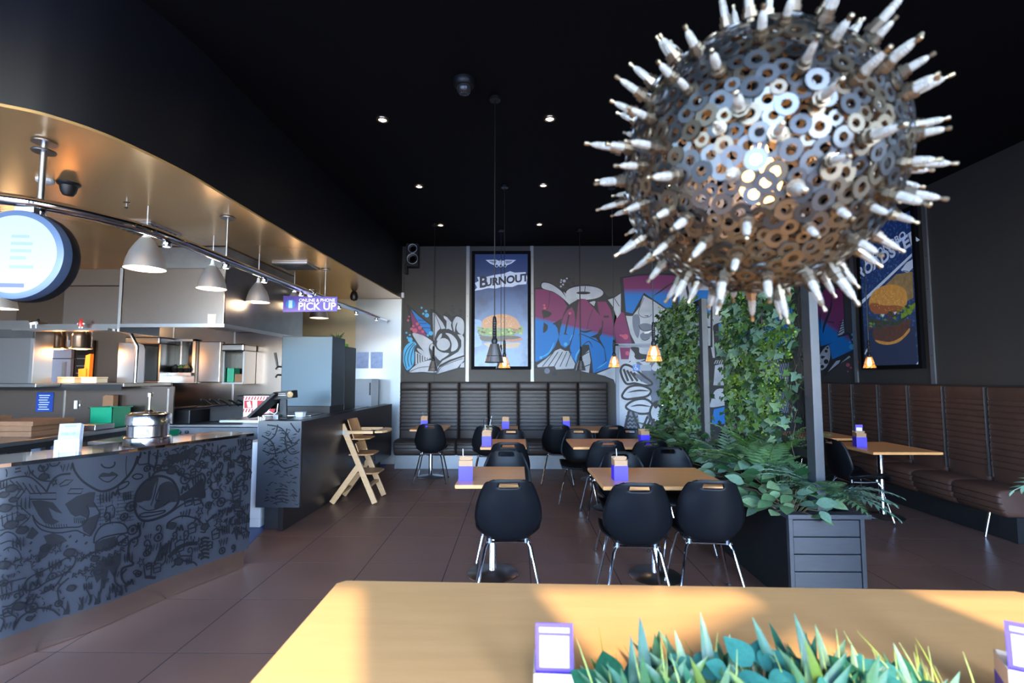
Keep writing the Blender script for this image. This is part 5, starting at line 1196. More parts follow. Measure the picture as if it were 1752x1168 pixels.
# hanging filament pendants over the tables
m_amber = mat('amber_glass', (0.55, 0.23, 0.05), 0.12, alpha=0.55, emit=(1.0, 0.42, 0.08), estr=0.10)
m_smoke = mat('smoked_metal_shade', (0.34, 0.31, 0.30), 0.3, 0.9)
m_fil = mat('filament_glow', (1, 0.7, 0.35), 0.3, emit=(1.0, 0.62, 0.26), estr=14)
def caged_pendant(x, y, zb, s, lit, lab):
    t = thing('caged_pendant', (x, y, zb), lab, 'pendant', 'caged pendants over the dining tables')
    L = ZC - zb
    MB().tube([(0, 0, 0.37 * s), (0, 0, L - 0.03)], 0.0045, 6).build('cord', m_black, t, world=False)
    MB().lathe([(0.045, L - 0.03), (0.045, L - 0.004), (0.02, L - 0.002)], 16).build('ceiling_rose', m_black, t, world=False)
    MB().lathe([(0.008, 0.38), (0.014, 0.37), (0.016, 0.34), (0.016, 0.20), (0.022, 0.19), (0.026, 0.17), (0.02, 0.15)], 14, mm=None).xf(Matrix.Scale(s, 4)).build('neck', m_black, t, smooth=True, world=False)
    for k in range(6): MB().lathe([(0.0165, 0.215 + k * 0.022), (0.0195, 0.222 + k * 0.022), (0.0165, 0.229 + k * 0.022)], 12, caps=False).xf(Matrix.Scale(s, 4)).build('neck_ring', m_steel, t, smooth=True, world=False)
    MB().lathe([(0.030, 0.150), (0.036, 0.148), (0.050, 0.10), (0.062, 0.05), (0.076, 0.0)], 20, caps=False).xf(Matrix.Scale(s, 4)).build('shade', m_amber if lit else m_smoke, t, smooth=True, world=False)
    cg = MB()
    for k in range(6):
        a = k * math.pi / 3; cg.tube([(r * math.cos(a) * s, r * math.sin(a) * s, z * s) for r, z in ((0.03, 0.155), (0.053, 0.10), (0.066, 0.05), (0.080, -0.004))], 0.0025, 5)
    for r, z in ((0.081, -0.004), (0.067, 0.05)): cg.tube([(r * s * math.cos(a), r * s * math.sin(a), z * s) for a in [2 * math.pi * i / 20 for i in range(20)]], 0.0025, 5, closed=True)
    cg.build('wire_cage', m_steel_dk, t, world=False)
    MB().lathe([(0.0, 0.02), (0.02, 0.03), (0.03, 0.06), (0.024, 0.10), (0.014, 0.14)], 14).xf(Matrix.Scale(s, 4)).build('bulb', m_fil if lit else m_whiteplastic, t, smooth=True, world=False)
    if lit:
        ld = bpy.data.lights.new('pendant_filament', 'POINT'); ld.energy = 2.2; ld.color = (1, 0.6, 0.28); ld.shadow_soft_size = 0.03
        lo = bpy.data.objects.new('pendant_filament', ld); COL.objects.link(lo); lo.location = (x, y, zb - 0.02)
for xp, yb, Y, lit, lab in ((846, 619, 3.95, False, 'nearest unlit caged pendant hanging before the left poster'), (863, 629, 5.85, True, 'amber lit caged pendant hanging before the left poster'), (857, 630, 7.65, False, 'far unlit caged pendant half behind the lit one at the left poster'), (741, 634, 7.35, False, 'unlit caged pendant hanging before the painted flower'), (994, 633, 7.65, False, 'unlit caged pendant hanging before the graffiti letters'), (1051, 628, 5.9, True, 'lit caged pendant left of the painted door'), (1119, 618, 4.1, True, 'bright lit caged pendant hanging next to the far ivy screen'), (1488, 629, 5.9, True, 'lit caged pendant hanging before the right poster')):
    q = atY(xp, yb, Y); caged_pendant(q.x, Y, q.z, 0.86 if lit else 0.96, lit, lab)
# wall speaker
q = atY(707, 440, 8.5)
t = thing('wall_speaker', (q.x, 8.5, 3.35), 'black two cone wall speaker high on the mural wall', 'speaker')
MB().box(-0.12, 0.09, -0.05, 0.12, 0.05, 0.47).build('cabinet', m_black, t, world=False, bevel=0.01)
for z, r in ((0.36, 0.075), (0.18, 0.09)):
    o = MB().lathe([(r * 0.55, 0), (r * 0.9, 0.012), (r, 0.014), (r, 0.0)], 28, (0.0, -0.05, z), axis=(0, -1, 0)).build('driver', m_black, t, smooth=True, world=False)
    MB().tube([(r * math.cos(a), -0.066, z + r * math.sin(a)) for a in [2 * math.pi * i / 28 for i in range(28)]], 0.005, 6, closed=True).build('chrome_ring', m_bell, o, smooth=True, world=False)
MB().box(-0.15, -0.11, 0.0, 0.14, -0.06, 0.12).build('bracket', m_black, t, world=False)
q = atY(689, 505, 8.62)
MB().box(q.x - 0.02, q.x + 0.025, 8.60, 8.648, q.z - 0.045, q.z + 0.045).build('motion_sensor', m_whiteplastic, label='small white motion sensor at the corner of the mural wall', cat='sensor', bevel=0.006)

# ================================================================== big spark plug sphere lamp
SCN = atY(1287, 284, 1.0); SR = 0.256
sl = thing('spark_plug_lamp', SCN, 'big round hanging lamp of welded washers bristling with spark plugs', 'lamp')
m_washer = mat('worn_zinc_washer', (0.115, 0.12, 0.125), 0.42, 1.0, noise=(30, 0, (0.17, 0.165, 0.16)), rvar=0.1)
m_washer2 = mat('bronze_warm_bounce_washer', (0.15, 0.115, 0.078), 0.46, 1.0, noise=(30, 0, (0.22, 0.175, 0.125)), rvar=0.1)
m_washer3 = mat('dark_oiled_washer', (0.07, 0.07, 0.07), 0.4, 1.0, noise=(30, 0.3))
def washer_mb(ro=1.0, ri=0.47, th=0.2, n=14):
    mb = MB(); V = []
    for r, z in ((ri, th), (ri, 0), (ro, 0), (ro, th)):
        pass
    for r, z in ((ri, 0), (ri, th), (ro, th), (ro, 0)):
        V += [(r * math.cos(2 * math.pi * i / n), r * math.sin(2 * math.pi * i / n), z) for i in range(n)]
    F = []
    for k in range(4):
        k2 = (k + 1) % 4
        F += [(k * n + i, k * n + (i + 1) % n, k2 * n + (i + 1) % n, k2 * n + i) for i in range(n)]
    return mb.add(V, F)
wm = []
for m in (m_washer, m_washer2, m_washer3):
    o = washer_mb().build('washer', m, None, smooth=True, world=False); wm.append(o.data); bpy.data.objects.remove(o)
rg = random.Random(5)
NW = 1000; pts = []
for i in range(NW):
    z = 1 - 2 * (i + 0.5) / NW; a = i * math.pi * (3 - math.sqrt(5)); r = math.sqrt(1 - z * z)
    v = Vector((r * math.cos(a), r * math.sin(a), z)); v += Vector((rg.gauss(0, 1), rg.gauss(0, 1), rg.gauss(0, 1))) * 0.011; pts.append(v.normalized())
tc = (Vector((0, 0, EYE)) - SCN).normalized()
order = sorted(range(NW), key=lambda i: -pts[i].dot(tc))
rest = [MB(), MB(), MB()]
def on_sphere(v, r, tilt=0.0, spin=0.0, sc=1.0):
    q = Vector((0, 0, 1)).rotation_difference(v).to_matrix().to_4x4()
    return Matrix.Translation(v * r) @ q @ Matrix.Rotation(tilt, 4, 'X') @ Matrix.Rotation(spin, 4, 'Z') @ Matrix.Scale(sc, 4)
base = washer_mb()
for k, i in enumerate(order):
    v = pts[i]; s_ = rg.choice((0.0125, 0.0150, 0.0165, 0.0175, 0.0180, 0.0190)); which = 2 if rg.random() < 0.12 else (1 if rg.random() < 0.35 + 0.5 * max(0, -v.z) else 0)  # more warm washers underneath put the table's bounced light into their colour
    M = on_sphere(v, SR + rg.uniform(-0.008, 0.003), R(rg.uniform(-9, 9)), rg.uniform(0, 6), s_)
    if k < 300: inst(wm[which], 'washer', sl, M)
    else:
        b = len(rest[which].v); rest[which].v += [M @ q for q in base.v]; rest[which].f += [tuple(b + j for j in f) for f in base.f]; rest[which].m += [0] * len(base.f)
for k, m in enumerate((m_washer, m_washer2, m_washer3)): rest[k].build('washer_field', m, sl, smooth=True, world=False, kind='stuff', recalc=False)
# spark plugs: thread, hex nut, white insulator with ribs, terminal
m_plugmetal = mat('plug_steel', (0.24, 0.19, 0.135), 0.38, 1.0); m_ceramic = mat('plug_ceramic', (0.36, 0.345, 0.32), 0.4, noise=(60, 0, (0.26, 0.21, 0.155))); m_brass = mat('plug_terminal', (0.36, 0.28, 0.18), 0.35, 1.0)
def plug_mb(L=1.0):
    prof = [(0.0070, 0.0), (0.0070, 0.012), (0.0125, 0.013), (0.0125, 0.023), (0.0098, 0.0235), (0.0098, 0.034), (0.0070, 0.0345), (0.0066, 0.050), (0.0067, 0.052), (0.0055, 0.055), (0.0064, 0.058), (0.0052, 0.061), (0.0060, 0.064), (0.0046, 0.067), (0.0040, 0.072), (0.0026, 0.074), (0.0026, 0.079), (0.0036, 0.080), (0.0036, 0.088), (0.0018, 0.090)]
    mm = [0, 0, 0, 0, 0, 0, 1, 1, 1, 1, 1, 1, 1, 1, 1, 2, 2, 2, 2]
    return MB().lathe([(r * 1.35, h * L) for r, h in prof], 8, mm=mm)
pm_ = []
for L in (1.0, 1.18, 0.82):
    o = plug_mb(L).build('spark_plug', [m_plugmetal, m_ceramic, m_brass], None, smooth=True, world=False); pm_.append(o.data); bpy.data.objects.remove(o)
NP = 152
for i in range(NP):
    z = 1 - 2 * (i + 0.5) / NP; a = i * math.pi * (3 - math.sqrt(5)) + 1.1; r = math.sqrt(1 - z * z)
    v = Vector((r * math.cos(a), r * math.sin(a), z)) + Vector((rg.gauss(0, 1), rg.gauss(0, 1), rg.gauss(0, 1))) * 0.055; v.normalize()
    # the far side carries the same plugs, only those past the rim are out of sight
    inst(rg.choice(pm_), 'spark_plug', sl, on_sphere(v, SR - 0.002, R(rg.uniform(-7, 7)), rg.uniform(0, 6), rg.uniform(0.66, 0.92)))
MB().lathe([(0.0, -0.05), (0.03, -0.04), (0.042, -0.01), (0.038, 0.02), (0.02, 0.05), (0.016, 0.075)], 20, (0.03, 0.03, -0.02)).build('bulb', mat('sphere_bulb_glow', (1, 0.75, 0.4), 0.3, emit=(1.0, 0.50, 0.15), estr=9), sl, smooth=True, world=False)
MB().lathe([(0.02, 0.055), (0.022, 0.12), (0.012, 0.125), (0.008, SR + 0.02)], 14, (0.03, 0.03, 0)).build('lamp_holder', m_black, sl, smooth=True, world=False)
MB().tube([(0, 0, SR), (0, 0, ZC - SCN.z)], 0.008, 8).build('suspension_cable', m_black, sl, world=False)
ld = bpy.data.lights.new('sphere_bulb', 'POINT'); ld.energy = 1.6; ld.color = (1, 0.50, 0.17); ld.shadow_soft_size = 0.04
lo = bpy.data.objects.new('sphere_bulb', ld); COL.objects.link(lo); lo.location = SCN + Vector((0.03, 0.03, -0.09))

# ================================================================== planter with ivy screens
px0, px1, py0, py1, pz = 1.78, 2.28, 3.36, 7.05, 0.60
PL = thing('planter_box', (2.03, 5.2, 0), 'long charcoal slatted planter box with screen posts', 'planter')
MB().box(px0 + 0.02, px1 - 0.02, py0 + 0.025, py1 - 0.02, 0.003, 0.52).build('liner', m_blackmetal, PL)
MB().box(px0 + 0.03, px1 - 0.03, py0 + 0.03, py1 - 0.03, 0.52, 0.545).build('soil', mat('dark_soil', (0.02, 0.015, 0.012), 0.9, noise=(40, 0.4)), PL)
nb = 5; bh = (pz - 0.035 - 0.01) / nb
for k in range(nb):
    z0 = 0.006 + k * bh
    MB().box(px0 + 0.03, px1 - 0.035, py0, py0 + 0.02, z0 + 0.003, z0 + bh - 0.003).build('board', m_planter, PL, bevel=0.004)
    MB().box(px1 - 0.018, px1, py0 + 0.03, py1, z0 + 0.003, z0 + bh - 0.003).build('side_board', m_planter, PL, bevel=0.003)
MB().box(px0, px0 + 0.018, py0 + 0.03, py1, 0.004, pz - 0.032).build('side_panel', mat('matt_black_panel', (0.008, 0.008, 0.009), 0.7, spec=0.2), PL)
for x in (px0, px1 - 0.032): MB().box(x, x + 0.028, py0 - 0.006, py0 + 0.026, 0.003, pz - 0.032).build('corner_post', m_planter, PL, bevel=0.003)
MB().box(px0 - 0.012, px1 + 0.03, py0 - 0.025, py0 + 0.06, pz - 0.03, pz).build('rim_cap', m_planter, PL, bevel=0.003)
MB().box(px0 - 0.012, px0 + 0.05, py0 + 0.06, py1, pz - 0.03, pz).box(px1 - 0.05, px1 + 0.03, py0 + 0.06, py1, pz - 0.03, pz).build('rim_rail', m_planter, PL, bevel=0.003)
XS = 2.06
for y in (3.45, 4.82, 5.45, 6.90): MB().box(XS - 0.031, XS + 0.031, y, y + 0.10, 0.50, 2.36).build('post', m_post, PL, bevel=0.004)
def mesh_screen(y0, y1):
    z0, z1 = 0.99, 2.33
    MB().box(XS - 0.02, XS + 0.02, y0, y1, 0.93, 0.985).build('frame_rail', m_blackmetal, PL); MB().box(XS - 0.02, XS + 0.02, y0, y1, 2.31, 2.36).build('frame_rail', m_blackmetal, PL)
    MB().box(XS - 0.015, XS + 0.015, (y0 + y1) / 2 - 0.015, (y0 + y1) / 2 + 0.015, 0.985, 2.31).build('frame_stile', m_blackmetal, PL)
    mb = MB(); st = 0.034; r = 0.0016; W_, H_ = y1 - y0, z1 - z0; sl_ = 2.0
    k = -int(H_ / sl_ / st) - 1
    while k * st < W_ + H_ / sl_:
        for sgn in (1, -1):
            pts = []
            for z in (0, H_):
                y = k * st + (z / sl_ if sgn > 0 else (H_ - z) / sl_); pts.append((y, z))
            (ya, za), (yb, zb) = pts
            # clip to the frame
            if ya > yb: ya, za, yb, zb = yb, zb, ya, za
            if yb <= 0 or ya >= W_: continue
            if ya < 0: za += (zb - za) * (0 - ya) / (yb - ya); ya = 0
            if yb > W_: zb = za + (zb - za) * (W_ - ya) / (yb - ya); yb = W_
            mb.tube([(XS, y0 + ya, z0 + za), (XS, y0 + yb, z0 + zb)], r, 4, caps=False)
        k += 1
    mb.build('wire_mesh', m_blackmetal, PL, kind='stuff', recalc=False)
mesh_screen(3.55, 4.82); mesh_screen(5.55, 6.90)

# ---- leaves
def oval_leaf(w=0.32, curl=0.12, fold=0.10, n=6, pw=0.8):
    mb = MB(); V = []; F = []
    for i in range(n + 1):
        t = i / n; ww = w * math.sin(math.pi * min(1, t ** pw * 0.98 + 0.02)) ; z = -curl * t * t
        V += [(-ww, t, z + fold * ww), (0, t, z), (ww, t, z + fold * ww)]
    for i in range(n): a = i * 3; F += [(a, a + 1, a + 4, a + 3), (a + 1, a + 2, a + 5, a + 4)]
    return mb.add(V, F)
def ivy_leaf():
    out = [(0.06, 0.0), (0.30, -0.10), (0.34, 0.14), (0.60, 0.30), (0.30, 0.46), (0.22, 0.66), (0.0, 1.0), (-0.22, 0.66), (-0.30, 0.46), (-0.60, 0.30), (-0.34, 0.14), (-0.30, -0.10), (-0.06, 0.0)]
    V = [(0, 0.33, 0.0)] + [(x, y, 0.10 * abs(x) - 0.16 * y * y) for x, y in out]
    return MB().add(V, [(0, i, i + 1) for i in range(1, len(out))])
def frond(n=15, curl=0.28):
    mb = MB(); prev = None
    C = [Vector((0, t, 0.18 * math.sin(t * 2.2) - curl * t * t)) for t in [i / n for i in range(n + 1)]]
    mb.tube(C[::3] + [C[-1]], [0.008] * len(C[::3]) + [0.003], 4, caps=False)
    for i in range(1, n + 1):
        t = i / n; L = 0.20 * math.sin(math.pi * (0.12 + 0.86 * t)) + 0.02; d = (C[i] - C[i - 1]).normalized()
        for s in (-1, 1):
            b = C[i]; tip = b + Vector((s * L, 0, -0.03)) + d * (0.05 + 0.3 * L); w_ = d * 0.030
            mb.add([b - w_ * 0.6, b.lerp(tip, 0.5) - w_ + Vector((0, 0, 0.012)), tip, b.lerp(tip, 0.5) + w_ + Vector((0, 0, 0.012)), b + w_ * 0.6], [(0, 1, 2, 3, 4)])
    return mb
def blade(w=0.05, curl=0.35, n=6):
    mb = MB(); V = []; F = []
    for i in range(n + 1):
        t = i / n; ww = w * (0.5 + t) * (1 - t ** 2.2) + 0.002; z = -curl * t ** 2
        V += [(-ww, t, z + 0.3 * ww), (0, t, z), (ww, t, z + 0.3 * ww)]
    for i in range(n): a = i * 3; F += [(a, a + 1, a + 4, a + 3), (a + 1, a + 2, a + 5, a + 4)]
    return mb.add(V, F)
def leafmat(name, c, c2=None, rough=0.45): return mat(name, c, rough, noise=(8, 0, c2 or tuple(v * 0.6 for v in c)), spec=0.4)
L1 = leafmat('ivy_green', (0.080, 0.165, 0.035)); L2 = leafmat('dark_ivy_green', (0.022, 0.060, 0.020)); L3 = leafmat('pale_ivy_green', (0.20, 0.31, 0.15)); L4 = leafmat('grey_green_leaf', (0.15, 0.24, 0.16), (0.09, 0.16, 0.10)); L5 = leafmat('lime_moss_green', (0.22, 0.36, 0.03))
L6 = leafmat('teal_glossy_leaf', (0.018, 0.105, 0.05), (0.012, 0.07, 0.03), 0.42); L7 = leafmat('fern_green', (0.10, 0.19, 0.08)); L8 = leafmat('deep_green_leaf', (0.03, 0.10, 0.035), None, 0.35); L11 = leafmat('olive_leaf', (0.10, 0.15, 0.02), (0.06, 0.10, 0.015), 0.35); L9 = leafmat('yellow_grass_green', (0.30, 0.36, 0.04)); L10 = leafmat('bright_teal_leaf', (0.035, 0.17, 0.13), (0.025, 0.12, 0.085), 0.45)  # last one is a lighter blue-green leaf colour
def meshof(mb, m, name='leaf'):
    o = mb.build(name, m, None, smooth=True, world=False, recalc=False); me = o.data; bpy.data.objects.remove(o); return me
IVY = [(ivy_leaf(), m) for m in (L1, L2, L3, L4)]; IVYM = [meshof(a, m) for a, m in IVY]
OV = oval_leaf(); OVM = [meshof(OV, m) for m in (L4, L7, L8, L6, L3)]
FR = [frond(), frond(13, 0.45)]; FRM = [meshof(FR[0], L7, 'frond'), meshof(FR[1], L4, 'frond'), meshof(FR[0], L1, 'frond')]
def basis(p, d, nrm, s):
    d = Vector(d).normalized(); n_ = Vector(nrm); n_ = (n_ - d * n_.dot(d))
    if n_.length < 1e-4: n_ = d.orthogonal()
    n_.normalize(); x = d.cross(n_)
    M = Matrix(((x.x, d.x, n_.x), (x.y, d.y, n_.y), (x.z, d.z, n_.z))).to_4x4() @ Matrix.Scale(s, 4)
    return Matrix.Translation(p) @ M
def add_xf(dst, src, M):
    b = len(dst.v); dst.v += [M @ v for v in src.v]; dst.f += [tuple(b + j for j in f) for f in src.f]; dst.m += [0] * len(src.f)
rg = random.Random(21)
def ivy(y0, y1, zlo, lab, n, bare=False):
    root = Vector((XS - 0.05, (y0 + y1) / 2, 0.56)); t = thing('climbing_ivy', root, lab, 'ivy', 'ivy on the planter screens')
    L = []
    for i in range(n):
        y = rg.uniform(y0, y1); z = rg.uniform(zlo, 2.42)
        if bare and y < y0 + 0.26 and z < 1.75 and rg.random() < 0.7: continue
        side = -1 if rg.random() < 0.82 else 1
        x = XS + side * (0.02 + abs(rg.gauss(0, 0.045)))
        d = Vector((side * rg.uniform(0, 0.7), rg.uniform(-0.8, 0.5), rg.uniform(-1.0, 0.25))); nn = Vector((side * 1.0, -0.7 + rg.uniform(-0.5, 0.5), 0.45 + rg.uniform(-0.4, 0.6)))
        k = rg.choices((0, 1, 2, 3), (4, 4, 1.2, 1.8))[0]
        L.append((Vector((x, y, z)) - root, d, nn, rg.uniform(0.05, 0.10) if k > 1 else rg.uniform(0.035, 0.085), k))
    L.sort(key=lambda q: -q[3] / (q[0] + root).y * (1.6 if q[0].x < 0.03 else 0.5))
    rest = [MB() for _ in IVY]
    for i, (p, d, nn, s_, k) in enumerate(L):
        M = basis(p, d, nn, s_)
        if i < 290: inst(IVYM[k], 'leaf', t, M)
        else: add_xf(rest[k], IVY[k][0], M)
    for k in range(4): rest[k].build('leaf_mass', IVY[k][1], t, world=False, kind='stuff', recalc=False, smooth=True)
    # fine moss-like sprigs
    sp = MB(); small = oval_leaf(0.4, 0.1, 0.1, 2)
    for c in range(46):
        cy, cz = rg.uniform(y0 + 0.05, y1), rg.uniform(zlo + 0.15, 2.38)
        for q in range(34):
            p = Vector((XS - 0.05 - abs(rg.gauss(0, 0.03)), cy + rg.gauss(0, 0.06), cz + rg.gauss(0, 0.07))) - root
            add_xf(sp, small, basis(p, (rg.uniform(-1, 0), rg.uniform(-1, 1), rg.uniform(-1, 1)), (-1, -0.6, rg.uniform(-0.3, 0.9)), rg.uniform(0.012, 0.026)))
    sp.build('moss_sprigs', L5, t, world=False, kind='stuff', recalc=False)
    st = MB()
    for c in range(26):
        y = rg.uniform(y0, y1); z = rg.uniform(zlo + 0.2, 2.3); P_ = [Vector((XS - 0.03, y, z)) - root]
        for q in range(5): P_.append(P_[-1] + Vector((rg.uniform(-0.02, 0.015), rg.uniform(-0.08, 0.06), rg.uniform(-0.12, 0.03))))
        st.tube(P_, 0.0025, 4, caps=False)
    st.build('vine_stems', mat('vine_stem', (0.09, 0.07, 0.03), 0.7), t, world=False, kind='stuff', recalc=False)
ivy(3.60, 4.84, 1.02, 'dense green ivy covering the nearer planter screen', 1500, True)
ivy(5.55, 6.95, 0.80, 'dense green ivy covering the farther planter screen', 1700)

def stem_to(dst, a, b, r=0.003):
    m = (a + b) / 2 + Vector((0, 0, (b - a).length * 0.18)); dst.tube([a, m, b], r, 4, caps=False)
def leafy(loc, lab, n, spread, hmax, size, kinds, name='leafy_plant', droop=0.4):
    t = thing(name, loc, lab, 'plant', 'plants growing in the planter box'); st = MB()
    for i in range(n):
        a = rg.uniform(0, 2 * math.pi); r = spread * math.sqrt(rg.random()); h_ = hmax * (1 - 0.6 * (r / spread) ** 2) * rg.uniform(0.45, 1.0)
        p = Vector((r * math.cos(a), r * math.sin(a), h_)); d = Vector((math.cos(a) + rg.uniform(-0.5, 0.5), math.sin(a) + rg.uniform(-0.5, 0.5), rg.uniform(-droop, 0.35)))
        nn = Vector((-0.35 + rg.uniform(-.3, .3), -0.6 + rg.uniform(-.4, .3), 1.0)); inst(OVM[rg.choice(kinds)], 'leaf', t, basis(p, d, nn, size * rg.uniform(0.7, 1.2)))
        stem_to(st, Vector((0.15 * p.x, 0.15 * p.y, 0)), p)
    st.build('stems', MATS['vine_stem'], t, world=False, recalc=False)
    return t
def fern(loc, lab, n, size, kinds=(0, 1, 2), up=0.55, bias=None, group='plants growing in the planter box'):
    t = thing('fern', loc, lab, 'fern', group)
    for i in range(n):
        a = 2 * math.pi * i / n + rg.uniform(-0.25, 0.25); d = Vector((math.cos(a), math.sin(a), up * rg.uniform(0.5, 1.6)))
        if bias: d += Vector(bias)
        inst(FRM[rg.choice(kinds)], 'frond', t, basis(Vector((0, 0, 0.0)), d, (0, 0, 1), size * rg.uniform(0.75, 1.15)))
    return t
zt = 0.546
leafy((1.93, 3.72, zt), 'broad grey green leaved plant spilling over the near planter corner', 80, 0.31, 0.30, 0.125, (0, 4, 1, 2))
leafy((1.92, 4.15, zt), 'leafy plant with large pale leaves below the nearer screen', 90, 0.33, 0.42, 0.125, (0, 1, 2, 4))
leafy((1.86, 3.48, zt), 'low leafy plant hanging over the planter front rim', 46, 0.20, 0.22, 0.115, (0, 1, 4))
leafy((1.86, 4.62, zt), 'dark leafy plant between the two ivy screens', 70, 0.28, 0.42, 0.10, (2, 1, 0))
leafy((1.92, 5.35, zt), 'leafy plant around the third screen post', 80, 0.30, 0.42, 0.10, (2, 1, 0))
leafy((1.92, 6.0, zt), 'leafy plant below the farther ivy screen', 90, 0.33, 0.48, 0.095, (1, 0, 2))
leafy((1.92, 6.6, zt), 'leafy plant at the far end of the planter', 90, 0.33, 0.48, 0.095, (1, 2, 2))
fern((2.13, 3.55, zt + 0.08), 'pale fern spreading over the right front of the planter', 26, 0.40, (1, 1, 0), 0.45, (0.30, -0.12, 0))
fern((1.95, 3.95, zt + 0.10), 'green fern in the middle of the near planting', 24, 0.52, (0, 2), 1.1)
fern((1.86, 4.40, zt + 0.10), 'fern leaning out over the wide front right table', 22, 0.40, (1, 0), 1.0, (-0.35, -0.2, 0.2))
fern((1.90, 5.05, zt + 0.10), 'fern in the gap between the ivy screens', 24, 0.40, (0, 2), 0.8)
fern((1.86, 5.7, zt + 0.10), 'fern at the foot of the farther ivy screen', 26, 0.42, (0, 1), 0.7, (-0.2, -0.1, 0))
fern((1.86, 6.3, zt + 0.10), 'fern at the far left foot of the farther screen', 26, 0.42, (0, 2), 0.7, (-0.2, 0, 0))
# grass-like tufts
t = thing('grass_tuft', (1.98, 3.85, zt), 'thin grassy tuft rising in the near planting', 'plant', 'plants growing in the planter box')
BL = blade(0.012, 0.55); BLM = meshof(BL, L7, 'blade')
for i in range(40):
    a = rg.uniform(0, 6.28); inst(BLM, 'blade', t, basis(Vector((rg.gauss(0, 0.06), rg.gauss(0, 0.12), 0)), (math.cos(a) * 0.7, math.sin(a) * 0.7, rg.uniform(0.7, 1.6)), (0, 0, 1), rg.uniform(0.25, 0.45)))

# ---- planting trough on the front table
tp = thing('table_trough', (0.53, 1.04, 0.7405), 'black planting trough standing on the front table', 'planter')
MB().box(0.16, 0.92, 0.95, 0.965, 0.741, 0.80).box(0.16, 0.92, 1.115, 1.13, 0.741, 0.80).box(0.16, 0.175, 0.965, 1.115, 0.741, 0.80).box(0.905, 0.92, 0.965, 1.115, 0.741, 0.80).build('box', m_blackmetal, tp); MB().box(0.175, 0.905, 0.965, 1.115, 0.741, 0.785).build('soil', MATS['dark_soil'], tp)
SW = blade(0.085, 0.22, 8); SWM = [meshof(SW, m, 'blade') for m in (L8, L6, L7, L11)]; BGM = meshof(BL, L9, 'blade'); BO = oval_leaf(0.42, 0.15, 0.08, 8, 0.7); BOM = [meshof(BO, m) for m in (L10, L6)]
zf = 0.786; YT = 1.04
for (xp, top, kind, lean, lab) in ((1092, 1120, 1, 0.2, 'short sword leaved plant at the left end of the front trough'), (1110, 1092, 1, 0.15, 'sword leaved plant left of the front trough centre, leaning right'), (1175, 1112, 2, -0.3, 'pale curling sword plant between the taller left ones in front trough'), (1222, 1086, 0, 0.1, 'tall sword leaved plant left of centre in the front trough'), (1270, 1118, 2, 0.5, 'pale arching leaf plant near the centre of the front trough'), (1325, 1090, 1, -0.6, 'teal sword leaved plant leaning left at the front trough centre'), (1395, 1088, 0, 0.0, 'tallest dark sword leaved plant in the front trough'), (1428, 1104, 3, 0.2, 'olive sword leaved plant right of the tallest one in front trough'), (1490, 1128, 3, 0.9, 'right leaning olive sword plant in the front trough'), (1565, 1132, 2, 0.0, 'pale upright sword plant at the far right of the front trough')):
    tipp = atY(xp, top, YT)
    t = thing('sword_plant', (tipp.x - lean * 0.05, YT, zf), lab, 'plant', 'plants in the front trough')
    Lh = tipp.z - zf
    inst(SWM[kind], 'blade', t, basis(Vector((0, 0, 0)), (lean * 0.3, 0.10, 1), (0.1, -1, 0.25), Lh * 1.10))
    for i in range(15):
        a = rg.uniform(0, 6.28); inst(SWM[rg.choice((0, 0, 1, 2, 3))], 'blade', t, basis(Vector((rg.gauss(0, 0.015), rg.gauss(0, 0.02), 0)), (math.cos(a) * 0.75 + lean * 0.2, math.sin(a) * 0.4, 1.0), (math.cos(a) * -0.5, -1, 0.5), Lh * rg.uniform(0.75, 1.08)))
for (xp, top, kind, tilt, s_, lab) in ((1085, 1178, 0, -0.1, 0.085, 'big rounded teal leaf plant at the left end of the front trough'), (1530, 1165, 0, -0.4, 0.085, 'teal leaf plant at the right end of the front trough'), (1310, 1150, 1, 0.3, 0.075, 'broad leaf plant at the centre of the front trough'), (1200, 1160, 1, 0.0, 0.075, 'broad leaf plant left of the centre of the front trough'), (1440, 1160, 1, -0.2, 0.075, 'broad leaf plant right of the centre of the front trough')):
    p = atY(xp, top, YT - 0.02); t = thing('broad_leaf_plant', (p.x, YT - 0.01, zf), lab, 'plant', 'plants in the front trough'); st = MB()
    for i in range(8):
        a = i * 0.8; q = Vector((rg.gauss(0, 0.02) + 0.03 * math.cos(a), 0.03 * math.sin(a), max(0.02, p.z - zf - 0.02) * rg.uniform(0.8, 1.15)))
        inst(BOM[(kind + (i > 0)) % 2], 'leaf', t, basis(q, (math.cos(a) + tilt, math.sin(a) * 0.7, 0.5), (0, -0.6, 1), s_ * rg.uniform(0.6, 1)) if i else basis(q, (tilt, 0.5, 0.35), (0, -0.7, 0.7), s_))
        stem_to(st, Vector((0, 0, 0)), q, 0.003)
    st.build('stems', MATS['vine_stem'], t, world=False, recalc=False)
t = thing('yellow_grass', (0.52, YT, zf), 'fine yellow green grass blades through the front trough', 'plant', 'plants in the front trough')
for i in range(150):
    a = rg.uniform(0, 6.28); inst(BGM, 'blade', t, basis(Vector((rg.uniform(-0.34, 0.36), rg.uniform(-0.05, 0.05), 0)), (math.cos(a) * 0.5, math.sin(a) * 0.35, 1), (0, -1, 0.3), rg.uniform(0.09, 0.165)))
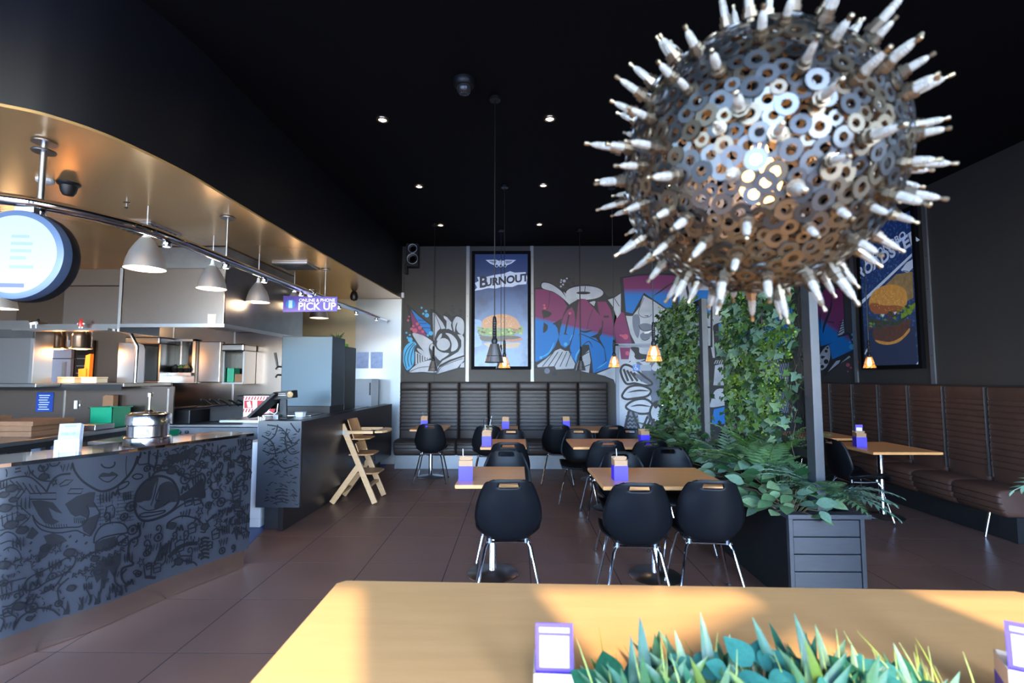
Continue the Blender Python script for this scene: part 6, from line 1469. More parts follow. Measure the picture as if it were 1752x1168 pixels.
# pot fern just outside the right edge, one frond reaching in
t = fern((2.70, 2.10, 0.98), 'pale fern whose frond tip reaches in at the right edge', 12, 0.36, (1, 1, 0), 0.9, (-0.5, 0.15, 0.4), group='plants by the right edge')
tip = atY(1766, 822, 2.1); bs = tip + Vector((0.33, 0.05, -0.06)) - t.location
inst(FRM[1], 'frond', t, basis(bs, (tip - t.location - bs) + Vector((0, 0, 0.05)), (0, -0.3, 1), 0.37))
t2 = thing('fern_stand', (2.70, 2.10, 0), 'tall charcoal planter just outside the right edge', 'planter')
MB().lathe([(0.13, 0.003), (0.17, 0.98), (0.155, 0.98), (0.15, 0.94)], 4).xf(Matrix.Translation((0, 0, 0)) @ Matrix.Rotation(R(45), 4, 'Z')).build('pot', m_planter, t2, world=False); MB().box(-0.105, 0.105, -0.105, 0.105, 0.80, 0.94).build('soil', MATS['dark_soil'], t2, world=False)

# ================================================================== murals and posters
PURP = S(118, 36, 90); BLUE = S(0, 112, 192)
m_mk = mat('black_mural_paint', (0.010, 0.011, 0.015), 0.55)
m_mg = mat('pale_grey_mural', S(188, 192, 202), 0.55, noise=(3.5, 0, S(156, 162, 176)))
m_mg2 = mat('mid_grey_mural', S(104, 112, 130), 0.55, noise=(3, 0.12))
m_mp = mat('plum_mural', PURP, 0.55, noise=(3, 0.1)); m_mb = mat('cyan_blue_mural', BLUE, 0.55, noise=(3, 0.08)); m_mlb = mat('light_blue_mural', S(70, 165, 215), 0.55); m_mpk = mat('pink_mural', S(185, 80, 105), 0.55); m_mdk = mat('smoky_mural', (0.025, 0.025, 0.03), 0.6)
def zpx(y): return atY(885, y, YB).z
zl = atY(916, 544, YB); zr = atY(1051, 577, YB); sl_ = -(zr.z - zl.z) / (zr.x - zl.x)
m_fade1 = fade_mat('plum_to_blue_fade', PURP, BLUE, 2, zl.z + sl_ * zl.x, 0.035, sl_, 0, 0.55)
m_fade2 = fade_mat('plum_to_blue_fade_upper', PURP, BLUE, 2, zpx(499), 0.06, 0.0, 0, 0.55)
mapB = lambda x, y, o: atY(x, y, YB - 0.0012 - o)
mu = thing('graffiti_mural', (0.5, YB - 0.003, 1.4), 'plum, blue and grey graffiti mural painted on the back wall', 'mural')
# painted flower
p = Paint(mapB, crop=(680, 500, 130 / 1012.))
p.fill([(120, 145), (185, 205), (300, 300), (438, 410), (436, 218), (480, 222), (620, 350), (605, 300), (650, 255), (720, 320), (795, 295), (893, 360), (893, 1015), (805, 1025), (520, 1105), (340, 1080), (130, 1085), (66, 960), (55, 850), (100, 720), (205, 640), (180, 540), (165, 400)], m_mk)
p.fill([(180, 222), (300, 330), (440, 440), (440, 520), (405, 565), (290, 420), (235, 330)], m_mb); p.fill([(172, 240), (230, 330), (285, 420), (395, 575), (365, 578), (205, 545), (200, 430)], m_mp)
for y in (370, 410, 470): p.line([(270 + (y - 370) * 0.5, y), (350 + (y - 370), y + 5)], 8, m_mk, sm=False)
p.fill([(200, 545), (330, 570), (420, 620), (470, 665), (432, 700), (418, 760), (440, 880), (340, 770), (260, 660)], m_mg, True)
p.fill([(470, 270), (492, 275), (572, 480), (530, 520), (500, 600), (490, 655), (475, 600)], m_mg); p.fill([(502, 280), (600, 400), (640, 480), (585, 490)], m_mg)
p.fill([(615, 310), (660, 330), (720, 400), (712, 440), (730, 510), (680, 485), (650, 490), (655, 380), (620, 345)], m_mg); p.fill([(795, 322), (880, 380), (880, 550), (820, 540), (785, 480), (800, 400), (775, 440), (760, 530), (735, 430), (750, 370)], m_mg, True)
p.fill([(520, 690), (530, 620), (580, 560), (680, 530), (770, 570), (820, 660), (810, 740), (760, 790), (660, 800), (560, 760)], m_mk, True)
p.dot((612, 692), 90, m_mg, 84); p.fill([(640, 545), (710, 555), (780, 620), (808, 700), (785, 760), (715, 785), (722, 690), (690, 600)], m_mg, True); p.fill([(525, 625), (560, 565), (592, 548), (582, 600), (535, 645)], m_mg, True)
p.fill([(480, 690), (530, 760), (600, 800), (690, 815), (590, 890), (560, 905), (500, 840), (455, 770), (432, 735), (450, 690)], m_mg, True)
p.fill([(800, 560), (860, 560), (885, 600), (885, 835), (700, 895), (560, 965), (512, 1080), (530, 1000), (600, 910), (720, 845), (810, 790), (850, 720), (850, 640)], m_mg)
p.fill([(160, 1060), (250, 965), (350, 922), (450, 905), (500, 960), (520, 1020), (500, 1065), (330, 1058)], m_mg, True); p.line([(165, 1055), (300, 1000), (480, 985)], 8, m_mk)
p.fill([(528, 1085), (560, 1000), (700, 925), (888, 855), (885, 912), (835, 960), (800, 1005)], m_mg); p.line([(540, 1075), (580, 1000), (700, 940), (870, 880)], 8, m_mk)
p.fill([(830, 1000), (850, 950), (890, 930), (890, 1000)], m_mg)
p.fill([(238, 785), (300, 820), (430, 885), (240, 962)], m_mg); [p.line([(268 + k * 32, 815 + k * 14), (270 + k * 32, 945 - k * 12)], 14 - k, m_mk, sm=False) for k in range(5)]
p.fill([(260, 745), (330, 770), (430, 865), (400, 870), (300, 810)], m_mg, True)
p.fill([(80, 780), (120, 700), (200, 655), (252, 690), (222, 750), (225, 860), (212, 960), (150, 1030), (112, 1020), (72, 900)], m_mlb, True)
for k in range(3): p.line([(120 + k * 36, 1010 - k * 20), (95 + k * 42, 880), (130 + k * 38, 760), (215 + k * 12, 668 + k * 16)], 10, m_mk)
for c, r, m in (((322, 205), 14, m_mlb), ((380, 250), 18, m_mlb), ((345, 285), 16, m_mlb), ((392, 305), 30, m_mlb), ((155, 322), 12, m_mpk), ((142, 373), 16, m_mpk), ((210, 450), 16, m_mpk), ((188, 487), 20, m_mpk), ((232, 510), 34, m_mpk), ((300, 470), 26, m_mpk), ((265, 420), 22, m_mpk), ((338, 520), 20, m_mpk), ((120, 538), 14, m_mlb), ((165, 566), 14, m_mlb), ((135, 602), 14, m_mlb), ((170, 630), 33, m_mlb), ((445, 545), 30, m_mlb), ((405, 570), 16, m_mlb), ((730, 180), 14, m_mdk), ((748, 222), 14, m_mdk), ((715, 240), 16, m_mdk), ((742, 270), 24, m_mdk), ((840, 240), 22, m_mdk), ((655, 275), 24, m_mdk), ((838, 300), 24, m_mdk)): p.dot(c, r, m)
p.build('flower', mu)
# letters, halo
p = Paint(mapB, crop=(910, 470, 150 / 922.))
p.fill([(28, 140), (95, 130), (80, 110), (110, 70), (200, 85), (300, 145), (365, 150), (450, 108), (590, 98), (740, 150), (800, 230), (870, 225), (935, 190), (960, 1240), (905, 1240), (850, 1110), (700, 1050), (500, 1010), (250, 1000), (240, 955), (28, 985)], m_mk)
p.fill([(115, 85), (200, 98), (300, 165), (370, 255), (398, 315), (330, 250), (230, 180), (112, 140)], m_mg, True); p.dot((555, 190), 196, m_mg, 72, 32); p.dot((542, 190), 74, m_mk, 15, 24); p.line([(562, 120), (555, 178)], 7, m_mk, sm=False)
p.fill([(330, 175), (400, 230), (480, 260), (395, 310)], m_mg); p.fill([(605, 290), (650, 275), (670, 280), (655, 330)], m_mg); p.fill([(800, 262), (870, 240), (935, 195), (935, 400), (895, 455), (850, 330)], m_mg); p.line([(860, 235), (920, 330)], 7, m_mk, sm=False)
p.fill([(35, 152), (130, 152), (260, 200), (335, 265), (372, 330), (330, 420), (312, 490), (240, 520), (268, 560), (285, 650), (240, 760), (160, 860), (50, 915), (35, 910)], m_fade1)
p.fill([(420, 338), (448, 390), (458, 480), (430, 640), (392, 735), (350, 768), (305, 740), (282, 680), (300, 560), (332, 440), (370, 375)], m_fade1)
p.fill([(500, 250), (565, 255), (660, 360), (738, 450), (738, 540), (700, 625), (665, 655), (760, 775), (775, 900), (645, 1038), (632, 900), (600, 735), (535, 735), (482, 850), (470, 935), (412, 850), (400, 760), (442, 620), (472, 440), (482, 330)], m_fade1)
p.fill([(688, 282), (780, 282), (830, 370), (855, 500), (872, 640), (872, 900), (800, 980), (655, 1032), (785, 900), (765, 770), (705, 660), (735, 620), (752, 500), (700, 380)], m_fade1)
p.fill([(110, 372), (205, 400), (180, 440), (130, 455), (128, 500), (165, 530), (160, 580), (118, 605), (125, 480)], m_mk, True); p.fill([(218, 515), (320, 455), (300, 510), (240, 525)], m_mk)
p.line([(390, 420), (365, 540), (350, 620)], 16, m_mk); p.line([(335, 618), (372, 626)], 10, m_mk, sm=False); p.line([(500, 585), (560, 600), (640, 580)], 20, m_mk, taper=True); p.fill([(610, 655), (690, 620), (720, 560), (712, 700), (685, 665)], m_mk); p.line([(500, 660), (510, 620), (650, 680), (720, 720), (760, 780)], 10, m_mk, taper=True); p.line([(190, 170), (180, 300), (160, 370)], 5, m_mk); p.line([(640, 360), (600, 480), (580, 570)], 5, m_mk); p.line([(755, 440), (810, 440)], 22, m_mk, sm=False); p.line([(530, 745), (600, 700), (640, 770)], 10, m_mk, taper=True)
p.fill([(55, 950), (150, 880), (250, 795), (300, 775), (350, 800), (385, 800), (455, 935), (440, 985), (255, 995), (240, 960), (60, 972)], m_mg); p.fill([(535, 850), (600, 790), (618, 900), (600, 1030), (470, 1000)], m_mg)
for k in range(5): p.line([(110 + k * 62, 965), (230 + k * 46, 810)], 8, m_mk, sm=False)
p.line([(480, 990), (620, 940)], 9, m_mk, sm=False); p.line([(530, 850), (600, 810)], 9, m_mk, sm=False)
p.fill([(680, 1040), (830, 980), (900, 950), (935, 950), (935, 1240), (905, 1230), (860, 1100), (760, 1060)], m_mg)
p.line([(85, 870), (180, 820), (235, 710)], 16, m_mlb, taper=True); p.line([(455, 910), (470, 840), (505, 780)], 16, m_mlb, taper=True); p.line([(680, 990), (740, 950), (790, 915)], 14, m_mlb, taper=True); p.line([(400, 690), (425, 630)], 9, m_mlb, sm=False)
for c, r, m in (((355, 730), 20, m_mlb), ((95, 870), 16, m_mlb), ((130, 320), 12, m_mpk), ((135, 350), 14, m_mpk), ((400, 405), 14, m_mpk), ((340, 65), 16, m_mg), ((310, 55), 9, m_mg), ((368, 38), 9, m_mg), ((328, 102), 10, m_mg), ((305, 122), 10, m_mg), ((305, 78), 9, m_mg), ((395, 45), 16, m_mdk), ((440, 38), 8, m_mdk), ((435, 85), 18, m_mdk), ((375, 120), 30, m_mdk), ((160, 1010), 30, m_mg2), ((240, 1040), 26, m_mdk)): p.dot(c, r, m)
p.build('letters', mu)
# face and upper block left of the ivy, continuing behind it
p = Paint(mapB, crop=(1040, 450, 130 / 506.))
p.fill([(80, 95), (200, 72), (330, 65), (480, 70), (700, 60), (700, 560), (80, 560), (30, 420), (60, 310), (95, 300)], m_mk)
p.fill([(102, 100), (200, 85), (330, 78), (480, 85), (560, 90), (540, 220), (420, 320), (240, 198), (165, 335), (120, 325)], m_fade2)
p.line([(300, 220), (360, 180), (400, 150), (470, 110)], 12, m_mk, taper=True)
p.fill([(68, 322), (108, 330), (140, 450), (162, 542), (60, 542), (38, 430)], m_mp)
p.fill([(238, 215), (300, 250), (410, 325), (420, 556), (205, 556), (150, 430), (122, 352), (165, 352), (212, 290)], m_mg); p.fill([(120, 350), (135, 352), (200, 540), (185, 540), (150, 470)], m_mg)
p.line([(240, 230), (205, 320), (215, 350), (245, 362), (280, 355), (290, 340)], 6, m_mg2); p.line([(245, 350), (270, 352)], 8, m_mk, taper=True)
p.fill([(205, 415), (240, 400), (290, 410), (300, 440), (250, 450), (212, 440)], m_mg2, True); p.fill([(215, 478), (240, 460), (300, 445), (300, 470), (270, 500), (225, 505)], m_mg2, True); p.fill([(240, 460), (300, 445), (270, 468), (245, 470)], m_white); p.line([(222, 505), (250, 512), (285, 495)], 7, m_mdk, taper=True); p.fill([(165, 355), (205, 345), (215, 420), (200, 500), (170, 440)], m_mg2, True)
p.line([(205, 415), (235, 450), (300, 443)], 4, m_mk)
p.fill([(430, 120), (470, 120), (470, 320), (430, 330)], m_mk); p.fill([(480, 120), (700, 130), (700, 550), (480, 550)], m_mg); p.line([(520, 130), (560, 300), (640, 420)], 16, m_mk); p.fill([(560, 180), (690, 180), (690, 330), (600, 330)], m_mb); p.line([(690, 150), (690, 560)], 14, m_mk, sm=False)
for c, r, m in (((100, 485), 10, m_mpk), ((118, 490), 18, m_mpk), ((85, 480), 7, m_mpk)): p.dot(c, r, m)
p.build('painted_face', mu)
# right end of the back wall seen between the screens
p = Paint(mapB, crop=(1180, 480, 300 / 1593.))
p.fill([(150, 0), (380, 0), (620, 60), (980, 100), (980, 1400), (150, 1400)], m_mk)
p.fill([(220, 90), (300, 70), (350, 130), (380, 330), (240, 390), (190, 420), (185, 300), (200, 190)], m_mg, True); p.fill([(262, 390), (362, 390), (362, 470), (265, 540)], m_mb); p.fill([(270, 650), (320, 540), (365, 520), (365, 660)], m_mg); p.fill([(185, 460), (215, 450), (230, 700), (210, 700), (185, 560)], m_mg)
p.fill([(230, 770), (360, 740), (380, 860), (215, 950)], m_mg); p.fill([(195, 1090), (230, 1000), (300, 980), (380, 1030), (380, 1110), (195, 1150)], m_mg, True); p.fill([(215, 950), (380, 870), (380, 960), (330, 950)], m_mg); p.fill([(220, 1168), (380, 1130), (400, 1300), (200, 1300)], m_mb)
p.dot((355, 965), 20, m_mk); p.dot((340, 940), 9, m_mk)
for k in range(7): p.line([(225 + k * 20, 755), (240 + k * 20, 722)], 8, m_mg, sm=False)
p.fill([(420, 200), (700, 180), (940, 220), (940, 560), (700, 620), (420, 600)], m_mb); p.fill([(440, 640), (900, 660), (900, 1200), (440, 1200)], m_mg2)
p.build('far_letters', mu)
# door painting
p = Paint(lambda x, y, o: atY(x, y, YB - 0.0365 - o), crop=(1040, 450, 130 / 506.))
m_md = mat('dark_slate_mural', S(70, 78, 96), 0.55, noise=(4, 0, S(100, 108, 126)))  # darker slate ground of the door design
p.fill([(75, 562), (396, 562), (396, 1130), (75, 1130)], m_mg)
p.fill([(180, 640), (260, 690), (300, 640), (395, 590), (395, 1100), (300, 1080), (260, 1000), (290, 900), (240, 820), (230, 740)], m_md, True)
p.fill([(78, 562), (150, 562), (138, 640), (88, 640)], m_mp); p.dot((130, 600), 14, m_mpk)
p.fill([(150, 562), (205, 562), (215, 600), (285, 612), (300, 640), (235, 655), (170, 650), (140, 660), (180, 610)], m_mdk, True); p.fill([(165, 600), (190, 640), (250, 640), (185, 660), (150, 650)], m_mg, True)
p.fill([(290, 700), (330, 650), (395, 620), (395, 690), (330, 720)], m_mg, True)
for q, st in (([(85, 720), (108, 678), (160, 690), (230, 745), (295, 800), (250, 815), (180, 800), (120, 800)], 3), ([(95, 880), (140, 825), (220, 815), (285, 845), (262, 885), (180, 900), (120, 905)], 1), ([(120, 960), (170, 915), (250, 905), (300, 945), (280, 995), (200, 1000)], 1), ([(280, 990), (310, 930), (350, 960), (390, 1020), (350, 1060), (300, 1050)], 0)):
    p.fill(q, m_mg, True); p.line(q, 15, m_mk, closed=True)
for k in range(4): p.line([(105 + k * 22, 705 + k * 8), (135 + k * 32, 785)], 15, m_mk, sm=False)
p.fill([(200, 735), (285, 800), (250, 800), (190, 760)], m_md, True)
p.line([(130, 862), (200, 848), (275, 850)], 12, m_mk, taper=True); p.line([(150, 955), (210, 945), (285, 955)], 12, m_mk, taper=True)
p.fill([(140, 985), (200, 1000), (215, 1120), (100, 1120), (115, 1040)], m_mg2); p.line([(140, 985), (112, 1110)], 16, m_mk, sm=False); p.line([(165, 990), (212, 1110)], 16, m_mk, sm=False)
for r in range(4):
    for k in range(3): p.line([(122 + k * 26 + r, 1015 + r * 26), (134 + k * 26 + r, 1030 + r * 26), (146 + k * 26 + r, 1015 + r * 26)], 9, m_mk)
for k in range(6): p.line([(225 + k * 24, 1115), (265 + k * 22, 1020 + k * 8)], 15, m_mk, sm=False)
p.fill([(300, 930), (335, 915), (330, 960), (312, 965)], m_mk, True); p.dot((350, 1040), 9, m_mk); p.dot((368, 1062), 7, m_mk); p.dot((310, 740), 9, m_mk); p.line([(396, 600), (380, 800), (392, 1120)], 10, m_mk)
p.build('door_painting', dr)
# accessible washroom sign on the door
q = atY(1088.5, 629, YB - 0.04)
t = thing('accessible_sign', (q.x, YB - 0.04, q.z), 'small blue wheelchair symbol sign on the painted door', 'sign')
MB().box(q.x - 0.058, q.x + 0.058, YB - 0.043, YB - 0.0395, q.z - 0.058, q.z + 0.058).build('plate', mat('blue_sign_plate', S(30, 110, 190), 0.4), t)
ic = Paint(lambda x, y, o: Vector((q.x + x, YB - 0.043 - o, q.z - y)))
ic.dot((-0.008, -0.038), 0.009, m_white); ic.line([(-0.008, -0.026), (-0.006, 0.006), (0.018, 0.006), (0.028, 0.034)], 0.010, m_white, sm=False); ic.line([(0.022 * math.cos(a) - 0.008, 0.022 * math.sin(a) + 0.014) for a in [R(20 + 22 * i) for i in range(11)]], 0.007, m_white)
ic.build('wheelchair_symbol', t)
x0, x1, z0, z1 = rect(1095, 624, 1114, 634, YB - 0.04)
MB().box(x0, x1, YB - 0.042, YB - 0.0385, z0, z1).build('door_plate', mat('pale_plate', S(150, 158, 175), 0.5), label='plain pale plate beside the wheelchair sign on the door', cat='plate')

# right wall tail of the mural
mapR = lambda x, y, o: atX(x, y, XR - 0.0012 - o)
mr_ = thing('side_mural', (XR - 0.003, 7.7, 1.5), 'tail of the graffiti letters painted on the right wall', 'mural')
p = Paint(mapR, crop=(1180, 480, 300 / 1593.))
q1 = atX(1180 + 1180 * .1883, 480 + 350 * .1883, XR); q2 = atX(1180 + 1340 * .1883, 480 + 460 * .1883, XR); s2 = -(q2.z - q1.z) / (q2.y - q1.y)
m_fade3 = fade_mat('plum_to_blue_fade_side', PURP, BLUE, 2, q1.z + s2 * q1.y, 0.05, s2, 1, 0.55)
p.fill([(1085, 150), (1220, 60), (1395, 60), (1415, 330), (1415, 455), (1460, 480), (1525, 640), (1470, 665), (1475, 690), (1360, 760), (1220, 870), (1210, 800), (1085, 840)], m_mk)
p.fill([(1110, 240), (1232, 72), (1388, 72), (1402, 340), (1345, 470), (1345, 515), (1440, 492), (1500, 620), (1295, 715), (1270, 600), (1240, 580), (1180, 600), (1125, 590), (1100, 450), (1105, 350)], m_fade3)
p.fill([(1345, 500), (1395, 345), (1405, 470), (1380, 490)], m_mg); [p.line([(1352 + 2 * k, 480 - 26 * k), (1400, 450 - 20 * k)], 8, m_mk, sm=False) for k in range(5)]
p.line([(1290, 140), (1280, 250), (1225, 400), (1210, 480)], 22, m_mk, taper=True); p.line([(1195, 270), (1185, 350), (1188, 440)], 12, m_mk, taper=True); p.line([(1240, 370), (1310, 380)], 14, m_mk, taper=True); p.fill([(1125, 600), (1180, 530), (1190, 600), (1300, 560), (1200, 620)], m_mk)
p.fill([(1090, 240), (1108, 240), (1095, 330)], m_mg); p.fill([(1095, 640), (1170, 635), (1165, 690), (1130, 735), (1095, 735)], m_mg); p.fill([(1135, 810), (1190, 660), (1260, 590), (1275, 700), (1225, 800)], m_mg, True); p.fill([(1255, 830), (1330, 730), (1370, 720), (1355, 750)], m_mg); p.fill([(1370, 750), (1450, 680), (1462, 695)], m_mg)
for c, r in (((1240, 640), 14), ((1252, 610), 10), ((1205, 695), 14), ((1240, 735), 22), ((1205, 780), 16), ((1185, 750), 7), ((1222, 690), 7)): p.dot(c, r, m_mk)
for c, r, m in (((1500, 467), 8, m_mlb), ((1478, 490), 11, m_mlb), ((1480, 535), 10, m_mlb), ((1455, 560), 9, m_mlb), ((1472, 600), 24, m_mlb), ((1438, 765), 18, m_mpk), ((1465, 790), 10, m_mpk), ((1525, 740), 12, m_mpk), ((1437, 825), 7, m_mpk)): p.dot(c, r, m)
p.build('letters', mr_)

# ---- poster with BURNOUT burger on the back wall
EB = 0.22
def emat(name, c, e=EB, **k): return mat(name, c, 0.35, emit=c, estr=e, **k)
x0, x1, z0, z1 = rect(806.5, 430, 908, 632, YB)
PO = thing('burger_poster', ((x0 + x1) / 2, YB - 0.03, z0), 'tall framed blue burger poster reading BURNOUT on mural wall', 'poster')
def frame(t, x0, x1, z0, z1, fw, fn, d0, d1, m):
    for nm, r in (('frame_side', (x0, x0 + fw, z0, z1)), ('frame_side', (x1 - fw, x1, z0, z1)), ('frame_bar', (x0 + fw, x1 - fw, z0, z0 + fw)), ('frame_bar', (x0 + fw, x1 - fw, z1 - fw, z1))):
        MB().prism([(r[0], r[2]), (r[1], r[2]), (r[1], r[3]), (r[0], r[3])], lambda u, v, d: fn(u, v, d0 + d), d1 - d0).build(nm, m, t)
fnB = lambda u, v, d: Vector((u, YB - d, v))
m_pf = mat('matt_poster_frame', (0.004, 0.004, 0.005), 0.75, spec=0.1)
frame(PO, x0, x1, z0, z1, 0.055, fnB, 0.002, 0.045, m_pf)
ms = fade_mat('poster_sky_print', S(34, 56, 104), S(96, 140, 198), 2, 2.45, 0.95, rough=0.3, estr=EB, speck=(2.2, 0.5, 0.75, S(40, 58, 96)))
MB().box(x0 + 0.045, x1 - 0.045, YB - 0.03, YB - 0.003, z0 + 0.045, z1 - 0.045).build('print_panel', ms, PO)
p = Paint(lambda x, y, o: atY(x, y, YB - 0.0305 - o), crop=(805, 420, 105 / 557.))
lw = emat('poster_white', S(190, 205, 230)); bun = emat('poster_bun', S(176, 128, 92), noise=(30, 0.15)); let = emat('poster_lettuce', S(108, 136, 72), noise=(25, 0.4)); pat = emat('poster_patty', S(58, 46, 44), noise=(25, 0.4)); bac = emat('poster_bacon', S(150, 92, 70), noise=(20, 0.3)); bb = emat('poster_bun_base', S(170, 150, 130)); dk = emat('poster_ink', S(26, 34, 58)); smk = emat('poster_smoke', S(120, 156, 205), noise=(6, 0.25))
p.fill([(28, 690), (60, 670), (100, 690), (110, 760), (60, 780), (90, 830), (100, 900), (50, 920), (28, 900)], smk, True)
p.fill([(35, 410), (60, 380), (40, 340), (75, 320), (60, 285), (140, 285), (220, 265), (300, 255), (360, 232), (400, 245), (500, 240), (515, 290), (505, 350), (430, 355), (380, 375), (280, 375), (230, 390), (160, 385), (100, 400)], lw)
p.fill([(100, 715), (115, 675), (160, 645), (220, 628), (290, 622), (360, 635), (415, 665), (442, 710), (445, 750), (340, 755), (220, 748), (120, 752)], bun, True)
p.fill([(70, 760), (55, 730), (110, 745), (180, 750), (260, 765), (340, 745), (420, 755), (465, 730), (480, 760), (460, 790), (410, 800), (360, 830), (290, 820), (230, 835), (160, 815), (110, 815), (75, 790)], let, True)
p.fill([(360, 745), (440, 760), (470, 770), (400, 775)], bac); p.fill([(95, 820), (200, 825), (330, 815), (440, 825), (455, 850), (380, 862), (240, 872), (130, 868), (90, 850)], pat, True); p.fill([(300, 855), (400, 848), (460, 838), (465, 858), (400, 872), (320, 870)], bac, True)
p.fill([(130, 885), (260, 892), (440, 880), (440, 905), (420, 925), (330, 930), (200, 925), (145, 910)], bb, True)
rb = random.Random(4); letl = emat('poster_pale_lettuce', S(150, 172, 104)); seed = emat('poster_seed', S(214, 182, 140)); letd = emat('poster_deep_lettuce', S(64, 84, 48))
for k in range(46):
    x = rb.uniform(75, 470); y = 785 + rb.uniform(-34, 38); r_ = rb.uniform(6, 15)
    p.fill([(x - r_, y), (x - 0.3 * r_, y - 0.8 * r_), (x + r_, y - 0.2 * r_), (x + 0.4 * r_, y + 0.7 * r_)], rb.choice((letl, let, letd, pat)), True)
for k in range(40):
    a = rb.uniform(3.3, 6.1); q_ = rb.random() ** 0.5; p.dot((272 + 150 * q_ * math.cos(a), 745 + 112 * q_ * math.sin(a)), 3, seed, n=6)
# winged emblem
p.fill([(137, 130), (235, 128), (262, 140), (275, 120), (290, 140), (318, 128), (414, 130), (372, 162), (330, 180), (275, 186), (220, 180), (178, 162)], lw); p.fill([(165, 137), (235, 136), (230, 165), (190, 158)], dk); p.fill([(385, 137), (318, 136), (322, 165), (362, 158)], dk)
for k in range(4): p.line([(150 + k * 12, 136 + k * 7), (232, 138 + k * 9)], 3, lw, sm=False); p.line([(402 - k * 12, 136 + k * 7), (320, 138 + k * 9)], 3, lw, sm=False)
for x in (238, 275, 312): p.dot((x, 182), 15, lw); p.dot((x, 182), 10, dk)
p.line([(275, 122), (255, 165), (295, 165)], 5, dk, sm=False, closed=True); p.line([(225, 166), (325, 166)], 7, lw, sm=False)
p.build('print_shapes', PO)
c0 = atY(805 + 280 * .1885, 420 + 322 * .1885, YB - 0.037)
text_obj('title_lettering', 'URNOUT', 0.185, dk, PO, (c0.x + 0.085, c0.y, c0.z + 0.012), rot=(R(90), R(-7), 0), bold=0.007, shear=0.12, space=0.98)
cB = atY(805 + 122 * .1885, 420 + 335 * .1885, YB - 0.0372)
text_obj('title_capital', 'B', 0.27, dk, PO, (cB.x - 0.02, cB.y, cB.z + 0.0), rot=(R(90), R(-7), 0), bold=0.009, shear=0.12)

# ---- poster with BACON BBQ ROADSTER burger on the right wall
ya, yb_, z0, z1 = 6.07, 7.13, 1.60, 3.62
PR = thing('roadster_poster', (XR - 0.03, 6.6, z0), 'tall framed navy burger poster reading BACON BBQ ROADSTER on right wall', 'poster')
fnR = lambda u, v, d: Vector((XR - d, u, v))
frame(PR, ya, yb_, z0, z1, 0.05, fnR, 0.002, 0.05, m_pf)
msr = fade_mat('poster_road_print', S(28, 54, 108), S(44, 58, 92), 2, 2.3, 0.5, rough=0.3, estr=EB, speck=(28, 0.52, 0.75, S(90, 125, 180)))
MB().box(XR - 0.03, XR - 0.003, ya + 0.05, yb_ - 0.05, z0 + 0.05, z1 - 0.05).build('print_panel', msr, PR)
p = Paint(lambda x, y, o: atX(x, y, XR - 0.0305 - o), crop=(1440, 380, 160 / 719.))
bun2 = emat('poster_gold_bun', S(196, 140, 66), noise=(18, 0.25)); bun3 = emat('poster_dark_bun', S(150, 86, 42), noise=(18, 0.2)); let2 = emat('poster_bright_lettuce', S(112, 140, 40), noise=(20, 0.5)); let3 = emat('poster_dark_lettuce', S(50, 66, 44), noise=(20, 0.5)); pat2 = emat('poster_brown_patty', S(88, 58, 44), noise=(14, 0.35)); slate = emat('poster_slate', S(40, 50, 78)); crumb = emat('poster_haze', S(140, 116, 78), noise=(14, 0.4))
p.fill([(155, 600), (540, 238), (540, 262), (158, 628)], lw); p.fill([(455, 370), (500, 310), (545, 285), (548, 350), (510, 390)], lw); p.line([(470, 372), (515, 380)], 5, dk, sm=False)
p.fill([(185, 800), (330, 850), (560, 800), (578, 1095), (195, 1115), (188, 950)], slate)
p.fill([(300, 520), (420, 400), (545, 380), (552, 580), (480, 620)], crumb)
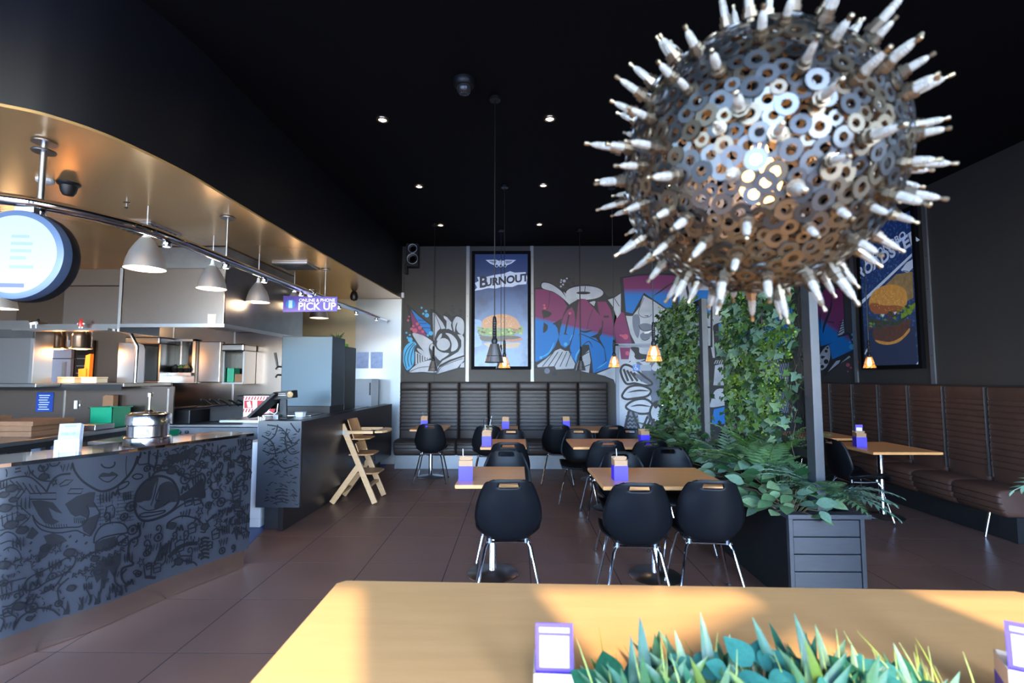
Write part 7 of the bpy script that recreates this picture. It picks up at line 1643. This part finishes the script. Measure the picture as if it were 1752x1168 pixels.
p.fill([(260, 800), (420, 790), (520, 740), (515, 820), (440, 900), (360, 935), (270, 915), (240, 870)], pat2, True); p.fill([(260, 905), (370, 920), (460, 880), (520, 815), (515, 850), (440, 920), (350, 942), (285, 930)], bun2, True); p.fill([(230, 740), (420, 760), (500, 690), (550, 620), (556, 660), (500, 730), (430, 790), (330, 790), (290, 840), (280, 780), (215, 770), (200, 700)], let3, True); p.fill([(470, 700), (560, 620), (560, 660), (510, 710), (460, 740)], let2, True)
p.fill([(212, 650), (215, 590), (250, 530), (320, 490), (400, 480), (480, 510), (505, 580), (490, 650), (430, 690), (330, 705), (250, 700)], bun2, True); p.fill([(212, 640), (250, 620), (330, 640), (430, 640), (480, 660), (420, 700), (320, 708), (240, 695)], bun3, True)
rb = random.Random(9); gold = emat('poster_gold_speck', S(226, 188, 110))
for k in range(60):
    a = rb.uniform(0, 6.28); q_ = rb.random() ** 0.5; p.dot((355 + 125 * q_ * math.cos(a), 590 + 90 * q_ * math.sin(a)), 3.2, gold, n=6)
for k in range(40):
    x = rb.uniform(215, 540); y = 800 - (x - 215) * 0.38 + rb.uniform(-45, 20); r_ = rb.uniform(8, 20)
    p.fill([(x - r_, y), (x - 0.3 * r_, y - 0.8 * r_), (x + r_, y - 0.2 * r_), (x + 0.4 * r_, y + 0.7 * r_)], rb.choice((let3, let3, let2, pat2) if x < 430 else (let2, let2, let3)), True)
p.fill([(300, 705), (330, 708), (315, 730)], lw); p.fill([(400, 690), (425, 688), (408, 712)], lw); p.fill([(565, 1100), (588, 1070), (588, 1098)], lw); p.fill([(175, 1010), (200, 960), (200, 985), (180, 1020)], lw)
p.line([(460, 175), (520, 130)], 10, dk, sm=False); p.line([(470, 180), (525, 150)], 8, dk, sm=False)
p.build('print_shapes', PR)
ca_ = atX(1440 + 325 * .2225, 380 + 205 * .2225, XR - 0.037); cb_ = atX(1440 + 335 * .2225, 380 + 265 * .2225, XR - 0.037)
rotR = Matrix(((0, 0, -1), (-1, 0, 0), (0, 1, 0)))   # text x -> -Y, text y -> Z, facing -X
for nm, tx, sz, c_, bd in (('small_lettering', 'BACON BBQ', 0.135, ca_, 0.004), ('large_lettering', 'ROADSTER', 0.225, cb_, 0.008)):
    o = text_obj(nm, tx, sz, lw, PR, c_, bold=bd)
    o.rotation_euler = (rotR @ Matrix.Rotation(R(14), 3, 'Z')).to_euler()
